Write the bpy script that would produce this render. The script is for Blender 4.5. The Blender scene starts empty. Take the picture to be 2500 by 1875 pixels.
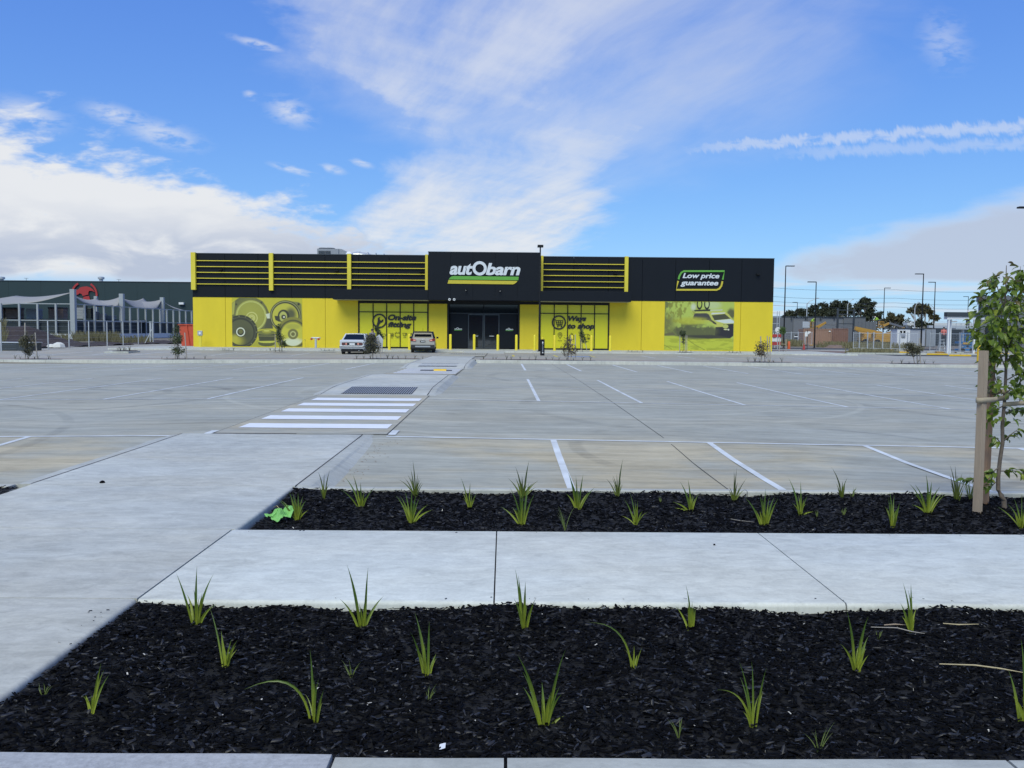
import bpy, bmesh, math, random
import numpy as np
from mathutils import Vector, Matrix

# ------------------------------------------------------------------ camera
F, PW, PH, CH = 2140.0, 2500, 1875, 1.7
PITCH, ROLL, YAW = math.radians(-3.5), math.radians(0.49), math.radians(0.54)
_f0 = np.array([math.sin(YAW), math.cos(YAW), 0.0]); _r0 = np.array([math.cos(YAW), -math.sin(YAW), 0.0]); _u0 = np.array([0, 0, 1.0])
FWD = _f0*math.cos(PITCH) + _u0*math.sin(PITCH)
_up = _u0*math.cos(PITCH) - _f0*math.sin(PITCH)
RT = _r0*math.cos(ROLL) + _up*math.sin(ROLL)
UP = -_r0*math.sin(ROLL) + _up*math.cos(ROLL)
EYE = np.array([0, 0, CH])
scene = bpy.context.scene
COL = scene.collection
cd = bpy.data.cameras.new('camera'); cam = bpy.data.objects.new('camera', cd); COL.objects.link(cam)
cd.sensor_width = 36.0; cd.lens = F/PW*36.0; cd.clip_start = 0.05; cd.clip_end = 6000
cam.matrix_world = Matrix(((RT[0], UP[0], -FWD[0], 0), (RT[1], UP[1], -FWD[1], 0), (RT[2], UP[2], -FWD[2], CH), (0, 0, 0, 1)))
scene.camera = cam

# ------------------------------------------------------------------ exposure, sun
vs = scene.view_settings
scene.display_settings.display_device = 'sRGB'
vs.view_transform = 'Standard'; vs.look = 'None'; vs.gamma = 1.0; vs.use_curve_mapping = False
vs.exposure = 1.25
SUN_EL, SUN_AZ = math.radians(50), math.radians(196)      # azimuth clockwise from +Y: behind the viewer, to the left
sl = bpy.data.lights.new('sun', 'SUN'); sl.energy = 1.2; sl.angle = math.radians(42); sl.color = (1.0, 0.99, 0.77)
sun = bpy.data.objects.new('sun', sl); COL.objects.link(sun)
sd = Vector((math.sin(SUN_AZ)*math.cos(SUN_EL), math.cos(SUN_AZ)*math.cos(SUN_EL), math.sin(SUN_EL)))
sun.rotation_euler = sd.to_track_quat('Z', 'Y').to_euler(); sun.location = sd*60

# ------------------------------------------------------------------ world: physical sky under broken cloud
world = bpy.data.worlds.new('World'); scene.world = world; world.use_nodes = True
wt = world.node_tree; wt.nodes.clear()
class NT:
    """small helper to write node maths as expressions"""
    def __init__(s, t): s.t = t
    def n(s, typ, **k):
        nd = s.t.nodes.new(typ)
        for a, b in k.items(): setattr(nd, a, b)
        return nd
    def put(s, sock, v):
        if hasattr(v, 'node'): s.t.links.new(v, sock)
        else: sock.default_value = v
    def m(s, op, a, b=None, c=None, clamp=False):
        nd = s.n('ShaderNodeMath', operation=op, use_clamp=clamp)
        for i, v in enumerate((a, b, c)):
            if v is not None: s.put(nd.inputs[i], v)
        return nd.outputs[0]
    def add(s, *a):
        r = a[0]
        for b in a[1:]: r = s.m('ADD', r, b)
        return r
    def mul(s, *a):
        r = a[0]
        for b in a[1:]: r = s.m('MULTIPLY', r, b)
        return r
    def sub(s, a, b): return s.m('SUBTRACT', a, b)
    def mx(s, a, b): return s.m('MAXIMUM', a, b)
    def mn(s, a, b): return s.m('MINIMUM', a, b)
    def ss(s, e0, e1, v):
        nd = s.n('ShaderNodeMapRange', interpolation_type='SMOOTHSTEP', clamp=True)
        s.put(nd.inputs[0], v); s.put(nd.inputs[1], e0); s.put(nd.inputs[2], e1)
        nd.inputs[3].default_value = 0; nd.inputs[4].default_value = 1
        return nd.outputs[0]
    def vec(s, x, y, z):
        nd = s.n('ShaderNodeCombineXYZ')
        for i, v in enumerate((x, y, z)): s.put(nd.inputs[i], v)
        return nd.outputs[0]
    def sep(s, v):
        nd = s.n('ShaderNodeSeparateXYZ'); s.put(nd.inputs[0], v); return nd.outputs
    def noise(s, vec, scale, detail=6, rough=0.55, dist=0.0, lac=2.0):
        nd = s.n('ShaderNodeTexNoise'); s.put(nd.inputs['Vector'], vec)
        for k, v in (('Scale', scale), ('Detail', detail), ('Roughness', rough), ('Distortion', dist), ('Lacunarity', lac)): s.put(nd.inputs[k], v)
        return nd.outputs['Fac']
    def mix(s, f, a, b):
        nd = s.n('ShaderNodeMix', data_type='RGBA'); s.put(nd.inputs[0], f); s.put(nd.inputs[6], a); s.put(nd.inputs[7], b); return nd.outputs[2]
    def ramp(s, v, stops):
        nd = s.n('ShaderNodeValToRGB'); e = nd.color_ramp.elements
        while len(e) < len(stops): e.new(0.5)
        for i, (p, c) in enumerate(stops): e[i].position = p; e[i].color = c
        s.put(nd.inputs[0], v); return nd.outputs[0]

world.cycles.sampling_method = 'MANUAL'; world.cycles.sample_map_resolution = 512
w = NT(wt)
sky = w.n('ShaderNodeTexSky', sky_type='NISHITA', sun_disc=False)
sky.sun_elevation = SUN_EL; sky.sun_rotation = SUN_AZ; sky.altitude = 20; sky.air_density = 1.0; sky.dust_density = 0.25; sky.ozone_density = 1.6
D = w.n('ShaderNodeTexCoord').outputs['Generated']
dx, dy, dz = w.sep(D)
az = w.m('ARCTAN2', dx, dy)                       # 0 = straight ahead, + to the right
el = w.m('ARCTANGENT', w.m('DIVIDE', dz, w.mx(dy, 0.15)))     # height above the horizon, ahead
def A(px): return math.atan((px-1231)/2140)        # where a feature of the sky lies, in radians
def E(py): return math.atan((806-py)/2140)
hz = w.mx(w.add(dz, 0.07), 0.02)
cx = w.m('DIVIDE', dx, hz); cy = w.m('DIVIDE', dy, hz)   # a flat cloud layer seen from below
# streaky high cloud: stretched away from the viewer, so it fans out of the distance
wob = w.noise(w.vec(cx, cy, 0.0), 0.55, 2)
streak = w.noise(w.vec(w.add(w.mul(cx, 1.5), w.mul(cy, 0.42), w.mul(wob, 0.9)), w.mul(cy, 0.42), 3.1), 1.7, 7, 0.62)
ripple = w.noise(w.vec(w.mul(cx, 1.1), w.add(w.mul(cy, 2.3), w.mul(cx, -1.6)), 8.0), 2.3, 4, 0.55)
big = w.noise(w.vec(cx, cy, 5.0), 0.42, 2, 0.5)
puff = w.noise(w.vec(w.mul(az, 7.0), w.mul(el, 17.0), 1.7), 1.5, 6, 0.56, 0.25)
puff2 = w.noise(w.vec(w.mul(az, 18.0), w.mul(el, 44.0), 4.7), 1.5, 4, 0.6, 0.2)
def bump1(v, c, h, soft):   # 1 inside |v-c|<h, falling to 0 over soft
    return w.sub(1.0, w.ss(h, h+soft, w.m('ABSOLUTE', w.sub(v, c))))
jit = w.mul(w.sub(big, 0.5), 0.42)
jit2 = w.mul(w.sub(puff, 0.5), 0.20)
# the plume: a wedge opening upwards out of a lump over the shop, thinning to the right
rise = w.sub(el, E(560))
off = w.sub(az, A(1330))
wl = w.add(w.mul(rise, 1.75), off, w.mul(jit2, 0.9))                      # inside the left flank when > 0
wr = w.add(w.mul(rise, 2.1), w.mul(off, -1.0), w.mul(jit2, 1.1))
topl = w.ss(A(640), A(800), w.add(az, w.mul(jit2, 0.9)))
body = w.mul(w.ss(-0.03, 0.09, wl), w.ss(-0.10, 0.50, wr), topl)
fade = w.add(0.30, w.mul(w.ss(A(2000), A(1250), az), 0.70))
fade = w.mul(fade, w.ss(A(2400), A(2000), w.add(az, w.mul(jit2, 0.8))))
lump = w.m('SQRT', w.add(w.m('POWER', w.m('DIVIDE', w.sub(az, w.add(A(1135), w.mul(w.mx(w.sub(el, E(560)), 0.0), 0.75))), 0.160), 2.0), w.m('POWER', w.m('DIVIDE', w.sub(el, E(500)), 0.115), 2.0)))
lump = w.sub(1.0, w.ss(0.55, 1.25, w.add(lump, w.mul(jit2, 2.4))))
plume = w.mx(w.mul(body, fade), w.mul(lump, 0.95))
pmix = w.add(w.mul(streak, 0.80), w.mul(ripple, 0.20))
pden = w.mul(w.ss(w.sub(0.60, w.mul(plume, 0.42)), w.sub(1.04, w.mul(plume, 0.42)), pmix), w.ss(0.0, 0.45, plume), w.add(0.66, w.mul(w.ss(E(380), E(520), el), 0.22)))
wr2 = w.add(w.mul(rise, 3.4), w.mul(off, -1.0), w.mul(jit2, 1.4))
veil = w.mul(w.ss(-0.05, 0.45, wr2), w.ss(-0.05, 0.12, wl), topl, w.ss(A(2280), A(1750), w.add(az, w.mul(jit2, 0.9))), w.ss(0.24, 0.68, w.add(w.mul(streak, 0.6), w.mul(big, 0.4))), 0.62)
pden = w.mx(pden, veil)
# the bank on the left: edge falls from left to right
edge = w.add(E(300), w.mul(w.sub(az, A(0)), -0.335))
edge = w.add(edge, w.mul(jit2, 0.75), w.mul(w.sub(puff2, 0.5), 0.10))
lb = w.mul(w.ss(0.012, -0.045, w.sub(el, edge)), w.ss(A(1330), A(900), az), w.ss(-2.2, -1.2, az))
lden = w.mul(lb, w.ss(0.30, 0.52, w.add(puff, w.mul(lb, 0.16))))
lden = w.mul(lden, w.ss(E(715), E(672), w.add(el, w.mul(w.sub(puff, 0.5), 0.03))))
# low bank on the right
rc = w.add(E(615), w.mul(w.sub(az, A(2200)), 0.20))
rtop = w.sub(w.add(E(560), w.mul(w.sub(az, A(2150)), 0.36)), el)
rb = w.mul(w.ss(-0.012, 0.022, w.add(rtop, w.mul(jit2, 0.28))), w.ss(E(700), E(672), w.add(el, w.mul(jit2, 0.10))), w.ss(A(1830), A(2060), w.add(az, w.mul(jit2, 1.0))), w.ss(1.9, 1.2, az))
rden = w.mul(rb, 0.86)
low = w.mul(w.ss(0.50, 0.66, w.noise(w.vec(w.mul(az, 5.0), w.mul(el, 52.0), 9.3), 1.3, 7, 0.5)), bump1(el, E(735), 0.012, 0.03), 0.8)
# vapour trail, two strands
def trail(y0, slope, wdt, seed, a0):
    line = w.add(E(y0), w.mul(w.sub(az, A(2050)), slope))
    fuzz = w.mul(w.sub(w.noise(w.vec(w.add(w.mul(az, 90.0), w.mul(el, 30.0)), w.mul(el, 20.0), seed), 1.0, 4, 0.65), 0.5), 0.026)
    d = w.m('ABSOLUTE', w.sub(w.add(el, fuzz), line))
    return w.mul(w.sub(1.0, w.ss(wdt*0.2, wdt, d)), w.ss(A(a0), A(a0+260), az), w.ss(1.35, 0.9, az),
                 w.ss(0.28, 0.52, w.noise(w.vec(w.mul(az, 34.0), w.mul(el, 60.0), seed+2), 1.0, 4, 0.6)))
tden = w.mx(w.mul(trail(335, 0.085, 0.0085, 2.0, 1560), 0.42), w.mul(trail(366, 0.060, 0.009, 7.0, 1800), 0.26))
# scattered puffs, and the same broken cover everywhere else round the sky
sp = None
for (qx, qy, rx_, ry_) in ((715, 288, 60, 36), (300, 300, 75, 26), (410, 345, 95, 34), (90, 300, 80, 40), (815, 422, 34, 12), (885, 408, 30, 10), (720, 425, 60, 10), (640, 130, 70, 12), (2280, 105, 60, 70), (620, 250, 18, 12)):
    r_ = w.m('SQRT', w.add(w.m('POWER', w.m('DIVIDE', w.sub(az, A(qx)), rx_/2140), 2.0), w.m('POWER', w.m('DIVIDE', w.add(w.sub(el, E(qy)), w.mul(w.sub(az, A(qx)), 0.25)), ry_/2140), 2.0)))
    g_ = w.mul(w.ss(1.25, 0.25, w.add(r_, w.mul(w.sub(puff2, 0.5), 2.2))), w.ss(0.36, 0.62, puff2), 0.62 if qx < 2000 else 0.3)
    sp = g_ if sp is None else w.mx(sp, g_)
behind = w.m('ABSOLUTE', az)
oden = w.mul(w.ss(0.50, 0.74, w.add(w.mul(streak, 0.55), w.mul(big, 0.45))), w.ss(0.75, 1.15, w.mx(behind, w.mul(w.m('ARCSINE', dz), 1.6))), 0.9)
dens = pden
for q in (lden, rden, low, tden, sp, oden): dens = w.mx(dens, q)
dens = w.m('MINIMUM', dens, 0.97)
# brightness of the cloud: sunlit tops, greyer undersides low in the bank and on the right
shade = w.mul(lden, w.ss(E(470), E(640), w.add(el, w.mul(w.sub(puff, 0.5), 0.10))), w.ss(0.35, 0.60, w.add(puff, 0.05)), 0.75)
shade = w.mx(shade, w.mul(rden, 0.80)); shade = w.mx(shade, w.mul(low, 0.45))
shade = w.mx(shade, w.mul(pden, w.ss(A(1250), A(1700), w.add(az, w.mul(jit, 0.3))), 0.50))
shade = w.mx(shade, w.mul(pden, w.ss(0.70, 0.25, pmix), 0.5))
CB = 0.35
ccol = w.mix(shade, (0.98*CB, 1.0*CB, 1.03*CB, 1), (0.47*CB, 0.56*CB, 0.76*CB, 1))
SKYK, EX = 0.062, 2.38      # grade the clear sky towards the deep blue of the day
sr, sg, sb = w.sep(sky.outputs[0])
def chan(c, t, k, g): return w.mul(w.m('POWER', w.mul(c, SKYK*t*EX), g), k/EX)
skc = w.vec(chan(sr, 0.82, 0.46, 0.85), chan(sg, 0.98, 0.60, 0.78), chan(sb, 1.16, 0.88, 0.42))
final = w.mix(dens, skc, ccol)
bg = w.n('ShaderNodeBackground'); wt.links.new(final, bg.inputs[0]); bg.inputs[1].default_value = 1.0
wo = w.n('ShaderNodeOutputWorld'); wt.links.new(bg.outputs[0], wo.inputs[0])

# ------------------------------------------------------------------ pixels to places
def interp(v, xs, ys): return float(np.interp(v, xs, ys))
def sstep(a, b, v):
    t = min(1.0, max(0.0, (v-a)/(b-a))); return t*t*(3-2*t)
def lot_z(x, y):          # the car park falls away gently on both sides of the walkway
    b = interp(y, [9.3, 11.5, 14, 21, 30, 48.5], [-0.115, -0.06, 0.03, 0.06, 0.03, -0.11])
    r = x+3
    if r > 0: return b - 0.0115*interp(y, [9.3, 12, 25, 48.5], [0.3, 1, 1, 0.25])*min(r, 16)
    return b - 0.0125*interp(y, [9.3, 12, 25, 48.5], [0.3, 1, 1, 0.8])*min(-r, 24)
def upper_z(x, y):        # the strip of bays in front of the shop
    return (1-sstep(50, 62, y))*(0.055 - 0.0085*min(24, max(0, -(x+3))) - 0.002*min(30, max(0, x+3)))
def path_z(y):
    return interp(y, [0, 9.4, 12.6, 14, 21.9, 23.8, 30.5, 32.8, 39.0, 41.3, 47, 55, 64], [0, 0, .012, .022, .050, .14, .13, .025, -.035, .09, .10, .06, .03])
def zs(x, y):
    if y < 9.35: return 0.0
    if y < 48.5: return lot_z(x, y)
    if 66.6 < y < 76.5 and -30 < x < 27: return 0.10
    if y > 64: return 0.0
    return upper_z(x, y)
def ray(px, py): return FWD + RT*((px-PW/2)/F) - UP*((py-PH/2)/F)
def gz(px, py, z=0.0):    # where a pixel's ray meets a level z
    d = ray(px, py); return EYE + d*((z-CH)/d[2])
def G(px, py, zf=zs, n=6):
    z = 0.0
    for _ in range(n):
        p = gz(px, py, z); z = zf(p[0], p[1])
    return np.array([p[0], p[1], z])
def at(px, py, Y):        # where a pixel's ray meets the upright plane at distance Y
    d = ray(px, py); return EYE + d*(Y/d[1])
def fx(px, py, Y): return float(at(px, py, Y)[0])
def fz(px, py, Y): return float(at(px, py, Y)[2])

# ------------------------------------------------------------------ materials
MATS = {}
def lin(r, g, b):
    def f(c):
        c /= 255.0
        return c/12.92 if c <= .04045 else ((c+.055)/1.055)**2.4
    return (f(r), f(g), f(b))
def mat(name, col, rough=0.6, var=0.12, scale=4.0, bump=0.0, bscale=60.0, metal=0.0, spec=0.5, stretch=(1, 1, 1), rnd=0.0, coat=0.0):
    if name in MATS: return MATS[name]
    m = bpy.data.materials.new(name); m.use_nodes = True; t = m.node_tree
    bs = t.nodes['Principled BSDF']; q = NT(t)
    pos = q.n('ShaderNodeNewGeometry').outputs['Position']
    mp = q.n('ShaderNodeMapping'); t.links.new(pos, mp.inputs[0]); mp.inputs['Scale'].default_value = stretch
    n1 = q.noise(mp.outputs[0], scale, 5, 0.6)
    f = q.mul(q.sub(n1, 0.5), 2.0*var*1.6)
    if rnd:
        f = q.add(f, q.mul(q.sub(q.n('ShaderNodeObjectInfo').outputs['Random'], 0.5), 2*rnd))
    k = q.add(1.0, f)
    vm = q.n('ShaderNodeVectorMath', operation='SCALE'); vm.inputs[0].default_value = col[:3]; t.links.new(k, vm.inputs['Scale'])
    t.links.new(vm.outputs[0], bs.inputs['Base Color'])
    bs.inputs['Roughness'].default_value = rough; bs.inputs['Metallic'].default_value = metal
    bs.inputs['Specular IOR Level'].default_value = spec
    if coat: bs.inputs['Coat Weight'].default_value = coat
    if bump:
        bn = q.n('ShaderNodeBump'); bn.inputs['Strength'].default_value = 0.6; bn.inputs['Distance'].default_value = bump
        t.links.new(q.noise(mp.outputs[0], bscale, 4, 0.6), bn.inputs['Height']); t.links.new(bn.outputs[0], bs.inputs['Normal'])
    MATS[name] = m
    return m
def concrete(name, col, streak, blotch, fine=0.05, warm=0.0, arcs=(), near=False):
    """floated concrete: long trowel streaks across, cloudy blotches, faint tyre scuffs"""
    m = bpy.data.materials.new(name); m.use_nodes = True; t = m.node_tree; bs = t.nodes['Principled BSDF']; q = NT(t)
    pos = q.n('ShaderNodeNewGeometry').outputs['Position']
    X, Y, Z = q.sep(pos)
    wv = q.mul(q.noise(pos, 0.22, 3, 0.5, 0.5), 7.0)
    s1 = q.noise(q.vec(q.mul(X, 0.32), q.add(q.mul(Y, 3.2), wv), 0), 1.0, 6, 0.62)
    s2 = q.noise(q.vec(q.mul(X, 1.9), q.add(q.mul(Y, 10.0), wv), 4), 1.0, 4, 0.6)
    b1 = q.noise(pos, 0.33, 4, 0.55, 0.6); b2 = q.noise(pos, 1.7, 5, 0.6, 0.4)
    f1 = q.noise(pos, 38.0, 4, 0.7)
    mo = q.noise(q.vec(q.mul(X, 5.0), q.mul(Y, 9.0), 2.0), 1.0, 6, 0.68, 0.8)
    pit = q.ss(0.60, 0.74, q.noise(q.vec(q.mul(X, 14.0), q.mul(Y, 24.0), 6.0), 1.0, 4, 0.7, 1.2))
    k = q.add(1.0, q.mul(q.sub(s1, 0.5), streak*3.2), q.mul(q.sub(s2, 0.5), streak*1.8), q.mul(q.sub(b1, 0.5), blotch*2.2), q.mul(q.sub(b2, 0.5), blotch*1.6), q.mul(q.sub(f1, 0.5), fine*2), q.mul(q.sub(mo, 0.5), blotch*(3.4 if fine > .1 else 1.8)), q.mul(pit, -0.16*(1 if fine > .1 else .3)), q.mul(q.sub(q.noise(q.vec(q.mul(X, 5.0), q.add(q.mul(Y, 55.0), q.mul(mo, 6.0)), 3.0), 1.0, 3, 0.6), 0.5), 0.22 if fine > .1 else 0.10))
    for (cx0, cy0, r, wd, a) in arcs:
        dd = q.m('SQRT', q.add(q.m('POWER', q.sub(X, cx0), 2.0), q.m('POWER', q.sub(Y, cy0), 2.0)))
        rib = q.sub(1.0, q.ss(wd*0.5, wd, q.m('ABSOLUTE', q.sub(dd, r))))
        pt = q.mul(rib, q.ss(0.34, 0.56, q.noise(q.vec(q.mul(X, .5), q.mul(Y, .5), cx0), 1.0, 2)))
        k = q.sub(k, q.mul(pt, a*1.5))
    vm = q.n('ShaderNodeVectorMath', operation='SCALE'); t.links.new(k, vm.inputs['Scale'])
    wf_ = q.ss(0.40, 0.66, q.noise(q.vec(q.mul(X, .25), q.mul(Y, .5), 7), 1.0, 4, 0.6))
    if near: wf_ = q.mul(wf_, q.add(0.25, q.mul(q.ss(14.8, 12.5, Y), 0.95)))
    tint = q.mix(wf_, (*col, 1), (col[0]*(1+warm), col[1]*(1+warm*.35), col[2]*(1-warm*.55), 1))
    t.links.new(tint, vm.inputs[0]); t.links.new(vm.outputs[0], bs.inputs['Base Color'])
    bs.inputs['Specular IOR Level'].default_value = 0.35
    t.links.new(q.add(0.62, q.mul(q.sub(s1, 0.5), -0.5)), bs.inputs['Roughness'])
    bn = q.n('ShaderNodeBump'); bn.inputs['Strength'].default_value = 0.35; bn.inputs['Distance'].default_value = 0.004
    t.links.new(q.add(q.mul(s2, 0.6), q.mul(f1, 0.6)), bn.inputs['Height']); t.links.new(bn.outputs[0], bs.inputs['Normal'])
    MATS[name] = m
    return m
def vcol_mat(name, rough=0.5):
    m = bpy.data.materials.new(name); m.use_nodes = True; t = m.node_tree; bs = t.nodes['Principled BSDF']
    a = t.nodes.new('ShaderNodeAttribute'); a.attribute_name = 'Col'; t.links.new(a.outputs['Color'], bs.inputs['Base Color'])
    bs.inputs['Roughness'].default_value = rough
    return m

# ------------------------------------------------------------------ mesh helpers
class MB:
    def __init__(s): s.v = []; s.f = []
    def quad(s, a, b, c, d):
        i = len(s.v); s.v += [tuple(a), tuple(b), tuple(c), tuple(d)]; s.f.append((i, i+1, i+2, i+3)); return s
    def poly(s, pts):
        i = len(s.v); s.v += [tuple(p) for p in pts]; s.f.append(tuple(range(i, i+len(pts)))); return s
    def box(s, x0, x1, y0, y1, z0, z1):
        i = len(s.v)
        s.v += [(x0, y0, z0), (x1, y0, z0), (x1, y1, z0), (x0, y1, z0), (x0, y0, z1), (x1, y0, z1), (x1, y1, z1), (x0, y1, z1)]
        for f in ((0, 3, 2, 1), (4, 5, 6, 7), (0, 1, 5, 4), (1, 2, 6, 5), (2, 3, 7, 6), (3, 0, 4, 7)): s.f.append(tuple(i+k for k in f))
        return s
    def bar(s, a, b, w, h=None, up=(0, 0, 1)):
        a, b = Vector(a), Vector(b); h = h or w; d = (b-a).normalized(); u = Vector(up)
        if abs(d.dot(u)) > 0.98: u = Vector((0, 1, 0))
        r = d.cross(u).normalized(); u = r.cross(d).normalized(); i = len(s.v)
        for p in (a, b):
            for (x, y) in ((-1, -1), (1, -1), (1, 1), (-1, 1)): s.v.append(tuple(p + r*(x*w/2) + u*(y*h/2)))
        for f in ((0, 1, 2, 3), (7, 6, 5, 4), (0, 4, 5, 1), (1, 5, 6, 2), (2, 6, 7, 3), (3, 7, 4, 0)): s.f.append(tuple(i+k for k in f))
        return s
    def tube(s, pts, rad, n=8, cap=True):
        pts = [Vector(p) for p in pts]; i0 = len(s.v)
        if not hasattr(rad, '__len__'): rad = [rad]*len(pts)
        for k, p in enumerate(pts):
            d = (pts[min(k+1, len(pts)-1)] - pts[max(k-1, 0)]).normalized()
            u = Vector((0, 0, 1)) if abs(d.z) < 0.95 else Vector((0, 1, 0))
            r = d.cross(u).normalized(); u = r.cross(d).normalized()
            for j in range(n):
                a = 2*math.pi*j/n; s.v.append(tuple(p + r*(math.cos(a)*rad[k]) + u*(math.sin(a)*rad[k])))
        for k in range(len(pts)-1):
            for j in range(n):
                a, b = i0+k*n+j, i0+k*n+(j+1) % n; s.f.append((a, b, b+n, a+n))
        if cap: s.f.append(tuple(i0+j for j in reversed(range(n)))); s.f.append(tuple(i0+(len(pts)-1)*n+j for j in range(n)))
        return s
    def lathe(s, prof, c=(0, 0, 0), n=20):        # profile (r, z) upwards round z
        i0 = len(s.v)
        for r, z in prof:
            for j in range(n):
                a = 2*math.pi*j/n; s.v.append((c[0]+r*math.cos(a), c[1]+r*math.sin(a), c[2]+z))
        for k in range(len(prof)-1):
            for j in range(n):
                a, b = i0+k*n+j, i0+k*n+(j+1) % n; s.f.append((a, b, b+n, a+n))
        s.f.append(tuple(i0+j for j in reversed(range(n)))); s.f.append(tuple(i0+(len(prof)-1)*n+j for j in range(n)))
        return s
    def prism_y(s, pts, y0, y1):                  # outline in (x, z), thickness along y (y0 = front)
        n = len(pts); i = len(s.v)
        s.v += [(x, y0, z) for x, z in pts] + [(x, y1, z) for x, z in pts]
        s.f.append(tuple(i+k for k in range(n))); s.f.append(tuple(i+n+k for k in reversed(range(n))))
        for k in range(n): s.f.append((i+k, i+(k+1) % n, i+n+(k+1) % n, i+n+k)[::-1])
        return s
    def prism_x(s, pts, x0, x1):                  # outline in (y, z)
        n = len(pts); i = len(s.v)
        s.v += [(x0, y, z) for y, z in pts] + [(x1, y, z) for y, z in pts]
        s.f.append(tuple(i+k for k in range(n))); s.f.append(tuple(i+n+k for k in reversed(range(n))))
        for k in range(n): s.f.append((i+k, i+(k+1) % n, i+n+(k+1) % n, i+n+k)[::-1])
        return s
    def grid(s, P):                               # P[i][j] points
        i0 = len(s.v); n, m = len(P), len(P[0])
        for r in P: s.v += [tuple(p) for p in r]
        for i in range(n-1):
            for j in range(m-1):
                a = i0+i*m+j; s.f.append((a, a+1, a+m+1, a+m))
        return s
    def mesh(s, name):
        me = bpy.data.meshes.new(name); me.from_pydata(s.v, [], s.f); me.update(); return me
    def build(s, name, m=None, parent=None, world=False, bevel=0.0, smooth=False, fix=True):
        me = s.mesh(name)
        if fix or bevel:
            bm = bmesh.new(); bm.from_mesh(me)
            if bevel:
                bmesh.ops.remove_doubles(bm, verts=bm.verts, dist=1e-5)
                ed = [e for e in bm.edges if len(e.link_faces) == 2 and e.calc_face_angle(0) > 0.5]
                bmesh.ops.bevel(bm, geom=ed, offset=bevel, segments=2, profile=0.6, affect='EDGES', clamp_overlap=True)
            bmesh.ops.recalc_face_normals(bm, faces=bm.faces); bm.to_mesh(me); bm.free()
        if smooth:
            me.shade_smooth()
            try: me.set_sharp_from_angle(angle=math.radians(40))
            except Exception: pass
        return obj(name, me, m, parent, world)
def obj(name, me, m=None, parent=None, world=False):
    o = bpy.data.objects.new(name, me); COL.objects.link(o)
    if m is not None and me is not None and not me.materials: me.materials.append(MATS[m] if isinstance(m, str) else m)
    if parent is not None:
        o.parent = parent
        if world: o.matrix_parent_inverse = parent.matrix_basis.inverted()
    return o
def tag(o, label=None, cat=None, group=None, kind=None):
    if label: o['label'] = label
    if cat: o['category'] = cat
    if group: o['group'] = group
    if kind: o['kind'] = kind
    return o
def thing(name, label, cat, loc=(0, 0, 0), rz=0.0, group=None):
    o = bpy.data.objects.new(name, None); COL.objects.link(o); o.empty_display_size = 0.3
    o.location = [float(c) for c in loc]; o.rotation_euler = (0, 0, rz); tag(o, label, cat, group); return o
def copy_tree(o, parent=None):
    c = o.copy(); COL.objects.link(c); c.parent = parent
    for ch in list(o.children): copy_tree(ch, c)
    return c
def struct(o): o['kind'] = 'structure'; return o
def text_mesh(txt, box, y0, depth, bold=0.02, shear=0.0, spacing=1.0):
    """letters fitted to box (x0, x1, z0, z1) on an upright plane; one mesh per letter"""
    cu = bpy.data.curves.new('t', 'FONT'); cu.body = txt; cu.offset = bold; cu.shear = shear; cu.space_character = spacing; cu.resolution_u = 4
    to = bpy.data.objects.new('t', cu); COL.objects.link(to)
    bpy.context.view_layer.update()
    dg = bpy.context.evaluated_depsgraph_get(); me = bpy.data.meshes.new_from_object(to.evaluated_get(dg))
    COL.objects.unlink(to); bpy.data.objects.remove(to)
    v = np.array([p.co[:2] for p in me.vertices]); lo, hi = v.min(0), v.max(0)
    x0, x1, z0, z1 = box
    bm = bmesh.new(); bm.from_mesh(me); bpy.data.meshes.remove(me)
    bmesh.ops.remove_doubles(bm, verts=bm.verts, dist=1e-6)
    for p in bm.verts:
        x = x0 + (p.co.x-lo[0])/(hi[0]-lo[0])*(x1-x0); z = z0 + (p.co.y-lo[1])/(hi[1]-lo[1])*(z1-z0); p.co = Vector((x, y0, z))
    # islands -> letters
    seen = set(); out = []
    for f in bm.faces:
        if f.index in seen: continue
    bm.faces.ensure_lookup_table(); isl = []
    done = set()
    for f in bm.faces:
        if f in done: continue
        st = [f]; cur = []
        done.add(f)
        while st:
            g = st.pop(); cur.append(g)
            for e in g.edges:
                for h in e.link_faces:
                    if h not in done: done.add(h); st.append(h)
        isl.append(cur)
    res = []
    for cur in isl:
        vs_ = list({v for f in cur for v in f.verts}); ix = {v: i for i, v in enumerate(vs_)}
        V = [tuple(v.co) for v in vs_]; Fc = [tuple(ix[v] for v in f.verts) for f in cur]
        cen = sum(v[0] for v in V)/len(V)
        # solid: front at y0, back at y0+depth
        n = len(V); b2 = bmesh.new()
        bv = [b2.verts.new(c) for c in V]; [b2.faces.new([bv[i] for i in f]) for f in Fc]
        r = bmesh.ops.extrude_face_region(b2, geom=list(b2.faces))
        for g in r['geom']:
            if isinstance(g, bmesh.types.BMVert): g.co.y += depth
        bmesh.ops.recalc_face_normals(b2, faces=b2.faces)
        me2 = bpy.data.meshes.new('letter'); b2.to_mesh(me2); b2.free(); res.append((cen, me2))
    bm.free(); res.sort(key=lambda t: t[0])
    return [m_ for _, m_ in res]

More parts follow.
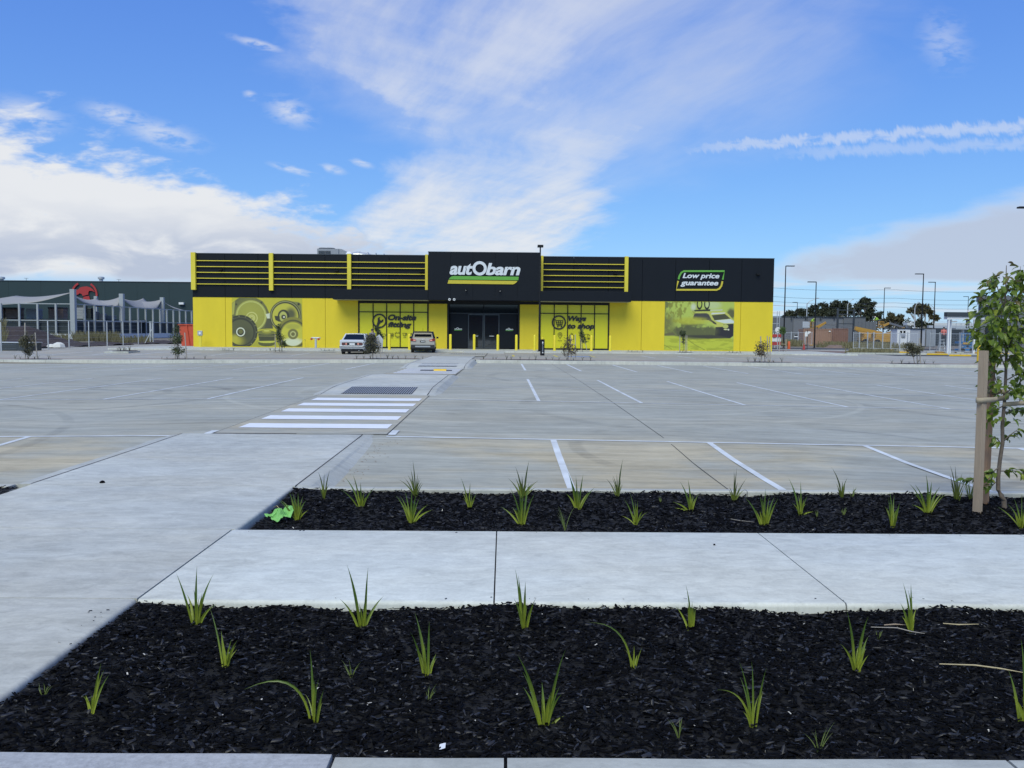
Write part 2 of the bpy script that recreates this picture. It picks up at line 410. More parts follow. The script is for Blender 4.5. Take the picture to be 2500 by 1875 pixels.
# shared colours (base colours of the real surfaces)
mat('white_paint', (0.80, 0.82, 0.85), 0.55, 0.10, 3.0)
mat('white_metal', (0.72, 0.74, 0.76), 0.45, 0.05)
mat('steel', (0.42, 0.44, 0.46), 0.45, 0.10, 6.0, metal=0.6)
mat('galv', (0.50, 0.53, 0.56), 0.5, 0.10, 8.0, metal=0.35)
mat('dark_steel', (0.035, 0.045, 0.055), 0.5, 0.10)
mat('black', (0.008, 0.009, 0.011), 0.5, 0.10, spec=0.3)
mat('rubber', (0.018, 0.018, 0.020), 0.85, 0.15)
mat('joint_dark', (0.05, 0.05, 0.055), 0.9, 0.2)
mat('fascia', (0.0050, 0.0074, 0.0120), 0.5, 0.10, 1.2, spec=0.22)
mat('yellow_wall', (0.66, 0.52, 0.018), 0.62, 0.06, 1.1, bump=0.002, bscale=40, stretch=(1, 1, 0.35))
mat('yellow_trim', (0.66, 0.56, 0.045), 0.5, 0.05, 2.0)
mat('yellow_film', (0.64, 0.60, 0.018), 0.30, 0.03, 0.5)
mat('yellow_bollard', (0.80, 0.66, 0.035), 0.38, 0.06, 6.0)
mat('yellow_safety', (0.70, 0.45, 0.02), 0.55, 0.15, 4.0)
mat('mulch_soil', (0.003, 0.003, 0.0035), 0.95, 0.4, 30.0, bump=0.02, bscale=40)
mat('timber', (0.35, 0.275, 0.20), 0.8, 0.22, 5.0, bump=0.002, bscale=50, stretch=(6, 6, 0.5))
mat('timber_red', (0.40, 0.24, 0.14), 0.8, 0.22, 5.0, stretch=(6, 6, 0.5))
mat('timber_grey', (0.36, 0.33, 0.29), 0.85, 0.15, 5.0)
mat('webbing', (0.34, 0.29, 0.21), 0.9, 0.15, 60.0)
mat('bark', (0.13, 0.105, 0.085), 0.85, 0.3, 20.0, bump=0.004, bscale=60)
mat('bark_pale', (0.40, 0.37, 0.32), 0.85, 0.25, 6.0)
mat('orange_bin', (0.50, 0.075, 0.035), 0.5, 0.15, 3.0)
mat('soil', (0.045, 0.033, 0.030), 0.95, 0.35, 2.5, bump=0.05, bscale=6)
mat('glass_dark', (0.006, 0.009, 0.012), 0.04, 0.0, spec=0.5)
mat('door_glass', (0.010, 0.016, 0.020), 0.03, 0.0, spec=0.5); MATS['door_glass'].node_tree.nodes['Principled BSDF'].inputs['IOR'].default_value = 1.85

# ------------------------------------------------------------------ ground, car park, footpaths
concrete('lot_concrete', (0.362, 0.362, 0.305), 0.30, 0.22, 0.06, 0.24, near=True,
         arcs=((4.3, 13.2, 3.2, 0.14, .12), (1.0, 24.0, 8.2, .10, -.10), (1.2, 24.2, 6.7, .10, -.10), (3.0, 10.0, 14.0, .10, -.09), (3.0, 9.6, 12.6, .10, -.09), (-16.0, 12.0, 9.0, .12, .09), (-16.2, 12.2, 7.6, .12, .09), (12.0, 10.5, 4.0, .12, .10), (14.0, 40.0, 12.0, .15, -.08), (14.0, 40.0, 10.5, .15, -.08), (9.0, 33.0, 9.5, 0.2, .10), (9.2, 33.2, 7.9, 0.2, .09), (-12.0, 22.0, 5.0, .18, .13), (-12.2, 22.4, 3.4, .18, .11), (7.0, 20.0, 6.5, .2, .09), (16.0, 22.0, 7.0, .2, .10), (-9.5, 26.5, 2.6, .25, .13)))
concrete('upper_concrete', (0.345, 0.335, 0.29), 0.22, 0.22, 0.06, 0.14)
concrete('path_concrete', (0.470, 0.482, 0.445), 0.12, 0.24, 0.16, 0.06)
concrete('footpath_concrete', (0.575, 0.597, 0.555), 0.07, 0.22, 0.16, 0.05)
concrete('kerb_concrete', (0.42, 0.43, 0.395), 0.08, 0.20, 0.16, 0.05)
concrete('rough_kerb', (0.40, 0.405, 0.41), 0.03, 0.10, 0.45, 0.0)
mat('asphalt', (0.055, 0.057, 0.060), 0.9, 0.2, 20.0, bump=0.006, bscale=120)
mat('far_ground', (0.17, 0.145, 0.115), 0.95, 0.25, 0.12)
mat('pink_path', (0.33, 0.26, 0.22), 0.9, 0.12, 3.0)

def drape(name, x0, x1, y0, y1, zf, m, nx, ny, lift=0.0, thick=0.0, parent=None):
    b = MB(); xs = np.linspace(x0, x1, nx+1); ys = np.linspace(y0, y1, ny+1)
    b.grid([[(x, y, zf(x, y)+lift) for x in xs] for y in ys])
    o = b.build(name, m, parent, fix=False)
    return o
# one sheet to the horizon, lowered under the paved areas
xs_ = [-3000, -800, -300, -120, -66, -65, 65, 66, 120, 300, 800, 3000]; ys_ = [-3000, -300, -60, -30.1, -30, 48, 48.6, 66, 110, 200, 500, 1200, 4000]
b = MB(); b.grid([[(x, y, -0.55 if (abs(x) < 65.5 and -30.05 < y < 48.2) else (-0.16 if abs(x) < 65.5 and y < 66.5 else -0.03)) for x in xs_] for y in ys_])
struct(b.build('ground', 'far_ground', fix=False))
park = struct(drape('car_park', -64, 64, 9.42, 48.45, lot_z, 'lot_concrete', 160, 60))
upper = struct(drape('shop_car_park', -64, 64, 48.62, 90, upper_z, 'upper_concrete', 80, 40))
struct(drape('road', -60, 60, -29, 2.62, lambda x, y: -0.14, 'asphalt', 4, 4))

def slab(b, x0, x1, y0, y1, zf, t=0.12):
    ys = np.linspace(y0, y1, max(2, int((y1-y0)/0.7)+1))
    top = [[(x0, y, zf(y)), (x1, y, zf(y))] for y in ys]
    b.grid(top)
    i = len(b.v)
    for k in range(len(ys)-1):
        for xx in (x0, x1): b.quad((xx, ys[k], zf(ys[k])), (xx, ys[k+1], zf(ys[k+1])), (xx, ys[k+1], zf(ys[k+1])-t), (xx, ys[k], zf(ys[k])-t))
    for yy in (y0, y1): b.quad((x0, yy, zf(yy)), (x1, yy, zf(yy)), (x1, yy, zf(yy)-t), (x0, yy, zf(yy)-t))
    return b
def rounded(a0, a1, t, r, ra=True, rb=True):
    pts = [(a0, -t)]
    pts += [(a0+r-r*math.cos(q), -r+r*math.sin(q)) for q in np.linspace(0, math.pi/2, 5)] if ra else [(a0, 0.0)]
    pts += [(a1-r+r*math.sin(q), -r+r*math.cos(q)) for q in np.linspace(0, math.pi/2, 5)] if rb else [(a1, 0.0)]
    return pts+[(a1, -t)]
def slabs(root, ranges, m, zf, t=0.16, bev=0.0, along='x', r=0.028):
    for (x0, x1, y0, y1) in ranges:
        b = MB()
        if along == 'x': b.prism_x(rounded(y0, y1, t, r), x0, x1); b.build('slab', m, root, smooth=True)
        elif along == 'y': b.prism_y(rounded(x0, x1, t, r), y0, y1); b.build('slab', m, root, smooth=True)
        else: slab(b, x0, x1, y0, y1, zf, t).build('slab', m, root)
def root_struct(name):
    o = bpy.data.objects.new(name, None); COL.objects.link(o); return struct(o)
g = 0.005
# footpath across the picture, between the two beds
fp = root_struct('footpath')
jx = [-2.283, -0.05, 2.17, 4.40, 6.62, 8.84, 13.0]
slabs(fp, [(jx[i]+g, jx[i+1]-g, 5.405, 7.36) for i in range(6)], 'footpath_concrete', lambda y: 0.0)
slabs(fp, [(-9.5, -7.35-g, 5.405, 7.36), (-7.35+g, -5.11-g, 5.405, 7.36)], 'footpath_concrete', lambda y: 0.0)
# walkway leading to the shop
wk = root_struct('walkway')
slabs(wk, [(-5.1, -2.293, 2.7, 5.43-g), (-5.1, -2.25, 7.35+g, 9.40-g)], 'path_concrete', None, along='y')
slabs(wk, [(-5.1, -2.293, 5.43+g, 7.35-g)], 'path_concrete', lambda y: 0.0, along='f')
b = MB(); b.box(-5.08, 12.9, 2.75, 9.26, -0.5, -0.14); struct(b.build('sub_base', 'joint_dark')); b = MB(); b.box(-5.06, 12.9, 5.44, 7.33, -0.139, -0.035); struct(b.build('sub_base', 'joint_dark')); b = MB(); b.box(-5.06, -2.33, 2.75, 9.42, -0.138, -0.034); struct(b.build('sub_base', 'joint_dark'))
slabs(wk, [(-5.1, -2.25, 9.40+g, 11.38-g), (-5.1, -2.25, 11.38+g, 13.92)], 'path_concrete', path_z, along='f')
slabs(wk, [(-4.60, -1.93, 21.95, 27.2-g), (-4.60, -1.93, 27.2+g, 32.75)], 'path_concrete', path_z, along='f')
slabs(wk, [(-4.45, -1.80, 39.1, 46.0-g), (-4.45, -1.80, 46.0+g, 54.5)], 'path_concrete', path_z, along='f')
MATS['crossing_concrete'] = concrete('crossing_concrete', (0.375, 0.37, 0.31), 0.24, 0.18, 0.06, 0.16)
for (y0, y1, xa, xb) in ((13.93, 21.93, -4.62, -1.86), (32.78, 39.08, -4.5, -1.80), (54.53, 64.4, -4.2, -1.2)):
    b = MB(); ys = np.linspace(y0, y1, 14); b.grid([[(x, y, max(path_z(y), zs(x, y))+0.006) for x in (xa, xb)] for y in ys]); b.build('crossing_slab', 'crossing_concrete', wk)
    for xx in (xa, xb):
        b = MB(); b.grid([[(xx+d, y, max(path_z(y), zs(xx, y))+0.008) for d in (-0.004, 0.004)] for y in ys]); b.build('joint', 'joint_dark', wk)
b = MB(); b.box(-4.62, -3.3, 13.922, 13.945, 0.0, path_z(13.9)+0.009); b.build('joint', 'joint_dark', wk)
# kerbs along the walkway: flat top, sloping face down to the bays
def side_kerb(root, xj, side, y0, y1, t0=False, t1=False):
    b = MB(); P = []
    for k, y in enumerate(np.linspace(y0, y1, max(8, int((y1-y0)/0.22)))):
        e = 1.0
        if t0: e = min(e, (y-y0)/0.7)
        if t1: e = min(e, (y1-y)/0.7)
        e = max(0.0, e); e = e*e*(3-2*e)
        low = lot_z(xj+side*0.36, y) - 0.012; top = max(path_z(y), low+0.02); wob = 0.004*math.sin(y*3.1)+0.003*math.sin(y*7.7+1)
        z_ = (low+0.02) + (top-low-0.02)*max(0.10, e)
        P.append([(xj+side*0.014, y, top-0.10), (xj+side*0.014, y, min(top, z_)), (xj+side*0.135, y, z_-0.001), (xj+side*(0.165+wob), y, z_-0.008*min(1, (z_-low)/.05)), (xj+side*(0.195+wob), y, z_-0.030*min(1, (z_-low)/.08)), (xj+side*(0.34+wob), y, low)])
    b.grid(P); b.poly(P[0]); b.poly(P[-1]); return b.build('kerb_section', 'kerb_concrete', root)
ks = root_struct('walkway_kerb')
for (xj, s, y0, y1, ta, tb_) in ((-2.25, 1, 9.44, 11.41, 0, 0), (-2.25, 1, 11.42, 13.95, 0, 1), (-5.1, -1, 9.44, 11.41, 0, 0), (-5.1, -1, 11.42, 13.9, 0, 1),
                        (-1.93, 1, 22.0, 26.4, 1, 0), (-1.93, 1, 26.41, 32.2, 0, 1), (-4.60, -1, 22.0, 26.4, 1, 0), (-4.60, -1, 26.41, 32.3, 0, 1), (-1.80, 1, 39.3, 48.3, 1, 0), (-4.45, -1, 39.3, 48.3, 1, 0)):
    side_kerb(ks, xj, s, y0, y1, ta, tb_)
for (xx, y0, y1) in ((-2.243, 9.42, 13.9), (-5.103, 9.45, 13.9), (-1.927, 22.0, 32.4), (-4.603, 22.0, 32.4), (-1.797, 39.4, 54), (-4.453, 39.4, 54)):
    b = MB(); ys = np.linspace(y0, y1, 20); b.grid([[(xx+d, y, path_z(y)+0.003) for d in (-0.008, 0.008)] for y in ys]); b.build('joint', 'joint_dark', wk)
# grates let into the walkway ramps
def grate(label, x0, x1, y0, y1, n):
    z = path_z((y0+y1)/2); t = thing('walkway_grate', label, 'grate', ((x0+x1)/2, (y0+y1)/2, z))
    b = MB(); 
    def q(x, y, dz): return (x, y, path_z(y)+dz)
    b.poly([q(x0, y0, .007), q(x1, y0, .007), q(x1, y1, .007), q(x0, y1, .007)]); b.build('pit', 'black', t, world=True)
    for k in range(n):
        xa = x0 + (x1-x0)*(k+0.3)/n; xb = xa + (x1-x0)*0.34/n
        b = MB(); P = [[q(xa, y, .016), q(xb, y, .016)] for y in (y0+.03, y1-.03)]; b.grid(P)
        b.quad(q(xa, y0+.03, .016), q(xb, y0+.03, .016), q(xb, y0+.03, .007), q(xa, y0+.03, .007)); b.build('bar', 'galv', t, world=True)
grate('black slotted grate across the nearer walkway ramp, beyond the near zebra crossing', -4.12, -2.33, 22.15, 23.75, 30)
grate('black slotted grate across the farther walkway ramp, beyond the speed hump', -3.92, -2.17, 40.0, 41.9, 30)
grate('thin dark drain grate across the ramp at the shop entrance', -3.75, -1.35, 60.2, 61.2, 20)

# painted lines, each draped over the concrete
def line(root, x0, y0, x1, y1, wd, m='white_paint', zf=zs, lift=0.005):
    L = math.hypot(x1-x0, y1-y0); n = max(2, int(L/1.2)); nx, ny = -(y1-y0)/L*wd/2, (x1-x0)/L*wd/2
    b = MB(); P = []
    for k in range(n+1):
        t = k/n; x, y = x0+(x1-x0)*t, y0+(y1-y0)*t
        P.append([(x+nx, y+ny, zf(x+nx, y+ny)+lift), (x-nx, y-ny, zf(x-nx, y-ny)+lift)])
    b.grid(P); return b.build('painted_line', m, root, fix=False)
mat('line_paint', (0.62, 0.65, 0.66), 0.6, 0.34, 2.2)
LP = 'line_paint'
line(park, -1.85, 13.78, 13.2, 13.78, 0.085, LP, lift=.006); line(park, -30, 13.78, -4.75, 13.78, 0.085, LP, lift=.006)
line(park, -4.72, 13.72, -4.72, 14.35, 0.12, LP, lift=.012); line(park, -1.78, 13.9, -1.78, 14.5, 0.12, LP, lift=.012)
for k in range(6): line(park, 0.79+2.47*k, 9.5, 0.79+2.47*k, 13.74, 0.095, LP)
for k in range(6): line(park, -7.45-2.47*k, 9.5, -7.45-2.47*k, 13.74, 0.095, LP)
line(park, -1.80, 20.85, 30, 20.85, 0.085, LP, lift=.006); line(park, -34, 20.85, -4.75, 20.85, 0.085, LP, lift=.006)
for k in range(12): line(park, 0.84+2.47*k, 20.9, 0.84+2.47*k, 30.9, 0.085, LP)
for k in range(12): line(park, -7.05-2.47*k, 20.9, -7.05-2.47*k, 30.9, 0.085, LP)
line(park, -1.6, 25.9, 30, 25.9, 0.07, LP, lift=.007); line(park, -36, 25.9, -4.9, 25.9, 0.07, LP, lift=.007)
line(park, -1.6, 30.9, 30, 30.9, 0.05, LP, lift=.006); line(park, -36, 30.9, -4.9, 30.9, 0.05, LP, lift=.006)
line(park, -1.6, 38.6, 40, 38.6, 0.05, LP, lift=.006); line(park, -40, 38.6, -4.9, 38.6, 0.05, LP, lift=.006)
for k in range(16): line(park, 0.95+2.47*k, 38.7, 0.95+2.47*k, 47.6, 0.10, LP)
for k in range(16): line(park, -7.0-2.47*k, 38.7, -7.0-2.47*k, 47.6, 0.10, LP)
for (y0, y1) in ((14.68, 15.34), (16.06, 16.72), (17.46, 18.15), (18.82, 19.50), (20.18, 20.9)):
    b = MB(); b.grid([[(x, y, path_z(y)+0.012) for x in (-4.45, -1.95)] for y in np.linspace(y0, y1, 4)]); b.build('zebra_stripe', 'white_paint', wk, fix=False)
for k in range(5):
    y0 = 33.5+1.12*k; b = MB(); b.grid([[(x, y, max(path_z(y), zs(x, y))+0.014) for x in (-4.25, -1.85)] for y in np.linspace(y0, y0+0.6, 3)]); b.build('zebra_stripe', 'white_paint', wk, fix=False)
line(park, 2.62, 9.6, 2.62, 48.2, 0.012, 'joint_dark', lift=.004); line(park, 17.5, 9.6, 17.5, 48.2, 0.012, 'joint_dark', lift=.004); line(park, -14.5, 9.6, -14.5, 48.2, 0.012, 'joint_dark', lift=.004)
mat('bay_yellow', (0.62, 0.50, 0.10), 0.7, 0.2, 3.0); mat('bay_blue', (0.20, 0.27, 0.42), 0.7, 0.2, 2.0)
for px in (1253, 1353, 1437): 
    p = G(px, 868); line(upper, p[0], 56.2, p[0], 60.6, 0.16, 'bay_yellow')
for k in range(14): line(upper, 9.6+2.5*k, 55.5, 9.6+2.5*k, 61.0, 0.12, LP)
for k in range(10): line(upper, -13.5-2.5*k, 55.5, -13.5-2.5*k, 61.0, 0.12, LP)
p = G(1416, 871); b = MB(); b.grid([[(p[0]+dx_, p[1]+dy_, upper_z(p[0], p[1]+dy_)+.006) for dx_ in (-0.8, 0.8)] for dy_ in (-1.0, 1.0)]); b.build('bay_marking', 'bay_blue', upper)

# the long kerb at the back of the car park, in cast lengths
fk = root_struct('back_kerb')
for (xa, xb) in ((-60, -4.75), (-1.55, 60)):
    x = xa
    while x < xb-0.1:
        e = min(x+2.32, xb); b = MB(); xs = (x+0.006, e-0.006)
        P = [[(q, 48.38, lot_z(q, 48.4)-0.05) for q in xs], [(q, 48.44, upper_z(q, 48.6)-0.012) for q in xs], [(q, 48.47, upper_z(q, 48.6)+0.006) for q in xs], [(q, 48.64, upper_z(q, 48.6)+0.008) for q in xs], [(q, 48.64, -0.2) for q in xs]]
        b.grid(P); b.build('kerb_section', 'kerb_concrete', fk, smooth=False); x = e
line(upper, -60, 50.6, -5.0, 50.6, 0.9, 'pink_path', lift=.004); line(upper, -1.4, 50.6, 60, 50.6, 0.9, 'pink_path', lift=.004)
# kerb between the second bed and the car park
bk = root_struct('bed_kerb')
for x0, x1 in ((-2.23, 0.2), (0.2, 2.62), (2.62, 5.0), (5.0, 7.4), (7.4, 10.0), (10, 13.0)):
    b = MB(); b.prism_x([(9.285, -0.16), (9.285, -0.012), (9.30, 0.0), (9.40, 0.0), (9.43, -0.012), (9.47, -0.12)], x0+.004, x1-.004); b.build('kerb_section', 'kerb_concrete', bk)
for x0, x1 in ((-9.5, -7.3), (-7.3, -5.25)):
    b = MB(); b.prism_x([(9.285, -0.16), (9.285, -0.012), (9.30, 0.0), (9.40, 0.0), (9.43, -0.012), (9.47, -0.12)], x0+.004, x1-.004); b.build('kerb_section', 'kerb_concrete', bk)
# kerb at the viewer's feet
nk = root_struct('front_kerb')
for (x0, x1, m_) in ((-2.29, -0.672, 'rough_kerb'), (-0.658, 0.012, 'kerb_concrete'), (0.026, 2.02, 'kerb_concrete'), (2.034, 4.2, 'kerb_concrete'), (4.21, 6.5, 'kerb_concrete')):
    b = MB(); n = 12; top = 0.0; P = []
    for k in range(n+1):
        x = x0+(x1-x0)*k/n; y = 3.405 + (0.010*((-0.67-x)/1.6) if x0 < -1 else 0.0) + 0.003*math.sin(x*5); zt = 0.012 if x0 < -1 else 0.0
        P.append([(x, y, -0.2), (x, y, zt-0.012), (x, y-0.012, zt), (x, 3.02, zt), (x, 2.96, zt-0.03), (x, 2.9, -0.15)])
    b.grid(P)
    for r in (P[0], P[-1]): b.poly(r)
    b.build('kerb_section', m_, nk)
b = MB(); b.box(-9, 12, 2.6, 2.95, -0.3, -0.12); struct(b.build('gutter', 'kerb_concrete'))
# shop footpath
sf = root_struct('shop_footpath')
SF = 0.10
x = -30.0
while x < 27:
    if not (-4.3 < x+1.5 < -1.1):
        b = MB(); b.prism_x([(66.62, -0.2), (66.62, SF-0.012), (66.64, SF), (76.5, SF), (76.5, -0.2)], x+.005, x+3-.005); b.build('slab', 'path_concrete' if x < 1e9 else '', sf)
    else:
        b = MB(); b.prism_x([(64.4, -0.2), (64.4, 0.012), (66.9, SF), (76.5, SF), (76.5, -0.2)], x+.005, x+3-.005); b.build('slab', 'path_concrete', sf)
    x += 3

# ------------------------------------------------------------------ the shop
YB = 74.0; SFZ = 0.10
def bx(px, py=740): return fx(px, py, YB)
ZTOP = (fz(480, 619.5, YB)+fz(1880, 632, YB))/2
ZSPL = (fz(500, 724.8, YB)+fz(1850, 737, YB))/2
ZCT = fz(1180, 617, YB-1.9)
shop = thing('shop_building', 'wide single-storey shop with black upper walls and bright yellow lower walls', 'building', (-2, YB, SFZ))
def part(b, name, m, bevel=0.0, parent=None, smooth=False): return b.build(name, m, parent or shop, world=True, bevel=bevel, smooth=smooth)
XL, XR = bx(470.5), bx(1888)
# carcass behind the panels
b = MB(); b.box(XL+.02, XR-.02, YB+0.9, YB+38, SFZ, ZTOP-0.15); part(b, 'core_wall', 'fascia')
b = MB(); b.box(XL+.3, XR-.3, YB+0.4, YB+37.5, ZTOP-0.14, ZTOP-0.06); part(b, 'roof', 'steel')
def panels(xs, z0, z1, name, m, y=YB, th=0.2):
    for i in range(len(xs)-1):
        b = MB(); b.box(xs[i]+.012, xs[i+1]-.012, y, y+th, z0, z1); part(b, name, m, bevel=0.008)
LX = [470.5, 550, 631, 712, 794, 876]; RX = [1485, 1567, 1648, 1730, 1809, 1888]
lx = [bx(p) for p in LX]; rx = [bx(p) for p in RX]
panels(lx, SFZ, ZSPL-.01, 'wall_panel', 'yellow_wall'); panels(rx, SFZ, ZSPL-.01, 'wall_panel', 'yellow_wall')
panels(lx+[bx(950), bx(1046)], ZSPL+.01, ZTOP, 'fascia_panel', 'fascia', y=YB-0.02, th=0.22)
panels([bx(1317), bx(1400)]+rx, ZSPL+.01, ZTOP, 'fascia_panel', 'fascia', y=YB-0.02, th=0.22)
b = MB(); b.box(XL, XR, YB-0.05, YB+0.25, ZTOP+.004, ZTOP+0.06); part(b, 'parapet_capping', 'dark_steel')
b = MB(); b.box(XL, XR, YB-0.03, YB+0.1, ZSPL-.0095, ZSPL+.0095); part(b, 'flashing', 'black')
# yellow columns and panels either side of the entrance
for (a, c) in ((1045.6, 1092), (1269, 1317)):
    b = MB(); b.box(bx(a)+.01, bx(c)-.01, YB-.004, YB+.2, SFZ, ZSPL-.02); part(b, 'wall_panel', 'yellow_wall', bevel=.008)
# fins and thin rails on the black upper wall
zf0 = fz(660, 709, YB-.3)
for (a, c) in ((466, 477), (656.5, 666.5), (847.5, 857), (1038, 1044.6), (1320.8, 1326.3), (1525.3, 1534)):
    xa, xb = fx(a, 660, YB-.3), fx(c, 660, YB-.3)
    b = MB(); b.box(xa, xb, YB-.33, YB-.024, zf0, ZTOP+0.085); part(b, 'fin', 'yellow_trim', bevel=.01)
zr = [fz(570, y, YB-.12) for y in (637, 651.3, 665.5, 679.8, 693.8)]
for (a, c) in ((477, 656.5), (666.5, 847.5), (857, 1038), (1326.3, 1525.3)):
    for z in zr:
        b = MB(); b.box(fx(a, 660, YB-.2)+.012, fx(c, 660, YB-.2)-.012, YB-.17, YB-.07, z-.030, z+.030); part(b, 'rail', 'yellow_trim')
# canopy, sign box and soffit
YC = YB-1.9
zc0, zc1 = fz(1180, 733.5, YC), fz(1180, 709, YC)
xa, xb = fx(812, 720, YC), fx(1541, 720, YC)
b = MB(); b.box(xa, fx(1045.5, 680, YC)-.01, YC, YB-.03, zc0, zc1); part(b, 'canopy', 'fascia', bevel=.01)
b = MB(); b.box(fx(1317.5, 680, YC)+.01, xb, YC, YB-.03, zc0, zc1); part(b, 'canopy', 'fascia', bevel=.01)
mat('soffit', (0.30, 0.28, 0.18), 0.6, 0.05)
b = MB(); b.box(xa+.05, fx(1045.5, 680, YC)-.05, YC+.06, YB-.05, zc0-.035, zc0-.003); part(b, 'soffit', 'soffit')
b = MB(); b.box(fx(1317.5, 680, YC)+.05, xb-.05, YC+.06, YB-.05, zc0-.035, zc0-.003); part(b, 'soffit', 'soffit')
sx0, sx1 = fx(1045.5, 680, YC-.1), fx(1317.5, 680, YC-.1)
b = MB(); b.box(sx0, sx1, YC-.02, YB+3, zc0-.02, ZCT); part(b, 'sign_box', 'fascia')
cuts = np.linspace(sx0, sx1, 6)
for i in range(5):
    b = MB(); b.box(cuts[i]+.008, cuts[i+1]-.008, YC-.06, YC-.021, zc0+.012, ZCT-.01); part(b, 'fascia_panel', 'fascia', bevel=.005)
b = MB(); b.box(sx0-.03, sx1+.03, YC-.09, YB+3.02, ZCT+.003, ZCT+.06); part(b, 'parapet_capping', 'dark_steel')
b = MB(); b.box(bx(1040), bx(1322), YB-.06, YB-.005, zc0-.25, zc0-.021); part(b, 'canopy_beam', 'black')
# shop windows: frame bars and filmed panes
def window(px0, px1, z0, z1, zt, n):
    x0, x1 = bx(px0, 790), bx(px1, 790); wn = None
    b = MB(); b.box(x0-.12, x0, YB-.05, YB+.1, z0, z1); wn = part(b, 'window_frame', 'black')
    b = MB(); b.box(x1, x1+.12, YB-.05, YB+.1, z0, z1); part(b, 'window_frame', 'black')
    b = MB(); b.box(x0, x1, YB-.05, YB+.1, z0, z0+.10); part(b, 'window_sill', 'black')
    b = MB(); b.box(x0, x1, YB-.05, YB+.1, z1-.22, z1); part(b, 'window_head', 'black')
    xs = np.linspace(x0, x1, n+1)
    for i in range(n):
        if i: b = MB(); b.box(xs[i]-.036, xs[i]+.036, YB-.06, YB+.1, z0+.10, z1-.22); part(b, 'mullion', 'black')
        a, c = xs[i]+(.037 if i else 0), xs[i+1]-(.037 if i < n-1 else 0)
        b = MB(); b.box(a, c, YB-.045, YB+.1, zt-.035, zt+.035); part(b, 'transom', 'black')
        b = MB(); b.box(a, c, YB+.0, YB+.02, z0+.10, zt-.035); part(b, 'pane', 'yellow_film')
        b = MB(); b.box(a, c, YB+.0, YB+.02, zt+.035, z1-.22); part(b, 'pane', 'yellow_film')
    return x0, x1
zw0, zw1 = SFZ+.03, zc0-.036
ztl = fz(960, 762, YB)
wl = window(878, 1043, zw0, zw1, ztl, 5)
wr_ = window(1320, 1484, zw0, zw1, ztl, 5)
# entrance: recessed black panels, glass doors
xe0, xe1 = bx(1092.5), bx(1268.5)
b = MB(); b.box(xe0, xe1, YB+.7, YB+.75, SFZ, zc0); part(b, 'entrance_back', 'fascia')
b = MB(); b.box(xe0, xe0+.12, YB-.03, YB+.7, SFZ, zc0-.03); part(b, 'entrance_side', 'black')
b = MB(); b.box(xe1-.12, xe1, YB-.03, YB+.7, SFZ, zc0-.03); part(b, 'entrance_side', 'black')
d0, d1 = fx(1142.5, 800, YB+.6), fx(1219.5, 800, YB+.6); dt = fz(1180, 766, YB+.6); zt2 = zc0-.05
for (a, c) in ((xe0+.15, d0-.03), (d1+.03, xe1-.15)):
    b = MB(); b.box(a, c, YB+.55, YB+.69, SFZ+.05, dt); part(b, 'entrance_panel', 'fascia', bevel=.01)
xm = (d0+d1)/2
b = MB(); b.box(xe0+.15, xm-.03, YB+.58, YB+.66, dt+.06, zt2); part(b, 'pane', 'glass_dark')
b = MB(); b.box(xm+.03, xe1-.15, YB+.58, YB+.66, dt+.06, zt2); part(b, 'pane', 'glass_dark')
b = MB(); b.box(xe0+.13, xe1-.13, YB+.54, YB+.69, dt+.003, dt+.057); part(b, 'door_head', 'dark_steel')
for (a, c) in ((d0, xm-.012), (xm+.012, d1)):
    b = MB()
    for (q0, q1, r0, r1) in ((a, a+.09, SFZ+.02, dt-.02), (c-.09, c, SFZ+.02, dt-.02), (a+.09, c-.09, SFZ+.02, SFZ+.14), (a+.09, c-.09, dt-.12, dt-.02)): b.box(q0, q1, YB+.52, YB+.58, r0, r1)
    dr = part(b, 'door', 'dark_steel')
    b = MB(); b.box(a+.09, c-.09, YB+.545, YB+.56, SFZ+.14, dt-.12); part(b, 'pane', 'door_glass', parent=dr)
    b = MB(); b.box((a+c)/2-.2, (a+c)/2+.2, YB+.538, YB+.543, 1.18, 1.22); part(b, 'door_decal', 'white_metal', parent=dr)

# ---- lettering on the windows
mat('print_black', (0.012, 0.012, 0.012), 0.45, 0.05)
def wtext(txt, p0, p1, bold=0.05, shear=0.25, m='print_black', y=YB-.07, dep=0.006, name='window_lettering', parent=None):
    box = (fx(p0[0], p1[1], YB), fx(p1[0], p1[1], YB), fz((p0[0]+p1[0])/2, p1[1], YB), fz((p0[0]+p1[0])/2, p0[1], YB))
    for me in text_mesh(txt, box, y, dep, bold, shear): obj(name, me, m, parent or shop, world=True)
wtext('On-site', (947, 768), (1016.5, 782.5)); wtext('fitting', (947, 786.0), (1005, 802.5))
wtext('Ways', (1386.5, 771.3), (1431.5, 787.5)); wtext('to shop', (1385.5, 789.5), (1451.5, 806.5))
def ring(b, cx, cz, r0, r1, y0, y1, a0=0, a1=360, n=40):
    P = []
    for k in range(n+1):
        a = math.radians(a0+(a1-a0)*k/n); c, s_ = math.cos(a), math.sin(a)
        P.append([(cx+r0*c, y0, cz+r0*s_), (cx+r1*c, y0, cz+r1*s_), (cx+r1*c, y1, cz+r1*s_), (cx+r0*c, y1, cz+r0*s_), (cx+r0*c, y0, cz+r0*s_)])
    b.grid(P)
    if a1-a0 < 360: b.poly(P[0][:4]); b.poly(P[-1][:4])
    return b
PXM = YB/F                                     # metres per pixel on the front wall
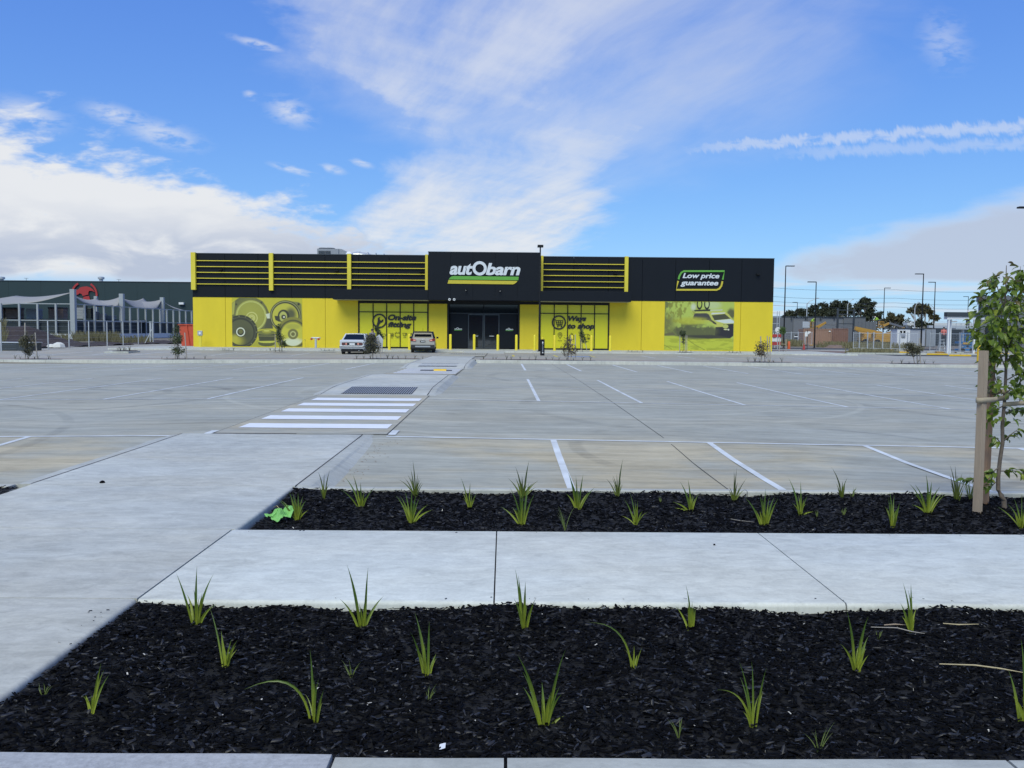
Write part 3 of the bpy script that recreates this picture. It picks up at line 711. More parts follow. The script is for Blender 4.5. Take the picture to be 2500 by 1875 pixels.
def emblem(px, py, rpx, strokes, polys, name='window_emblem'):
    cx, cz = fx(px, py, YB), fz(px, py, YB); b = MB(); ring(b, cx, cz, rpx*.80*PXM, rpx*PXM, YB-.07, YB-.064)
    e = part(b, name, 'print_black'); b = MB()
    for pl in polys: b.prism_y([(cx+x*PXM, cz-y*PXM) for x, y in pl], YB-.07, YB-.064)
    for (x0, y0, x1, y1, wd) in strokes: b.bar((cx+x0*PXM, YB-.067, cz-y0*PXM), (cx+x1*PXM, YB-.067, cz-y1*PXM), wd*PXM, 0.006, up=(0, 1, 0))
    part(b, 'emblem_figure', 'print_black', parent=e)
emblem(926.5, 783.5, 17.5, [], [[(-7.5, 12.5), (-3.5, 14), (2.5, 4.5), (7, 3.5), (9.5, 0), (9, -4.5), (5.5, -1), (1, -2), (0, -5.5), (2, -9), (-2, -8.5), (-4.5, -5), (-4, 0.5)]])
emblem(1364.3, 787.3, 17.5, [(-10.5, -7, -8, -7, 1.6), (-8, -7, -5, 6, 1.8), (-6.5, -4.5, 10, -4.5, 1.6), (-5.5, .5, 8.5, .5, 1.4), (-5, 5, 8, 5, 1.8), (10, -4.5, 8, 5, 1.6), (-1, -4.5, -.5, 5, 1.3), (4, -4.5, 3.5, 5, 1.3), (-4.5, 8, 8.5, 8, 1.4)],
       [[(-2.6+1.6*math.cos(a), 10.2+1.6*math.sin(a)) for a in np.linspace(0, 6.28, 11)[:-1]], [(6+1.6*math.cos(a), 10.2+1.6*math.sin(a)) for a in np.linspace(0, 6.28, 11)[:-1]]])
def icon(px, py, segs, wd=0.9):
    cx, cz = fx(px, py, YB), fz(px, py, YB); b = MB()
    for (x0, y0, x1, y1) in segs: b.bar((cx+x0*PXM, YB-.067, cz-y0*PXM), (cx+x1*PXM, YB-.067, cz-y1*PXM), wd*PXM, 0.006, up=(0, 1, 0))
    part(b, 'window_icon', 'print_black')
def poly_segs(p, close=True): return [(p[i][0], p[i][1], p[(i+1) % len(p)][0], p[(i+1) % len(p)][1]) for i in range(len(p) if close else len(p)-1)]
def circ(cx, cy, r, n=10): return poly_segs([(cx+r*math.cos(2*math.pi*k/n), cy+r*math.sin(2*math.pi*k/n)) for k in range(n)])
pin = [(-5, -3), (-4.4, -5.3), (-2.6, -7), (0, -7.6), (2.6, -7), (4.4, -5.3), (5, -3), (4, 0.5), (0, 6.8), (-4, .5)]
dash = [(-5, 12, 5, 12)]
icon(1367, 819.5, poly_segs(pin)+circ(0, -2.5, 2)+dash)
icon(1395.5, 821, poly_segs([(-5, -3), (5, -3), (5, 7), (-5, 7)])+circ(0, -5, 2.2)+[(-5, 13, 5, 13)])
icon(1435, 822, poly_segs([(-9, -6), (0, -6), (0, 5), (-9, 5)])+poly_segs([(0, -5), (3.5, -5), (6, 0), (6, 4), (0, 4)])+circ(2.5, 4.5, 2)+[(-7, 11, 2, 11)])
icon(908.5, 818.5, poly_segs([(-5, 4), (-5, -4), (0, -4), (1, 0), (5, 2), (5, 4)])+[(-4, 8.5, 4, 8.5)])
icon(936.5, 818, poly_segs([(-5, 0), (-2, -3), (3, -3), (6, 0), (3, 3), (-3, 3)])+[(-4, 7.5, 4, 7.5)])
icon(955.5, 817.5, poly_segs([(-5, -3.5), (5, -3.5), (5, 3), (-5, 3)])+poly_segs([(-1, -1), (3, -1), (3, 2), (-1, 2)])+[(-4, 7, 4, 7)])
icon(971, 817, poly_segs([(-6, -4), (6, -4), (6, 4), (-6, 4)])+[(-4, -5.5, -2, -5.5), (2, -5.5, 4, -5.5), (-4, 7, 4, 7)])
icon(988.5, 817, poly_segs([(-5.5, -3), (0, -4), (5.5, -3), (3, 2.5), (-3, 2.5)])+[(0, 2, 3, -3), (-3.5, 6.5, 3.5, 6.5)])
icon(1005.5, 817.5, poly_segs([(0, -4), (-3, -3), (-4, 0), (-3, 3), (0, 4)])+[(2, -3, 5, -3), (2, 0, 5, 0), (2, 3, 5, 3), (-3, 6.5, 3, 6.5)])

# ---- the signs
mat('sign_white', (0.62, 0.66, 0.70), 0.4, 0.03); mat('sign_green', (0.115, 0.36, 0.045), 0.4, 0.05); mat('sign_yellow', (0.52, 0.44, 0.035), 0.4, 0.05)
YS = YC-.12
def zoomp(x, y): return 1080+x/10.055, 630+y/10.055
def sp(x, y): p = zoomp(x, y); return fx(p[0], p[1], YS), fz(p[0], p[1], YS)
sign = thing('shop_sign', 'pale italic lettering with one huge O above green and yellow bars', 'sign', (*[sp(1000, 640)[0]], YS, sp(1000, 640)[1]))
def letters(txt, x0, x1, ytop, ybot, bold):
    a, t_ = sp(x0, ytop); c, b_ = sp(x1, ybot)
    for me in text_mesh(txt, (a, c, b_, t_), YS, .045, bold, 0.22, 0.94): obj('letter', me, 'sign_white', sign, world=True)
letters('aut', 178, 745, 130, 416, 0.035); letters('barn', 1068, 1915, 122, 428, 0.035)
cx, cz = sp(915, 253); r1 = (sp(1090, 253)[0]-sp(740, 253)[0])/2
b = MB(); ring(b, cx, cz, r1*.60, r1, YS-.02, YS+.035); part(b, 'letter', 'sign_white', parent=sign)
def arcpts(cx, cy, rx, ry, a0, a1, n=8): return [(cx+rx*math.cos(math.radians(a0+(a1-a0)*k/n)), cy-ry*math.sin(math.radians(a0+(a1-a0)*k/n))) for k in range(n+1)]
gb = [(155, 525), (185, 482), (225, 452), (265, 440), (1875, 458), (1862, 545)]
yb_ = [(150, 540), (1845, 562), (1815, 600), (1775, 630), (1725, 645), (128, 627)]
for nm, pts, m_ in (('green_bar', gb, 'sign_green'), ('yellow_bar', yb_, 'sign_yellow')):
    b = MB(); b.prism_y([sp(*p) for p in pts][::-1], YS, YS+.05); part(b, nm, m_, parent=sign)
sign2 = thing('promise_sign', 'white italic lettering in a rounded green and yellow outline on the black wall', 'sign', (bx(1710), YB-.1, fz(1710, 700, YB)))
def s2(x, y): p = (1500+x/5.267, 600+y/5.267); return fx(p[0], p[1], YB-.1), fz(p[0], p[1], YB-.1)
for txt, x0, x1, y0, y1 in (('Low price', 878, 1350, 350, 440), ('guarantee', 852, 1336, 448, 532)):
    a, t_ = s2(x0, y0); c, b_ = s2(x1, y1)
    for me in text_mesh(txt, (a, c, b_, t_), YB-.1, .04, 0.03, 0.25): obj('letter', me, 'sign_white', sign2, world=True)
def stroke(pts, wd, nm, m_):
    b = MB(); n = len(pts); W_ = [Vector((q[0], 0, q[1])) for q in (s2(*p) for p in pts)]; P = []
    for k in range(n):
        d = (W_[min(k+1, n-1)]-W_[max(0, k-1)]).normalized(); nn = Vector((-d.z, 0, d.x))*wd/2
        A_, B_ = W_[k]+nn, W_[k]-nn; P.append([(A_.x, YB-.1, A_.z), (B_.x, YB-.1, B_.z), (B_.x, YB-.05, B_.z), (A_.x, YB-.05, A_.z), (A_.x, YB-.1, A_.z)])
    b.grid(P); part(b, nm, m_, parent=sign2)
stroke([(825, 432), (838, 385), (862, 345), (895, 326), (1415, 326), (1393, 436)], .15, 'outline_top', 'sign_green')
stroke([(1390, 455), (1376, 515), (1350, 552), (1315, 567), (797, 566), (820, 452)], .15, 'outline_bottom', 'sign_yellow')
# small copies on the entrance panels
for (p0, p1) in (((1109.5, 800), (1128, 804.5)), ((1235, 801), (1253, 805.5))):
    x0, x1 = fx(p0[0], p0[1], YB+.5), fx(p1[0], p1[1], YB+.5); z0, z1 = fz(p0[0], p1[1], YB+.5), fz(p0[0], p0[1], YB+.5)
    w_ = x1-x0
    for me in text_mesh('aut', (x0, x0+.33*w_, z0, z0+.75*(z1-z0)), YB+.535, .008, .05, .22): obj('panel_lettering', me, 'white_metal', shop, world=True)
    for me in text_mesh('barn', (x0+.50*w_, x1, z0, z0+.75*(z1-z0)), YB+.535, .008, .05, .22): obj('panel_lettering', me, 'white_metal', shop, world=True)
    b = MB(); ring(b, x0+.41*w_, z0+.5*(z1-z0), .055, .10, YB+.533, YB+.545, n=16); part(b, 'panel_lettering', 'white_metal')
    b = MB(); b.box(x0-.02, x1-.02, YB+.535, YB+.545, z0-.08, z0-.02); part(b, 'panel_bar', 'sign_green')
for px in (1097.5, 1109):
    b = MB(); ring(b, fx(px, 733, YC), zc0+.06, .05, .10, YC-.085, YC-.061, n=12); part(b, 'door_symbol', 'white_metal')

# ---- printed murals: colour laid on a flat board, no relief
def smooth(e0, e1, v): t = np.clip((v-e0)/(e1-e0), 0, 1); return t*t*(3-2*t)
_rs = np.random.RandomState(4)
def fbm(X, Y, s, n=4, seed=0):
    r = np.random.RandomState(seed); o = np.zeros_like(X); a = 1.0; tot = 0
    for k in range(n):
        N = 64; T = r.rand(N, N); u = (X*s) % (N-1); v = (Y*s) % (N-1); i = u.astype(int); j = v.astype(int); fu = u-i; fv = v-j
        fu = fu*fu*(3-2*fu); fv = fv*fv*(3-2*fv)
        o += a*((T[i, j]*(1-fu)+T[(i+1) % N, j]*fu)*(1-fv)+(T[i, (j+1) % N]*(1-fu)+T[(i+1) % N, (j+1) % N]*fu)*fv); tot += a; a *= .55; s *= 2.03
    return o/tot
class Paint:
    def __init__(s, w, h, col):
        s.X, s.Y = np.meshgrid(np.arange(w)+.5, np.arange(h)+.5); s.C = np.ones((h, w, 3))*np.array(lin(*col)); s.w, s.h = w, h
    def put(s, a, col):
        c = np.array(lin(*col)) if not isinstance(col, np.ndarray) else col
        s.C = s.C*(1-a[..., None]) + c*a[..., None]
    def ell(s, cx, cy, rx, ry=None, soft=1.2):
        ry = ry or rx; d = np.sqrt(((s.X-cx)/rx)**2+((s.Y-cy)/ry)**2); return 1-smooth(1-soft/rx, 1+soft/rx, d)
    def ring(s, cx, cy, r, w, ry=None, rx=None):
        ry = ry or r; d = np.sqrt(((s.X-cx)/r)**2+((s.Y-cy)/ry)**2)*r; return 1-smooth(w*.5, w*.5+1.2, abs(d-r))
    def poly(s, pts, soft=None):
        from math import hypot
        inside = np.zeros_like(s.X, bool); n = len(pts); dist = np.full_like(s.X, 1e9)
        for i in range(n):
            x0, y0 = pts[i]; x1, y1 = pts[(i+1) % n]
            c = ((y0 > s.Y) != (y1 > s.Y)) & (s.X < (x1-x0)*(s.Y-y0)/((y1-y0) or 1e-9)+x0); inside ^= c
            L2 = (x1-x0)**2+(y1-y0)**2 or 1e-9; t = np.clip(((s.X-x0)*(x1-x0)+(s.Y-y0)*(y1-y0))/L2, 0, 1)
            dist = np.minimum(dist, np.hypot(s.X-x0-t*(x1-x0), s.Y-y0-t*(y1-y0)))
        sd = np.where(inside, dist, -dist); k = soft or 1.0; return smooth(-k, k, sd)
    def line(s, pts, w):
        dist = np.full_like(s.X, 1e9)
        for i in range(len(pts)-1):
            x0, y0 = pts[i]; x1, y1 = pts[i+1]; L2 = (x1-x0)**2+(y1-y0)**2 or 1e-9; t = np.clip(((s.X-x0)*(x1-x0)+(s.Y-y0)*(y1-y0))/L2, 0, 1)
            dist = np.minimum(dist, np.hypot(s.X-x0-t*(x1-x0), s.Y-y0-t*(y1-y0)))
        return 1-smooth(w*.5-.5, w*.5+.8, dist)
def board(P, px0, px1, py0, py1, Y, name, gain):
    x0, x1 = bx(px0, 790), bx(px1, 790); z0, z1 = SFZ+.06, ZSPL-.03
    h, w_ = P.h, P.w
    X = x0+(x1-x0)*(P.X/w_); Z = z1-(z1-z0)*(P.Y/h)
    V = np.stack([X, np.full_like(X, Y), Z], -1).reshape(-1, 3)
    idx = np.arange(h*w_).reshape(h, w_); Fq = np.stack([idx[:-1, :-1], idx[1:, :-1], idx[1:, 1:], idx[:-1, 1:]], -1).reshape(-1, 4)
    me = bpy.data.meshes.new(name); me.from_pydata(V.tolist(), [], Fq.tolist())
    at_ = me.color_attributes.new('Col', 'FLOAT_COLOR', 'POINT'); c = np.clip(P.C*gain, 0.004, 0.85); c = np.concatenate([c, np.ones((h, w_, 1))], -1)
    at_.data.foreach_set('color', c.reshape(-1).astype(np.float32)); me.update()
    o = obj(name, me, vcol_mat(name, 0.55), shop, world=True)
    return o
S = 0.13      # board pixels per zoomed pixel
P = Paint(236, 162, (198, 190, 50))
def c_(x, y): return ((x-170)*S, (y-175)*S)
P.put(smooth(0, 236, P.X)*.25, (190, 190, 60))
P.put(P.poly([c_(*p) for p in ((165, 640), (165, 330), (270, 240), (360, 178), (800, 182), (960, 260), (1060, 400), (1130, 560), (1060, 960), (820, 990), (300, 900))]), (104, 106, 62))
P.put(P.poly([c_(*p) for p in ((175, 620), (180, 330), (255, 260), (225, 600))]), (175, 175, 80))
P.put(P.ell(*c_(665, 640), 400*S), (150, 150, 78)); P.put(P.ring(*c_(665, 640), 385*S, 2), (180, 182, 95)); P.put(P.ell(*c_(665, 650), 360*S), (158, 158, 70))
P.put(P.ell(*c_(640, 560), 300*S, soft=30)*.5, (178, 178, 72)); P.put(P.ring(*c_(665, 640), 362*S, 1.6), (196, 200, 110))
for r in (140, 75, 40): P.put(P.ring(*c_(680, 690), r*S, 2.2), (206, 206, 120))
P.put(P.ell(*c_(285, 350), 26*S), (70, 72, 48)); P.put(P.ell(*c_(930, 300), 24*S), (70, 72, 48))
P.put(P.poly([c_(*p) for p in ((1040, 590), (1170, 560), (1150, 700), (1080, 710))]), (215, 220, 190)); P.put(P.poly([c_(*p) for p in ((1080, 700), (1180, 700), (1230, 960), (1000, 960))]), (84, 86, 60))
P.put(P.poly([c_(*p) for p in ((1300, 370), (1560, 240), (1900, 280), (1960, 330), (1975, 760), (1700, 800))]), (130, 132, 70))
P.put(P.ell(*c_(1550, 640), 405*S), (50, 52, 38)); P.put(P.ring(*c_(1550, 640), 375*S, 2.2), (150, 150, 96)); P.put(P.ell(*c_(1545, 645), 335*S), (196, 192, 70))
P.put(P.ell(*c_(1690, 590), 130*S, 160*S, soft=10), (92, 94, 60)); P.put(P.ell(*c_(1500, 640), 150*S, 170*S), (58, 60, 42)); P.put(P.ell(*c_(1490, 650), 100*S, 130*S), (186, 188, 100)); P.put(P.ell(*c_(1500, 660), 60*S), (60, 60, 44)); P.put(P.ell(*c_(1510, 660), 24*S), (225, 225, 200))
P.put(P.poly([c_(*p) for p in ((1265, 630), (1400, 640), (1400, 790), (1290, 740))]), (60, 62, 44)); P.put(P.ell(*c_(1890, 330), 30*S), (40, 40, 34))
P.put(P.poly([c_(*p) for p in ((640, 1420), (840, 1240), (1400, 1220), (1500, 1420))]), (176, 172, 55))
P.put(P.ell(*c_(1060, 1330), 220*S, 85*S), (92, 94, 50)); P.put(P.ell(*c_(1060, 1290), 215*S, 40*S), (200, 200, 80)); P.put(P.poly([c_(*p) for p in ((840, 1100), (1280, 1090), (1260, 1270), (870, 1280))]), (70, 72, 46))
P.put(P.ell(*c_(1050, 1060), 235*S, 60*S), (120, 122, 60)); P.put(P.ell(*c_(1060, 1030), 120*S, 55*S), (160, 156, 60)); P.put(P.ell(*c_(1060, 1015), 80*S, 26*S), (200, 198, 90)); P.put(P.line([c_(830, 1150), c_(1260, 1150)], 2), (140, 140, 80))
P.put(P.ell(*c_(395, 1050), 432*S), (56, 58, 42)); P.put(P.ring(*c_(395, 1050), 375*S, 3), (82, 84, 58)); P.put(P.ell(*c_(395, 1060), 325*S), (92, 94, 62))
P.put(P.ell(*c_(250, 1260), 220*S, 130*S, soft=16)*P.ell(*c_(395, 1060), 325*S), (186, 180, 60)); P.put(P.ell(*c_(520, 1150), 150*S, 180*S, soft=18)*.6, (70, 72, 50)); P.put(P.ell(*c_(390, 1055), 125*S), (40, 42, 32)); P.put(P.ring(*c_(390, 1050), 100*S, 2.6), (222, 226, 200)); P.put(P.ell(*c_(390, 1040), 60*S), (112, 112, 62))
for a in range(0, 360, 24): P.put(P.ell(*c_(395+405*math.cos(math.radians(a)), 1050+405*math.sin(math.radians(a))), 12*S), (150, 150, 110))
P.put(P.ell(*c_(1745, 1090), 432*S), (138, 134, 58)); P.put(P.ring(*c_(1745, 1090), 345*S, 4), (88, 88, 50)); P.put(P.ell(*c_(1740, 1095), 300*S), (200, 196, 66)); P.put(P.ell(*c_(1740, 1330), 260*S, 130*S, soft=14)*P.ell(*c_(1740, 1095), 300*S), (214, 220, 190))
P.put(P.ell(*c_(1740, 900), 200*S, 70*S, soft=10)*.6, (160, 160, 70)); P.put(P.ell(*c_(1740, 1095), 135*S), (120, 118, 64)); P.put(P.ell(*c_(1740, 1095), 75*S), (196, 198, 130)); P.put(P.ell(*c_(1740, 1095), 50*S), (112, 110, 60))
board(P, 566.5, 738.5, 726, 846, YB-.012, 'mural', 0.82)
P = Paint(236, 162, (182, 200, 90)); S = 0.136
def c_(x, y): return ((x-205)*S, (y-170)*S)
n1 = fbm(P.X, P.Y, .06, 5, 3); n2 = fbm(P.X, P.Y*.6, .13, 4, 8)
P.put(smooth(.46, .60, n2)*smooth(110, 60, P.X)*.8, (118, 122, 58)); P.put(smooth(34, 14, P.X)*.85*smooth(.35, .55, n1), (92, 94, 60)); P.put(smooth(60, 20, P.X)*smooth(20, 70, P.Y)*.7, (124, 126, 64))
P.put(smooth(.5, .56, n2)*smooth(90, 60, P.Y)*smooth(130, 100, P.X)*.6, (150, 152, 54)); P.put(P.ell(*c_(920, 300), 60*S, 80*S, soft=5), (205, 214, 180))
P.put(P.ell(*c_(1400, 250), 200*S, 100*S, soft=14)*.6, (200, 212, 170)); P.put(P.ell(*c_(1860, 460), 110*S, 130*S, soft=6)*smooth(.3, .6, n1), (96, 98, 60))
P.put(P.poly([c_(*p) for p in ((205, 1010), (1900, 1060), (1950, 1370), (205, 1370))], 3), (192, 200, 62)); P.put(smooth(.52, .62, fbm(P.X*.25, P.Y, .12, 4, 5))*smooth(118, 128, P.Y)*.45, (140, 146, 40))
P.put(P.line([c_(780, 1100), c_(1000, 1240), c_(1220, 1350)], 1.6)*.8, (112, 120, 44)); P.put(P.line([c_(210, 1240), c_(400, 1340)], 1.6)*.8, (112, 120, 44))
for cx0 in (1070, 1255): P.put(P.ring(*c_(cx0, 230), 58*S, 2.4, ry=110*S), (34, 34, 30))
P.put(P.poly([c_(*p) for p in ((930, 375), (1340, 350), (1340, 400), (960, 410))]), (48, 50, 40)); P.put(P.poly([c_(*p) for p in ((1340, 370), (1650, 350), (1640, 385), (1340, 400))]), (200, 205, 170))
P.put(P.poly([c_(*p) for p in ((900, 640), (930, 470), (990, 415), (1700, 405), (1800, 470), (1930, 620), (1930, 800), (1500, 790), (1350, 660), (1200, 640))]), (196, 198, 96))
P.put(P.poly([c_(*p) for p in ((905, 590), (950, 455), (1250, 450), (1310, 480), (1420, 690), (1300, 620), (1030, 620))], 1.5), (70, 70, 66)); P.put(P.poly([c_(*p) for p in ((1360, 480), (1690, 455), (1720, 430), (1380, 440))]), (214, 220, 214))
P.put(P.poly([c_(*p) for p in ((1380, 500), (1710, 465), (1850, 580), (1450, 625))]), (74, 76, 52)); P.put(P.poly([c_(*p) for p in ((1450, 630), (1850, 590), (1940, 640), (1940, 690), (1700, 695))]), (212, 222, 216))
P.put(P.poly([c_(*p) for p in ((1360, 600), (1500, 690), (1500, 730), (1420, 700))]), (60, 62, 50)); P.put(P.poly([c_(*p) for p in ((1480, 790), (1660, 780), (1680, 720), (1930, 700), (1930, 1000), (1850, 1060), (1540, 1040), (1470, 960))]), (40, 40, 46))
P.put(P.ell(*c_(1730, 770), 70*S, 50*S), (190, 196, 110)); P.put(P.ell(*c_(1735, 845), 50*S, 14*S), (220, 220, 160)); P.put(P.ell(*c_(1805, 850), 20*S), (226, 226, 200)); P.put(P.ell(*c_(1520, 950), 56*S, 66*S), (34, 34, 36))
dust = P.ell(*c_(980, 900), 570*S, 190*S, soft=14)*smooth(.18, .5, n1+.25*smooth(c_(0, 760)[1], c_(0, 900)[1], P.Y)); P.put(dust*.92, (84, 86, 58)); P.put(P.ell(*c_(900, 640), 420*S, 90*S, soft=26)*.75*smooth(.3, .6, n1+.1), (186, 186, 56))
P.put(P.poly([c_(*p) for p in ((205, 960), (420, 920), (500, 1000), (205, 1010))], 2), (104, 100, 66)); P.put(P.poly([c_(*p) for p in ((480, 1000), (1500, 980), (1850, 1060), (1300, 1080), (900, 1040))], 3), (62, 62, 50))
board(P, 1622, 1792, 738, 857, YB-.012, 'mural', 0.82)

# ---- things fixed to or standing against the shop
def wall_lamp(px, py, Y, label, small=False):
    x, z = fx(px, py, Y), fz(px, py, Y); t = thing('wall_light', label, 'light', (x, Y, z), group='lamps on the black wall')
    b = MB(); b.box(-.06, .06, -.04, .0, -.06, .06); b.build('bracket', 'black', t)
    b = MB(); b.prism_x([(-.04, -.05), (-.26, -.02), (-.28, .07), (-.04, .10)], -.15, .15); b.build('lamp_body', 'black', t, bevel=.01)
for px, py, l in ((539, 659.5, 'small black floodlight between the rails near the shop\'s left end'), (822, 662.5, 'small black floodlight between the rails, above the right half of the parked sedan'), (1029, 665, 'small black floodlight beside the sign box, between its left rails'), (1502, 669, 'small black floodlight between the rails right of the sign box'), (1850, 671, 'small black floodlight high on the plain black wall at the right corner')):
    wall_lamp(px, py, YB-.03, l)
for px, py, l in ((1138, 707, 'left of two black security cameras under the big sign'), (1221, 709, 'right of two black security cameras under the big sign')):
    Y = YC-.065; t = thing('security_camera', l, 'camera', (fx(px, py, Y), Y, fz(px, py, Y)))
    b = MB(); b.box(-.07, .07, -.03, 0, -.02, .1); b.build('mount', 'black', t)
    b = MB(); b.tube([(0, -.03, .05), (0, -.2, .0), (0, -.38, -.06)], .065, 10); b.build('body', 'black', t)
    b = MB(); b.lathe([(.02, -.01), (.045, 0), (.02, .02)], (0, -.385, -.075), 10); b.build('lens', 'white_metal', t)
# roof plant
mat('plant_grey', (0.23, 0.25, 0.28), 0.6, 0.08, 3.0)
RX0, RX1 = fx(774, 610, YB+12), fx(849, 610, YB+12); RZ = fz(800, 607, YB+12)
ac = thing('rooftop_cooling_unit', 'grey boxy cooling unit with two dark louvre bays on the roof', 'air conditioner', ((RX0+RX1)/2, YB+12, ZTOP-.05))
xq = RX0+(RX1-RX0)*.44
b = MB(); b.box(RX0, RX1-.9, YB+12, YB+15, ZTOP-.05, RZ); b.build('casing', 'plant_grey', ac, world=True, bevel=.02)
b = MB(); b.prism_y([(RX1-.9, ZTOP-.05), (RX1-.9, RZ), (RX1-.6, RZ-.02), (RX1+.55, RZ-.75), (RX1+.55, ZTOP-.05)], YB+12.1, YB+14.9); b.build('hood', 'plant_grey', ac, world=True)
for a, c in ((RX0+.15, RX0+.15+(xq-RX0)*.46), (RX0+.15+(xq-RX0)*.5, xq)):
    for k in range(9):
        zz = ZTOP+.02+(RZ-ZTOP-.2)*k/9; b = MB(); b.box(a, c, YB+11.94, YB+11.995, zz, zz+(RZ-ZTOP-.2)/13); b.build('louvre', 'dark_steel', ac, world=True)
    b = MB(); b.lathe([(.5, 0), (.52, .1), (.45, .14)], ((a+c)/2, YB+13, RZ+.003), 16); b.build('fan_cowl', 'dark_steel', ac, world=True)
du0, du1 = fx(856, 620, YB+9), fx(940, 620, YB+9); dz0 = fz(860, 617, YB+9)
mat('duct', (0.55, 0.58, 0.60), 0.35, 0.08, 6.0, metal=0.5)
du = thing('roof_duct', 'long silver air duct with seams tapering down along the roof', 'duct', ((du0+du1)/2, YB+9, ZTOP-.05))
b = MB(); b.tube([(du0, YB+9, dz0-.35), (du0+.6, YB+9, dz0-.3), ((du0+du1)/2, YB+9.2, dz0-.42), (du1-1.2, YB+9.3, dz0-.62), (du1+.2, YB+9.4, dz0-1.1)], [.3, .42, .42, .42, .40], 16); b.build('duct_run', 'duct', du, world=True, smooth=True)
for k in range(4):
    x = du0+.8+k*.75; b = MB(); b.tube([(x, YB+9.05+.06*k, dz0-.33-.05*k), (x+.05, YB+9.05+.06*k, dz0-.335-.05*k)], .455, 16); b.build('seam', 'steel', du, world=True)
b = MB(); b.lathe([(.0, 0), (.28, .05), (.33, .25), (.2, .42), (0, .45)], (fx(853, 622, YB+2), YB+2, ZTOP+.02), 12)
tag(b.build('roof_vent', 'white_metal', smooth=True), 'small white domed vent poking up behind the third yellow fin', 'vent')
# bollards
def make_bollard():
    t = thing('bollard', '', 'bollard', group='yellow bollards along the shop front')
    b = MB(); b.lathe([(.105, 0.0), (.105, 1.16), (.095, 1.22), (.06, 1.25), (0.005, 1.258)], n=18); b.build('post', 'yellow_bollard', t, smooth=True)
    b = MB(); b.lathe([(.16, 0.0), (.16, .012), (.11, .016)], n=18); b.build('base_plate', 'yellow_bollard', t)
    return t
bol = make_bollard(); first = True
BOL = [(851, 851, 'yellow bollard hidden up to its top behind the parked sedan'), (902, 853, 'yellow bollard behind the bushy staked tree beside the sedan'), (950.5, 854, 'yellow bollard left of the parked four-wheel drive, under the word fitting'), (999.5, 854, 'yellow bollard touching the left side of the parked four-wheel drive'),
       (1099.5, 853.6, 'leftmost yellow bollard before the black entrance'), (1157.6, 854, 'yellow bollard in front of the left glass door'), (1215.3, 855, 'yellow bollard in front of the right glass door'), (1260.5, 855, 'rightmost yellow bollard before the black entrance'),
       (1305, 855.5, 'yellow bollard just left of the tall lamp post, before a yellow wall'), (1353.7, 856, 'yellow bollard right of the black parking post, below the trolley emblem'), (1396, 856, 'yellow bollard showing through the sparse brown-leaved tree'), (1443.5, 857, 'yellow bollard before the right window, below the delivery truck picture'), (1489.5, 857, 'rightmost yellow bollard of the shop front')]
for px, py, l in BOL:
    d = ray(px, py); p = EYE+d*((SFZ-CH)/d[2])
    o = bol if first else copy_tree(bol); first = False
    o.location = (p[0], min(71.5, max(67.6, p[1])), SFZ); o['label'] = l
    o.location.x = fx(px, py, o.location.y)
# fire hydrant riser, meter post, hose reel post at the left wall
p = (fx(771, 830, 72.6), 72.6, SFZ); t = thing('fire_booster', 'grey riser pipe with two red outlet caps standing at the yellow wall', 'hydrant', p)
b = MB(); b.tube([(0, 0, 0), (0, 0, .78)], .09, 12); b.build('riser', 'galv', t); b = MB(); b.tube([(-.33, 0, .84), (.33, 0, .84)], .07, 10); b.build('header', 'galv', t)
for s_ in (-1, 1):
    b = MB(); b.tube([(s_*.34, 0, .84), (s_*.30, -.24, .76)], .075, 10); o = b.build('outlet', 'galv', t); b = MB(); b.tube([(s_*.298, -.25, .757), (s_*.29, -.32, .735)], .095, 12); b.build('cap', 'orange_bin', o)
p = (fx(489, 830, 72.9), 72.9, SFZ); t = thing('meter_post', 'grey square meter box on a yellow post near the shop\'s left corner', 'meter', p)
b = MB(); b.box(-.11, .11, -.05, .05, 0, .95); b.build('post', 'yellow_trim', t); b = MB(); b.box(-.2, .2, -.1, .06, .951, 1.35); b.build('meter_box', 'steel', t, bevel=.02); b = MB(); b.lathe([(.09, 0), (.09, .02)], (0, 0, 0), 14); o = b.build('dial', 'white_metal', t); o.rotation_euler = (math.radians(90), 0, 0); o.location = (0, -.1005, 1.15)
p = (fx(744.5, 830, 73.4), 73.4, SFZ); t = thing('tap_post', 'thin yellow water tap post at the right edge of the loudspeaker picture', 'tap', p)
b = MB(); b.tube([(0, 0, 0), (0, 0, .62), (.0, -.08, .68)], .035, 8); b.build('pipe', 'yellow_trim', t); b = MB(); b.bar((-.06, -.06, .7), (.06, -.06, .7), .025); b.build('handle', 'dark_steel', t)

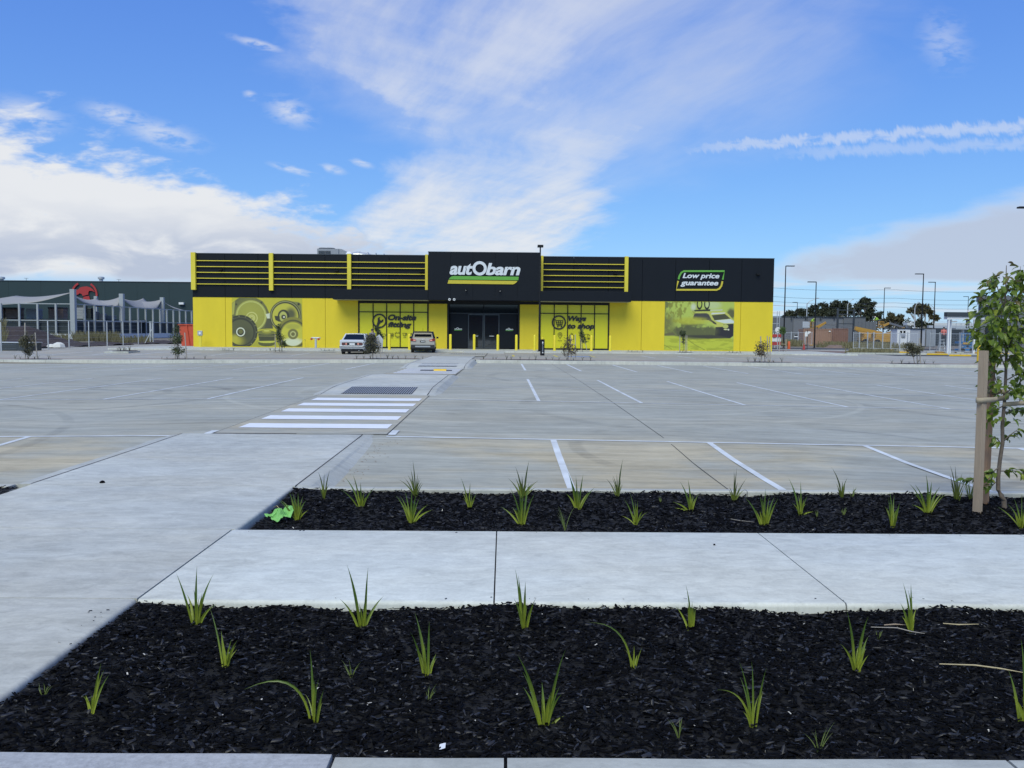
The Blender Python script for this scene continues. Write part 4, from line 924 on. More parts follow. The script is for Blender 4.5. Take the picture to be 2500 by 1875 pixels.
# ------------------------------------------------------------------ planting beds
rng = np.random.RandomState(11)
def bed_z(x, y):          # mulch lies a little below the paving, humped and uneven
    h = 0.014*math.sin(2.1*x+1.3*y)+0.010*math.sin(4.7*x-2.2*y+1)+0.007*math.sin(9.1*x+6*y)
    e = 0.022*math.exp(-((x+2.28)/.22)**2)
    if y < 6: return -0.050 + h + e + 0.016*math.exp(-((y-5.4)/.25)**2) + 0.02*math.exp(-((y-3.42)/.2)**2)
    return -0.052 + h + e + 0.026*math.exp(-((y-9.28)/.35)**2) - 0.01*math.exp(-((y-7.37)/.2)**2)
mat('chip', (0.0020, 0.0021, 0.0028), 0.75, 0.6, 35.0, spec=0.10)
mat('chip_grey', (0.020, 0.020, 0.023), 0.5, 0.6, 35.0, spec=0.4)
def mulch(x0, x1, y0, y1, n, name_chips, label, smin, smax):
    b = MB(); xs = np.linspace(x0, x1, int((x1-x0)/.09)); ys = np.linspace(y0, y1, int((y1-y0)/.07))
    b.grid([[(x, y, bed_z(x, y)-0.012+rng.rand()*.010) for x in xs] for y in ys]); bed = struct(b.build('mulch_bed', 'mulch_soil', smooth=True, fix=False))
    X = rng.uniform(x0+.015, x1-.015, n); Y = rng.uniform(y0+.012, y1-.012, n); Z = np.array([bed_z(a, c) for a, c in zip(X, Y)])
    L = np.exp(rng.uniform(math.log(smin), math.log(smax), n)); Wd = L*rng.uniform(.14, .38, n); T = np.minimum(Wd*.6, rng.uniform(.002, .006, n))
    yaw = rng.normal(0, .75, n)+np.where(rng.rand(n) < .35, rng.uniform(0, 3.1, n), 0); pit = rng.normal(0, .22, n)+np.where(rng.rand(n) < .05, rng.choice([-.8, .8], n), 0); rol = rng.normal(0, .5, n)
    cy_, sy_, cp, sp_, cr, sr_ = np.cos(yaw), np.sin(yaw), np.cos(pit), np.sin(pit), np.cos(rol), np.sin(rol)
    ax = np.stack([cy_*cp, sy_*cp, sp_], -1); a0 = np.stack([-sy_, cy_, 0*sy_], -1); up_ = np.cross(ax, a0); ay = a0*cr[:, None]+up_*sr_[:, None]; azz = np.cross(ax, ay)
    C = np.stack([X, Y, Z+rng.uniform(-.004, .012, n)], -1)
    loc = np.array([(-1, -.7, 0), (-.75, .8, 0), (.7, .9, 0), (1, -.2, 0), (.55, -1, 0), (-.9, -.4, 1), (-.6, .5, 1), (.6, .6, 1), (.85, -.2, 1), (.5, -.7, 1)], float)
    nv = len(loc); V = (C[:, None, :]+loc[None, :, 0:1]*(L/2)[:, None, None]*ax[:, None, :]+loc[None, :, 1:2]*(Wd/2)[:, None, None]*ay[:, None, :]+loc[None, :, 2:3]*T[:, None, None]*azz[:, None, :])
    V += rng.normal(0, .0008, V.shape)
    fl = [(5, 6, 7, 8, 9), (0, 1, 6, 5), (1, 2, 7, 6), (2, 3, 8, 7), (3, 4, 9, 8), (4, 0, 5, 9)]
    lens = [len(f) for f in fl]; idx = np.concatenate([np.array(f) for f in fl])
    me = bpy.data.meshes.new(name_chips); me.vertices.add(n*nv); me.vertices.foreach_set('co', V.reshape(-1).astype(np.float32))
    tot = len(idx)*n; me.loops.add(tot); me.loops.foreach_set('vertex_index', (np.arange(n)[:, None]*nv+idx[None, :]).reshape(-1).astype(np.int32))
    ls = np.tile(np.array(lens), n); me.polygons.add(len(ls)); me.polygons.foreach_set('loop_start', np.concatenate([[0], np.cumsum(ls)[:-1]]).astype(np.int32)); me.polygons.foreach_set('loop_total', ls.astype(np.int32))
    me.materials.append(MATS['chip']); me.materials.append(MATS['chip_grey'])
    me.polygons.foreach_set('material_index', np.repeat((rng.rand(n) < .13).astype(np.int32), len(fl))); me.update(calc_edges=True)
    return tag(obj(name_chips, me), label, 'mulch', kind='stuff')
mulch(-2.285, 4.0, 3.40, 5.40, 34000, 'wood_chips', 'black dyed wood chips filling the nearest bed', .016, .065)
mulch(-2.21, 7.2, 7.37, 9.28, 20000, 'wood_chips', 'black dyed wood chips in the bed beyond the footpath', .022, .075)
mulch(-9.0, -5.14, 7.37, 9.28, 4000, 'wood_chips', 'black dyed wood chips at the bed corner left of the walkway', .03, .075)

# leaves of strappy plants: arching ribbons with a fold down the middle
def leaf_mat(name, low, high, span):
    m = bpy.data.materials.new(name); m.use_nodes = True; t = m.node_tree; bs = t.nodes['Principled BSDF']; q = NT(t)
    z = q.sep(q.n('ShaderNodeTexCoord').outputs['Object'])[2]
    f = q.ss(0.0, span, q.add(z, q.mul(q.sub(q.n('ShaderNodeObjectInfo').outputs['Random'], .5), span*.5)))
    c = q.mix(f, (*low, 1), (*high, 1))
    vein = q.noise(q.n('ShaderNodeTexCoord').outputs['Object'], 120.0, 2)
    vm = q.n('ShaderNodeVectorMath', operation='SCALE'); t.links.new(c, vm.inputs[0]); t.links.new(q.add(.72, q.mul(vein, .5), q.mul(q.n('ShaderNodeObjectInfo').outputs['Random'], .15)), vm.inputs['Scale'])
    t.links.new(vm.outputs[0], bs.inputs['Base Color']); bs.inputs['Roughness'].default_value = .42; bs.inputs['Subsurface Weight'].default_value = 0.0
    tr = q.n('ShaderNodeBsdfTranslucent'); t.links.new(vm.outputs[0], tr.inputs[0]); mx_ = q.n('ShaderNodeMixShader'); mx_.inputs[0].default_value = .25
    t.links.new(bs.outputs[0], mx_.inputs[1]); t.links.new(tr.outputs[0], mx_.inputs[2]); t.links.new(mx_.outputs[0], t.nodes['Material Output'].inputs[0]); MATS[name] = m
leaf_mat('flax_leaf', (0.29, 0.35, 0.040), (0.085, 0.150, 0.026), 0.20)
leaf_mat('flax_dark', (0.19, 0.24, 0.04), (0.070, 0.095, 0.034), 0.18)
leaf_mat('grass_leaf', (0.17, 0.22, 0.06), (0.14, 0.19, 0.06), 0.1)
mat('dry_leaf', (0.45, 0.38, 0.22), 0.8, 0.2, 30.0)
def ribbon(b, a, mid, tip, wd, n=9, fold=0.28, side=None):
    a, mid, tip = Vector(a), Vector(mid), Vector(tip); P = []
    tw = random.uniform(-.5, .5); 
    for k in range(n+1):
        t = k/n; p = a*(1-t)**2+mid*(2*t*(1-t))+tip*t*t; d = ((mid-a)*(1-t)+(tip-mid)*t).normalized()
        s_ = d.cross(Vector((math.sin(tw), -math.cos(tw), .15))); s_ = s_.normalized() if s_.length > 1e-3 else Vector((1, 0, 0))
        up_ = s_.cross(d).normalized(); wk_ = wd*(0.55+.75*math.sin(math.pi*min(1, t*.9+.18)))*(1-t**3.2)*.50+wd*.02
        P.append([tuple(p-s_*wk_/2+up_*wk_*fold), tuple(p), tuple(p+s_*wk_/2+up_*wk_*fold)])
    b.grid(P); return b
random.seed(5)
def plant(base, tips, label, name='flax_plant', cat='plant', wpx=9, m='flax_leaf', extra=3, group='young strappy plants in the beds', zf=bed_z, dry=0):
    p = G(base[0], base[1], zf=lambda x, y: zf(x, y), n=8); Y = p[1]
    t = thing(name, label, cat, p, group=group); k_ = Y/F; h = max(8.0, base[1]-min(q[1] for q in tips)); h = max(q[1]*-1+base[1] for q in tips)
    allt = [(q, False) for q in tips]
    for _ in range(extra): allt.append(((base[0]+random.uniform(-.22, .22)*h, base[1]-h*random.uniform(.25, .55)), True))
    for q, ex in allt:
        bend = q[2] if len(q) > 2 else 0.0
        dY = random.uniform(-.09, .10)*(h*k_/.35); tp = at(q[0], q[1], Y+dY)-p
        bs_ = Vector((random.uniform(-.35, .35)*wpx*k_ + (0 if ex else 0), random.uniform(-.5, .5)*wpx*k_, -.02)); bs_.x += max(-1.6, min(1.6, (q[0]-base[0])/40.0))*wpx*k_*.55
        tv = Vector(tp); mid = bs_.lerp(tv, .5); L = (tv-bs_).length
        mid.x = bs_.x+(tv.x-bs_.x)*(.32); mid.z = max(mid.z, tv.z*.58+.0)+L*.04+abs(bend)*L*.6; mid.y += random.uniform(-.03, .03)
        if bend: mid.x = bs_.x+(tv.x-bs_.x)*.10
        b = MB(); ribbon(b, bs_, mid, tv, wpx*k_*random.uniform(.85, 1.15)*(.75 if ex else 1)); b.build('leaf', 'dry_leaf' if random.random() < dry else m, t, fix=False, smooth=True)
    return t
NB = [((479, 1522), [(481, 1382), (430, 1399), (521, 1402), (456, 1451), (473, 1440), (452, 1462), (528, 1475), (495, 1470)], 'leafy strappy plant in the left back corner of the nearest bed', 11),
 ((551, 1625), [(512, 1484), (540, 1540), (566, 1560), (580, 1563)], 'thin plant with one tall leaning leaf, left part of the nearest bed', 10),
 ((221, 1737), [(247, 1619), (253, 1637), (266, 1648), (209, 1697)], 'small plant of four short blades at the nearest bed\'s left edge', 10),
 ((770, 1760), [(757, 1587), (778, 1657), (597, 1683, .9), (768, 1660)], 'plant with one long leaf arching over to the left, nearest bed', 12),
 ((885, 1531), [(847, 1379), (899, 1384), (829, 1462), (937, 1455), (868, 1470), (880, 1500)], 'plant of two tall blades and two spread ones below the path joint', 10),
 ((1044, 1647), [(1013, 1496), (1048, 1518), (1001, 1542), (1019, 1583), (1065, 1596)], 'plant of two upright blades left of the nearest bed\'s middle', 11),
 ((1279, 1529), [(1258, 1390), (1265, 1404), (1283, 1420), (1255, 1462), (1308, 1462)], 'upright plant at the back of the nearest bed, just right of its middle', 10),
 ((1549, 1628), [(1435, 1520, .5), (1556, 1598)], 'wilting plant with a single long leaf bowed to the left', 8),
 ((1332, 1768), [(1263, 1599), (1380, 1587), (1277, 1641), (1366, 1677), (1371, 1695), (1277, 1677), (1323, 1665), (1377, 1748), (1345, 1690)], 'largest plant of the nearest bed, front middle, with broad splayed leaves', 13),
 ((1687, 1535), [(1674, 1427), (1649, 1480), (1679, 1472), (1690, 1468)], 'slim plant of few blades at the back, right of the wilting one', 8),
 ((2090, 1637), [(2068, 1492), (2120, 1505), (2052, 1572), (2078, 1549), (2119, 1555)], 'compact V-shaped plant of broad blades in the nearest bed\'s right half', 13),
 ((2224, 1541), [(2204, 1421), (2224, 1424), (2217, 1440), (2198, 1472), (2235, 1512), (2202, 1505)], 'upright plant by the fallen twigs, back right of the nearest bed', 10),
 ((1840, 1771), [(1805, 1616), (1835, 1614), (1872, 1630), (1807, 1653), (1750, 1684, .4), (1815, 1738)], 'loose plant with thin crossing leaves, front right of the nearest bed', 9),
 ((2501, 1761), [(2493, 1562), (2462, 1635), (2473, 1700), (2530, 1600), (2540, 1660)], 'plant cut off by the right edge of the picture, nearest bed', 12)]
for base, tips, l, wp in NB: plant(base, tips, l, wpx=wp)
for base, h, l in (((858, 1650), 42, 'tiny grass tuft behind the drooping long-leaved plant'), ((1046, 1708), 40, 'tiny dry grass tuft with pale roots beside it'), ((1657, 1797), 48, 'tiny three-bladed tuft at the front of the nearest bed'), ((1999, 1830), 78, 'wiry weed at the front right of the nearest bed'), ((108, 1695), 36, 'two tiny green blades by the bed\'s left edge'), ((2145, 1556), 20, 'tiny two-bladed sprout by the fallen twigs')):
    plant(base, [(base[0]+random.uniform(-.6, .6)*h, base[1]-h*random.uniform(.5, 1)) for _ in range(7)], l, 'grass_tuft', 'grass tuft', 3.0, 'grass_leaf', 0, 'small grass tufts in the nearest bed')
def z4(l): return [(550+x/3.16, 1050+y/3.16) for x, y in l]
def z5(l): return [(1200+x/3.16, 1050+y/3.16) for x, y in l]
def z6(l): return [(1800+x/3.16, 1050+y/3.16) for x, y in l]
SB = [((792, 1215), z4([(715, 320), (808, 305), (765, 330), (722, 430), (760, 400)]), 'thin plant nearest the walkway kerb at the back of the second bed', 5),
 ((882, 1238), z4([(985, 345), (920, 360), (1045, 400), (1160, 435), (885, 455), (1075, 470), (1110, 500)]), 'wide-spreading plant second from the walkway in the second bed', 6),
 ((1015, 1210), z4([(1447, 230), (1335, 380), (1380, 365), (1405, 345), (1485, 335), (1520, 395), (1430, 300)]), 'tall plant at the back kerb, third from the walkway', 5),
 ((1003, 1275), z4([(1315, 505), (1385, 470), (1440, 460), (1500, 520), (1565, 575), (1600, 615), (1350, 510), (1470, 500)]), 'broad plant just in front of the tall one, second bed', 7),
 ((1146, 1241), z4([(1815, 365), (1890, 405), (1830, 480), (1945, 480), (1915, 560), (1860, 500)]), 'small upright plant between two larger ones, left of the bay line', 5),
 ((726, 1268), z4([(390, 525), (490, 470), (560, 480), (600, 510), (625, 540), (430, 540), (520, 480), (640, 620), (540, 520), (585, 560)]), 'dense plant with the bright green cloth at its foot', 7),
 ((1276, 1213), z5([(290, 235), (185, 285), (125, 370), (185, 370), (360, 390), (345, 440), (235, 350), (320, 410)]), 'tall plant against the back kerb, partly behind another', 6),
 ((1274, 1281), z5([(140, 440), (70, 590), (160, 595), (210, 420), (290, 400), (340, 480), (250, 430)]), 'broad plant at the front of the second bed, above the path joint', 7),
 ((1409, 1241), z5([(590, 325), (650, 350), (708, 340), (575, 490), (800, 440), (620, 400), (750, 480)]), 'plant standing in front of the end of a painted bay line', 7),
 ((1509, 1213), z5([(1015, 220), (880, 370), (935, 350), (965, 340), (990, 320), (1000, 380)]), 'plant with one very tall blade by the back kerb', 5),
 ((1553, 1279), z5([(1070, 490), (1105, 540), (1128, 540), (1000, 660), (1205, 630), (1020, 530)]), 'pale scraggy plant at the front of the second bed', 5),
 ((1687, 1246), z5([(1455, 400), (1515, 380), (1600, 490), (1395, 555), (1560, 510), (1485, 470), (1530, 450), (1410, 600)]), 'plant with drooping left leaves in the middle of the second bed', 6),
 ((1792, 1221), z5([(1893, 290), (1870, 310), (1970, 370), (1830, 460), (1960, 455), (1900, 400)]), 'plant at the end of the saw-cut joint by the back kerb', 5),
 ((1865, 1281), z5([(1955, 520), (2115, 450), (2070, 510), (2145, 510), (2210, 530), (1985, 560), (2090, 520), (2180, 520)]), 'full bright green plant at the front, right of the middle', 8),
 ((1955, 1257), z6([(487, 395), (395, 370), (420, 560), (530, 570), (590, 630), (470, 500), (515, 530)]), 'plant with one upright pointed blade, right of the full green one', 6),
 ((2055, 1216), z6([(725, 285), (850, 370), (790, 395), (770, 430), (815, 400), (830, 420)]), 'small plant at the back kerb between two bay lines', 5),
 ((2178, 1286), z6([(1175, 470), (1210, 500), (1255, 560), (1140, 590), (1165, 520), (1240, 600)]), 'narrow upright plant at the front, left of the wide one near the stake', 7),
 ((2264, 1252), z6([(1455, 335), (1325, 410), (1370, 420), (1500, 395), (1565, 435), (1625, 485), (1345, 575), (1350, 480), (1590, 480), (1420, 480)]), 'widest fan-shaped plant, left of the timber stake', 8),
 ((2335, 1221), z6([(1640, 270), (1680, 270), (1640, 340), (1735, 330), (1755, 400), (1700, 350)]), 'tall plant just left of the timber stake, at the back kerb', 6),
 ((2493, 1287), z6([(2195, 480), (2085, 570), (2135, 530), (2005, 590), (2250, 520), (2290, 560)]), 'plant at the right picture edge, in front of the young tree', 7)]
for base, tips, l, wp in SB: plant(base, tips, l, wpx=wp, m='flax_dark' if base[1] < 1225 else 'flax_leaf', extra=7)
for base, h, n, l in (((2368, 1218), 62, 22, 'clump of fine grass behind the timber stake'), ((1380, 1292), 62, 6, 'leggy weed at the front edge of the second bed'), ((2059, 1256), 20, 7, 'tiny weed between plants, right part of the second bed'), ((1995, 1262), 18, 6, 'tiny weed beside the pointed-bladed plant'), ((2080, 1213), 26, 8, 'tiny pale grass tuft beside the small plant at the back kerb'), ((1612, 1226), 16, 6, 'tiny round-leaved weed in the middle of the second bed')):
    plant(base, [(base[0]+random.uniform(-.5, .5)*h, base[1]-h*random.uniform(.4, 1)) for _ in range(n)], l, 'grass_tuft', 'grass tuft', 2.2, 'grass_leaf', 0, 'small weeds in the second bed')

# ---- litter and small things lying about
mat('lime_cloth', (0.22, 0.52, 0.15), 0.85, 0.08, 200.0, bump=0.001, bscale=500)
p = G(684, 1272, zf=bed_z); b = MB(); P = []
def cz_(u, v): return .010+.050*abs(math.sin(1.7+2.6*u+1.9*v))**1.5+.026*abs(math.sin(5.5*u-3.1*v+.6))+.014*abs(math.sin(13*v+7*u))
ol = [(-.125, .01), (-.10, .03), (-.075, .02), (-.045, .05), (-.005, .062), (.03, .12), (.085, .105), (.105, .055), (.09, -.02), (.05, -.03), (.04, -.075), (.0, -.095), (-.045, -.07), (-.07, -.025), (-.085, -.06), (-.115, -.02)]
cxm, cym = -.0, .0; rings = []
for k in range(9):
    s_ = k/8.0; row = []
    for j in range(len(ol)*3):
        u = j/3; i0, fr = int(u) % len(ol), u-int(u); a, c = ol[i0], ol[(i0+1) % len(ol)]; x = (a[0]*(1-fr)+c[0]*fr)*s_; y = (a[1]*(1-fr)+c[1]*fr)*s_
        row.append((x, y*.8, cz_(x*9, y*9)*(1-.55*s_)+.045*max(0, y)*4*s_*(x > 0)+.01))
    row.append(row[0]); rings.append(row)
b.grid(rings); t = b.build('cloth', 'lime_cloth'); t.location = (p[0], p[1], p[2]+.01); t.rotation_euler = (math.radians(14), 0, 0); t.scale = (1.15, 1.35, 1.3)
sm = t.modifiers.new('s', 'SOLIDIFY'); sm.thickness = .004; tag(t, 'crumpled lime green cleaning cloth lying on black mulch', 'cloth')
def stick(pts, r, label, m='dry_leaf', zf=bed_z):
    b = MB(); W_ = []
    for q in pts: w_ = G(q[0], q[1], zf=zf); W_.append((w_[0], w_[1], w_[2]+.020))
    b.tube(W_, [r*.7]+[r]*(len(W_)-2)+[r*.4], 6); return tag(b.build('twig', m, smooth=True), label, 'twig')
stick([(2293, 1630), (2380, 1633), (2440, 1641), (2497, 1651)], .004, 'long straight straw-coloured twig at the right edge of the nearest bed')
stick([(2126, 1539), (2190, 1541), (2225, 1550), (2257, 1555)], .003, 'thin curved twig in front of the upright plant, nearest bed', 'timber_grey')
stick([(2302, 1530), (2340, 1533), (2389, 1532)], .004, 'short double twig lying at the back right of the nearest bed'); stick([(2158, 1534), (2185, 1532), (2215, 1534)], .004, 'short brown leaf-like twig left of the upright plant', 'timber')
stick([(668, 1243), (676, 1240), (690, 1255)], .004, 'short pale twig at the second bed\'s left tip'); stick([(1784, 1272), (1805, 1276), (1842, 1280)], .003, 'thin pale stalk left of the full green plant', 'timber_grey')
mat('litter', (0.55, 0.52, 0.45), 0.7, 0.25, 40.0)
p = G(1080, 1833, zf=bed_z); b = MB(); b.grid([[(p[0]+x, p[1]+y*.9, p[2]+.02+.006*math.sin(60*x+30*y)) for x in np.linspace(-.013, .013, 5)] for y in np.linspace(-.02, .02, 5)]); tag(b.build('paper_scrap', 'white_metal', smooth=True), 'square white paper scrap at the front of the nearest bed', 'litter')
b = MB()
for k in range(90):
    nb = k < 60; x = rng.uniform(-2.1, 3.0) if nb else rng.uniform(-2, 5.5); y = rng.uniform(3.5, 5.35) if nb else rng.uniform(7.45, 9.2); s_ = rng.uniform(.002, .007)*(1 if nb else 1.3); z = bed_z(x, y)+.014
    c = np.array([x, y, z]); d1 = rng.normal(0, 1, 3)*[1, 1, .3]; d1 /= np.linalg.norm(d1); d2 = np.cross(d1, (0, 0, 1)); b.quad(c-d1*s_*1.6-d2*s_*.6, c+d1*s_*1.6-d2*s_*.4, c+d1*s_*1.3+d2*s_*.7, c-d1*s_*1.2+d2*s_*.5)
tag(b.build('mulch_flecks', 'litter', fix=False), 'pale flecks of bark and straw scattered over the mulch', 'mulch', kind='stuff')
p = gz(250, 1179); b = MB(); b.lathe([(.0, 0), (.03, .002), (.026, .016), (.008, .026)], (p[0], p[1], .001), 7); tag(b.build('stone', 'chip', smooth=True), 'lone black stone lying on the pale walkway', 'stone')
p = gz(1744, 1331); b = MB(); b.lathe([(.0, 0), (.010, .001), (.008, .008), (.002, .011)], (p[0], p[1], .001), 6); tag(b.build('stone', 'chip', smooth=True), 'tiny dark pebble on the footpath right of the middle', 'stone')
b = MB()
for k in range(70):
    x = rng.uniform(-2.0, -1.75)+abs(rng.normal(0, .12)); y = rng.uniform(9.6, 13.6); z = lot_z(x, y)+.004; s_ = rng.uniform(.006, .016); b.quad((x-s_, y-s_*.4, z+.002), (x+s_, y-s_*.2, z), (x+s_*.8, y+s_*.6, z+.004), (x-s_*.7, y+s_*.5, z))
b2_ = MB()
for k in range(42):
    side_ = k % 3; x, y = ((-2.30-abs(rng.normal(0, .10)), rng.uniform(3.5, 5.3)) if side_ == 0 else (rng.uniform(-2.2, 3.2), 5.44+abs(rng.normal(0, .05))) if side_ == 1 else (rng.uniform(-2.2, 4.5), 7.33-abs(rng.normal(0, .06)))); s_ = rng.uniform(.002, .006); an = rng.uniform(0, 3.1); d1 = np.array([math.cos(an), math.sin(an), 0])*s_*1.8; d2 = np.array([-math.sin(an), math.cos(an), 0])*s_*.5; c = np.array([x, y, .003]); b2_.quad(c-d1-d2, c+d1-d2*.6, c+d1*.8+d2+np.array([0, 0, .004]), c-d1+d2+np.array([0, 0, .003]))
tag(b2_.build('spilled_chips', 'chip', fix=False), 'few black chips spilled onto the paving beside the beds', 'mulch', kind='stuff')
mat('debris', (0.22, 0.15, 0.09), .9, .3, 20); tag(b.build('leaf_debris', 'debris', fix=False), 'brown grit and bark washed against the walkway kerb', 'debris', kind='stuff')

# ---- the young ornamental tree with its two stakes
tb = G(2452, 1240, zf=bed_z); TY = tb[1]
def tp(px, py, dy=0.0): return Vector(at(px, py, TY+dy))
tree = thing('pear_tree', 'young glossy-leaved tree tied to two stakes at the right edge', 'tree', tb)
trunk = [(2452, 1243), (2451, 1222), (2445, 1210), (2437, 1196), (2437, 1165), (2441, 1125), (2448, 1080), (2447, 1040), (2452, 985), (2455, 930), (2457, 870), (2455, 800), (2454, 740), (2456, 690), (2457, 648)]
rad = [.026, .026, .025, .021, .020, .019, .018, .0175, .016, .0145, .013, .011, .009, .006, .003]
b = MB(); b.tube([tp(*q) for q in trunk], rad, 10); b.build('trunk', 'bark', tree, world=True, smooth=True)
random.seed(21); twigs = []
def hw(py): return interp(py, [640, 655, 680, 700, 724, 760, 800, 840, 862, 890, 930, 970, 1010, 1040, 1080, 1120, 1145, 1175, 1200], [8, 22, 40, 52, 70, 84, 92, 86, 66, 60, 62, 58, 48, 40, 22, 10, 62, 80, 30])
def tx(py): return interp(py, [q[1] for q in trunk][::-1], [q[0] for q in trunk][::-1])
BR = [((2448, 962), (2432, 930), (2418, 880), (2412, 830), 0.05), ((2436, 882), (2424, 862), (2418, 838), (2400, 800), -.1), ((2470, 895), (2478, 860), (2482, 800), (2490, 740), -.05), ((2490, 985), (2491, 920), (2490, 860), (2500, 800), .1), ((2446, 1088), (2438, 1075), (2430, 1068), (2415, 1062), -.05), ((2452, 1075), (2462, 1065), (2476, 1055), (2490, 1045), .05),
      ((2440, 1140), (2420, 1155), (2395, 1168), (2358, 1172), -.05), ((2440, 1150), (2462, 1150), (2485, 1150), (2500, 1160), .05), ((2438, 1182), (2430, 1178), (2420, 1188), (2414, 1192), .0), ((2455, 760), (2480, 720), (2487, 680), (2492, 650), .1), ((2455, 800), (2425, 760), (2408, 735), (2392, 722), .0), ((2455, 850), (2415, 830), (2392, 815), (2375, 800), -.1),
      ((2456, 820), (2500, 800), (2530, 770), (2545, 740), .1), ((2457, 880), (2500, 850), (2530, 830), (2550, 800), .0), ((2454, 930), (2490, 910), (2515, 890), (2535, 880), -.1), ((2456, 760), (2440, 720), (2432, 690), (2428, 668), .15), ((2455, 780), (2470, 745), (2500, 710), (2515, 690), -.15), ((2455, 900), (2440, 860), (2440, 810), (2430, 770), -.25), ((2456, 870), (2470, 830), (2465, 780), (2470, 735), -.28), ((2452, 990), (2430, 1000), (2415, 1010), (2398, 1020), -.1), ((2450, 1010), (2475, 1000), (2500, 1000), (2520, 990), .1), ((2455, 840), (2450, 800), (2445, 770), (2440, 730), .3), ((2453, 960), (2470, 950), (2480, 965), (2495, 975), -.15)]
for q in BR:
    pts = [tp(q[0][0], q[0][1]), tp(*q[1], q[4]*.4), tp(*q[2], q[4]*.8), tp(*q[3], q[4])]; r0 = .0065
    b = MB(); b.tube(pts, [r0, r0*.85, r0*.6, r0*.3], 6); b.build('branch', 'bark', tree, world=True, smooth=True); twigs.append(pts)
def pear_leaf(curl, fold):
    b = MB(); P = []
    for k in range(9):
        t = k/8; w_ = .5*math.sin(math.pi*(t**.8))**.8*.62 if 0 < t < 1 else .01; z = -curl*t*t
        P.append([(-w_, t, z+fold*w_), (-w_*.5, t, z+fold*w_*.35), (0, t, z), (w_*.5, t, z+fold*w_*.35), (w_, t, z+fold*w_)])
    b.grid(P); return b.mesh('leaf')
lm = [pear_leaf(.25, .5), pear_leaf(.55, .3), pear_leaf(.15, .8), pear_leaf(.75, .55)]
def pear_mat(name, a, c):
    m = bpy.data.materials.new(name); m.use_nodes = True; t = m.node_tree; bs = t.nodes['Principled BSDF']; q = NT(t)
    col = q.mix(q.n('ShaderNodeObjectInfo').outputs['Random'], (*a, 1), (*c, 1)); t.links.new(col, bs.inputs['Base Color']); bs.inputs['Roughness'].default_value = .28
    tr = q.n('ShaderNodeBsdfTranslucent'); t.links.new(col, tr.inputs[0]); mx_ = q.n('ShaderNodeMixShader'); mx_.inputs[0].default_value = .40
    t.links.new(bs.outputs[0], mx_.inputs[1]); t.links.new(tr.outputs[0], mx_.inputs[2]); t.links.new(mx_.outputs[0], t.nodes['Material Output'].inputs[0]); MATS[name] = m
pear_mat('pear_leaf', (0.11, 0.18, 0.024), (0.36, 0.42, 0.060)); pear_mat('pear_leaf_young', (0.20, 0.15, 0.07), (0.16, 0.19, 0.05))
for m_ in lm: m_.materials.append(MATS['pear_leaf'])
ly = [m_.copy() for m_ in lm]
for m_ in ly: m_.materials.clear(); m_.materials.append(MATS['pear_leaf_young'])
spots = []
for pts in twigs:
    n = int(sum((pts[i+1]-pts[i]).length for i in range(3))/.014)
    for k in range(n):
        t = (k+random.random())/n*3; i = min(2, int(t)); p = pts[i].lerp(pts[i+1], t-i); d = (pts[i+1]-pts[i]).normalized()
        if t < .35: continue
        spots.append((p, d))
for k in range(440):                                  # leaves on finer twigs filling the crown
    py = random.choice([random.uniform(668, 870)]*4+[random.uniform(870, 1030)]); h_ = hw(py)
    a = random.uniform(0, 2*math.pi); r_ = math.sqrt(random.random())*.98; px = tx(py)+math.cos(a)*r_*h_; dy = math.sin(a)*r_*h_*TY/F
    p = tp(px, py, dy); d = Vector((math.cos(a), math.sin(a), .5)); spots.append((p, d))
random.shuffle(spots)
for py in (640, 650, 662, 675, 690, 700): spots.insert(0, (tp(tx(py), py), Vector((random.uniform(-1, 1), random.uniform(-1, 1), .6))))
joined = MB(); nl = 0
for p, d in spots:
    out = Vector((d.x+random.uniform(-.9, .9), d.y+random.uniform(-.9, .9), random.uniform(-.75, .35)))
    if out.length < .1: continue
    out.normalize(); nrm = Vector((random.uniform(-.5, .5), random.uniform(-.6, .2), 1)); xx = out.cross(nrm).normalized(); zz = xx.cross(out).normalized()
    L = random.uniform(.055, .092); off = out*random.uniform(.012, .03)
    M = Matrix(((xx.x, out.x, zz.x, p.x+off.x), (xx.y, out.y, zz.y, p.y+off.y), (xx.z, out.z, zz.z, p.z+off.z), (0, 0, 0, 1))) @ Matrix.Diagonal((L*random.uniform(.85, 1.15), L, L, 1))
    young = p.z > tp(2455, 735).z and random.random() < .75
    me = random.choice(ly if young else lm)
    if nl < 298:
        o = obj('leaf', me, None, tree, world=False); o.matrix_parent_inverse = tree.matrix_basis.inverted(); o.matrix_basis = M; nl += 1
    else:
        i0 = len(joined.v); joined.v += [tuple(M @ v.co) for v in me.vertices]; joined.f += [tuple(i0+i for i in f.vertices) for f in me.polygons]
if joined.v: o = joined.build('foliage', 'pear_leaf', tree, world=True, fix=False, smooth=True); o['kind'] = 'stuff'
def stake(base, top, wpx, label, m, dy=0.0, lean=0):
    p0 = G(base[0], base[1], zf=bed_z); Y = p0[1]; p1 = at(top[0], top[1], Y); w_ = wpx*Y/F
    t = thing('timber_stake', label, 'stake', p0); b = MB(); c0 = Vector(p0)-Vector((0, 0, .05)); c1 = Vector(p1)
    a = math.radians(28); P = []
    for c in (c0, c1): P.append([(c.x+(x*math.cos(a)-y*math.sin(a))*w_*.5, c.y+(x*math.sin(a)+y*math.cos(a))*w_*.5, c.z) for x, y in ((-1, -1), (1, -1), (1, 1), (-1, 1), (-1, -1))])
    b.grid(P); b.poly(P[1][:4]); b.build('post', m, t, world=True, bevel=.002); return t, Y
_, YS1 = stake((2386, 1252), (2402, 856), 16, 'square weathered timber stake in front of the young tree, nearer one', 'timber')
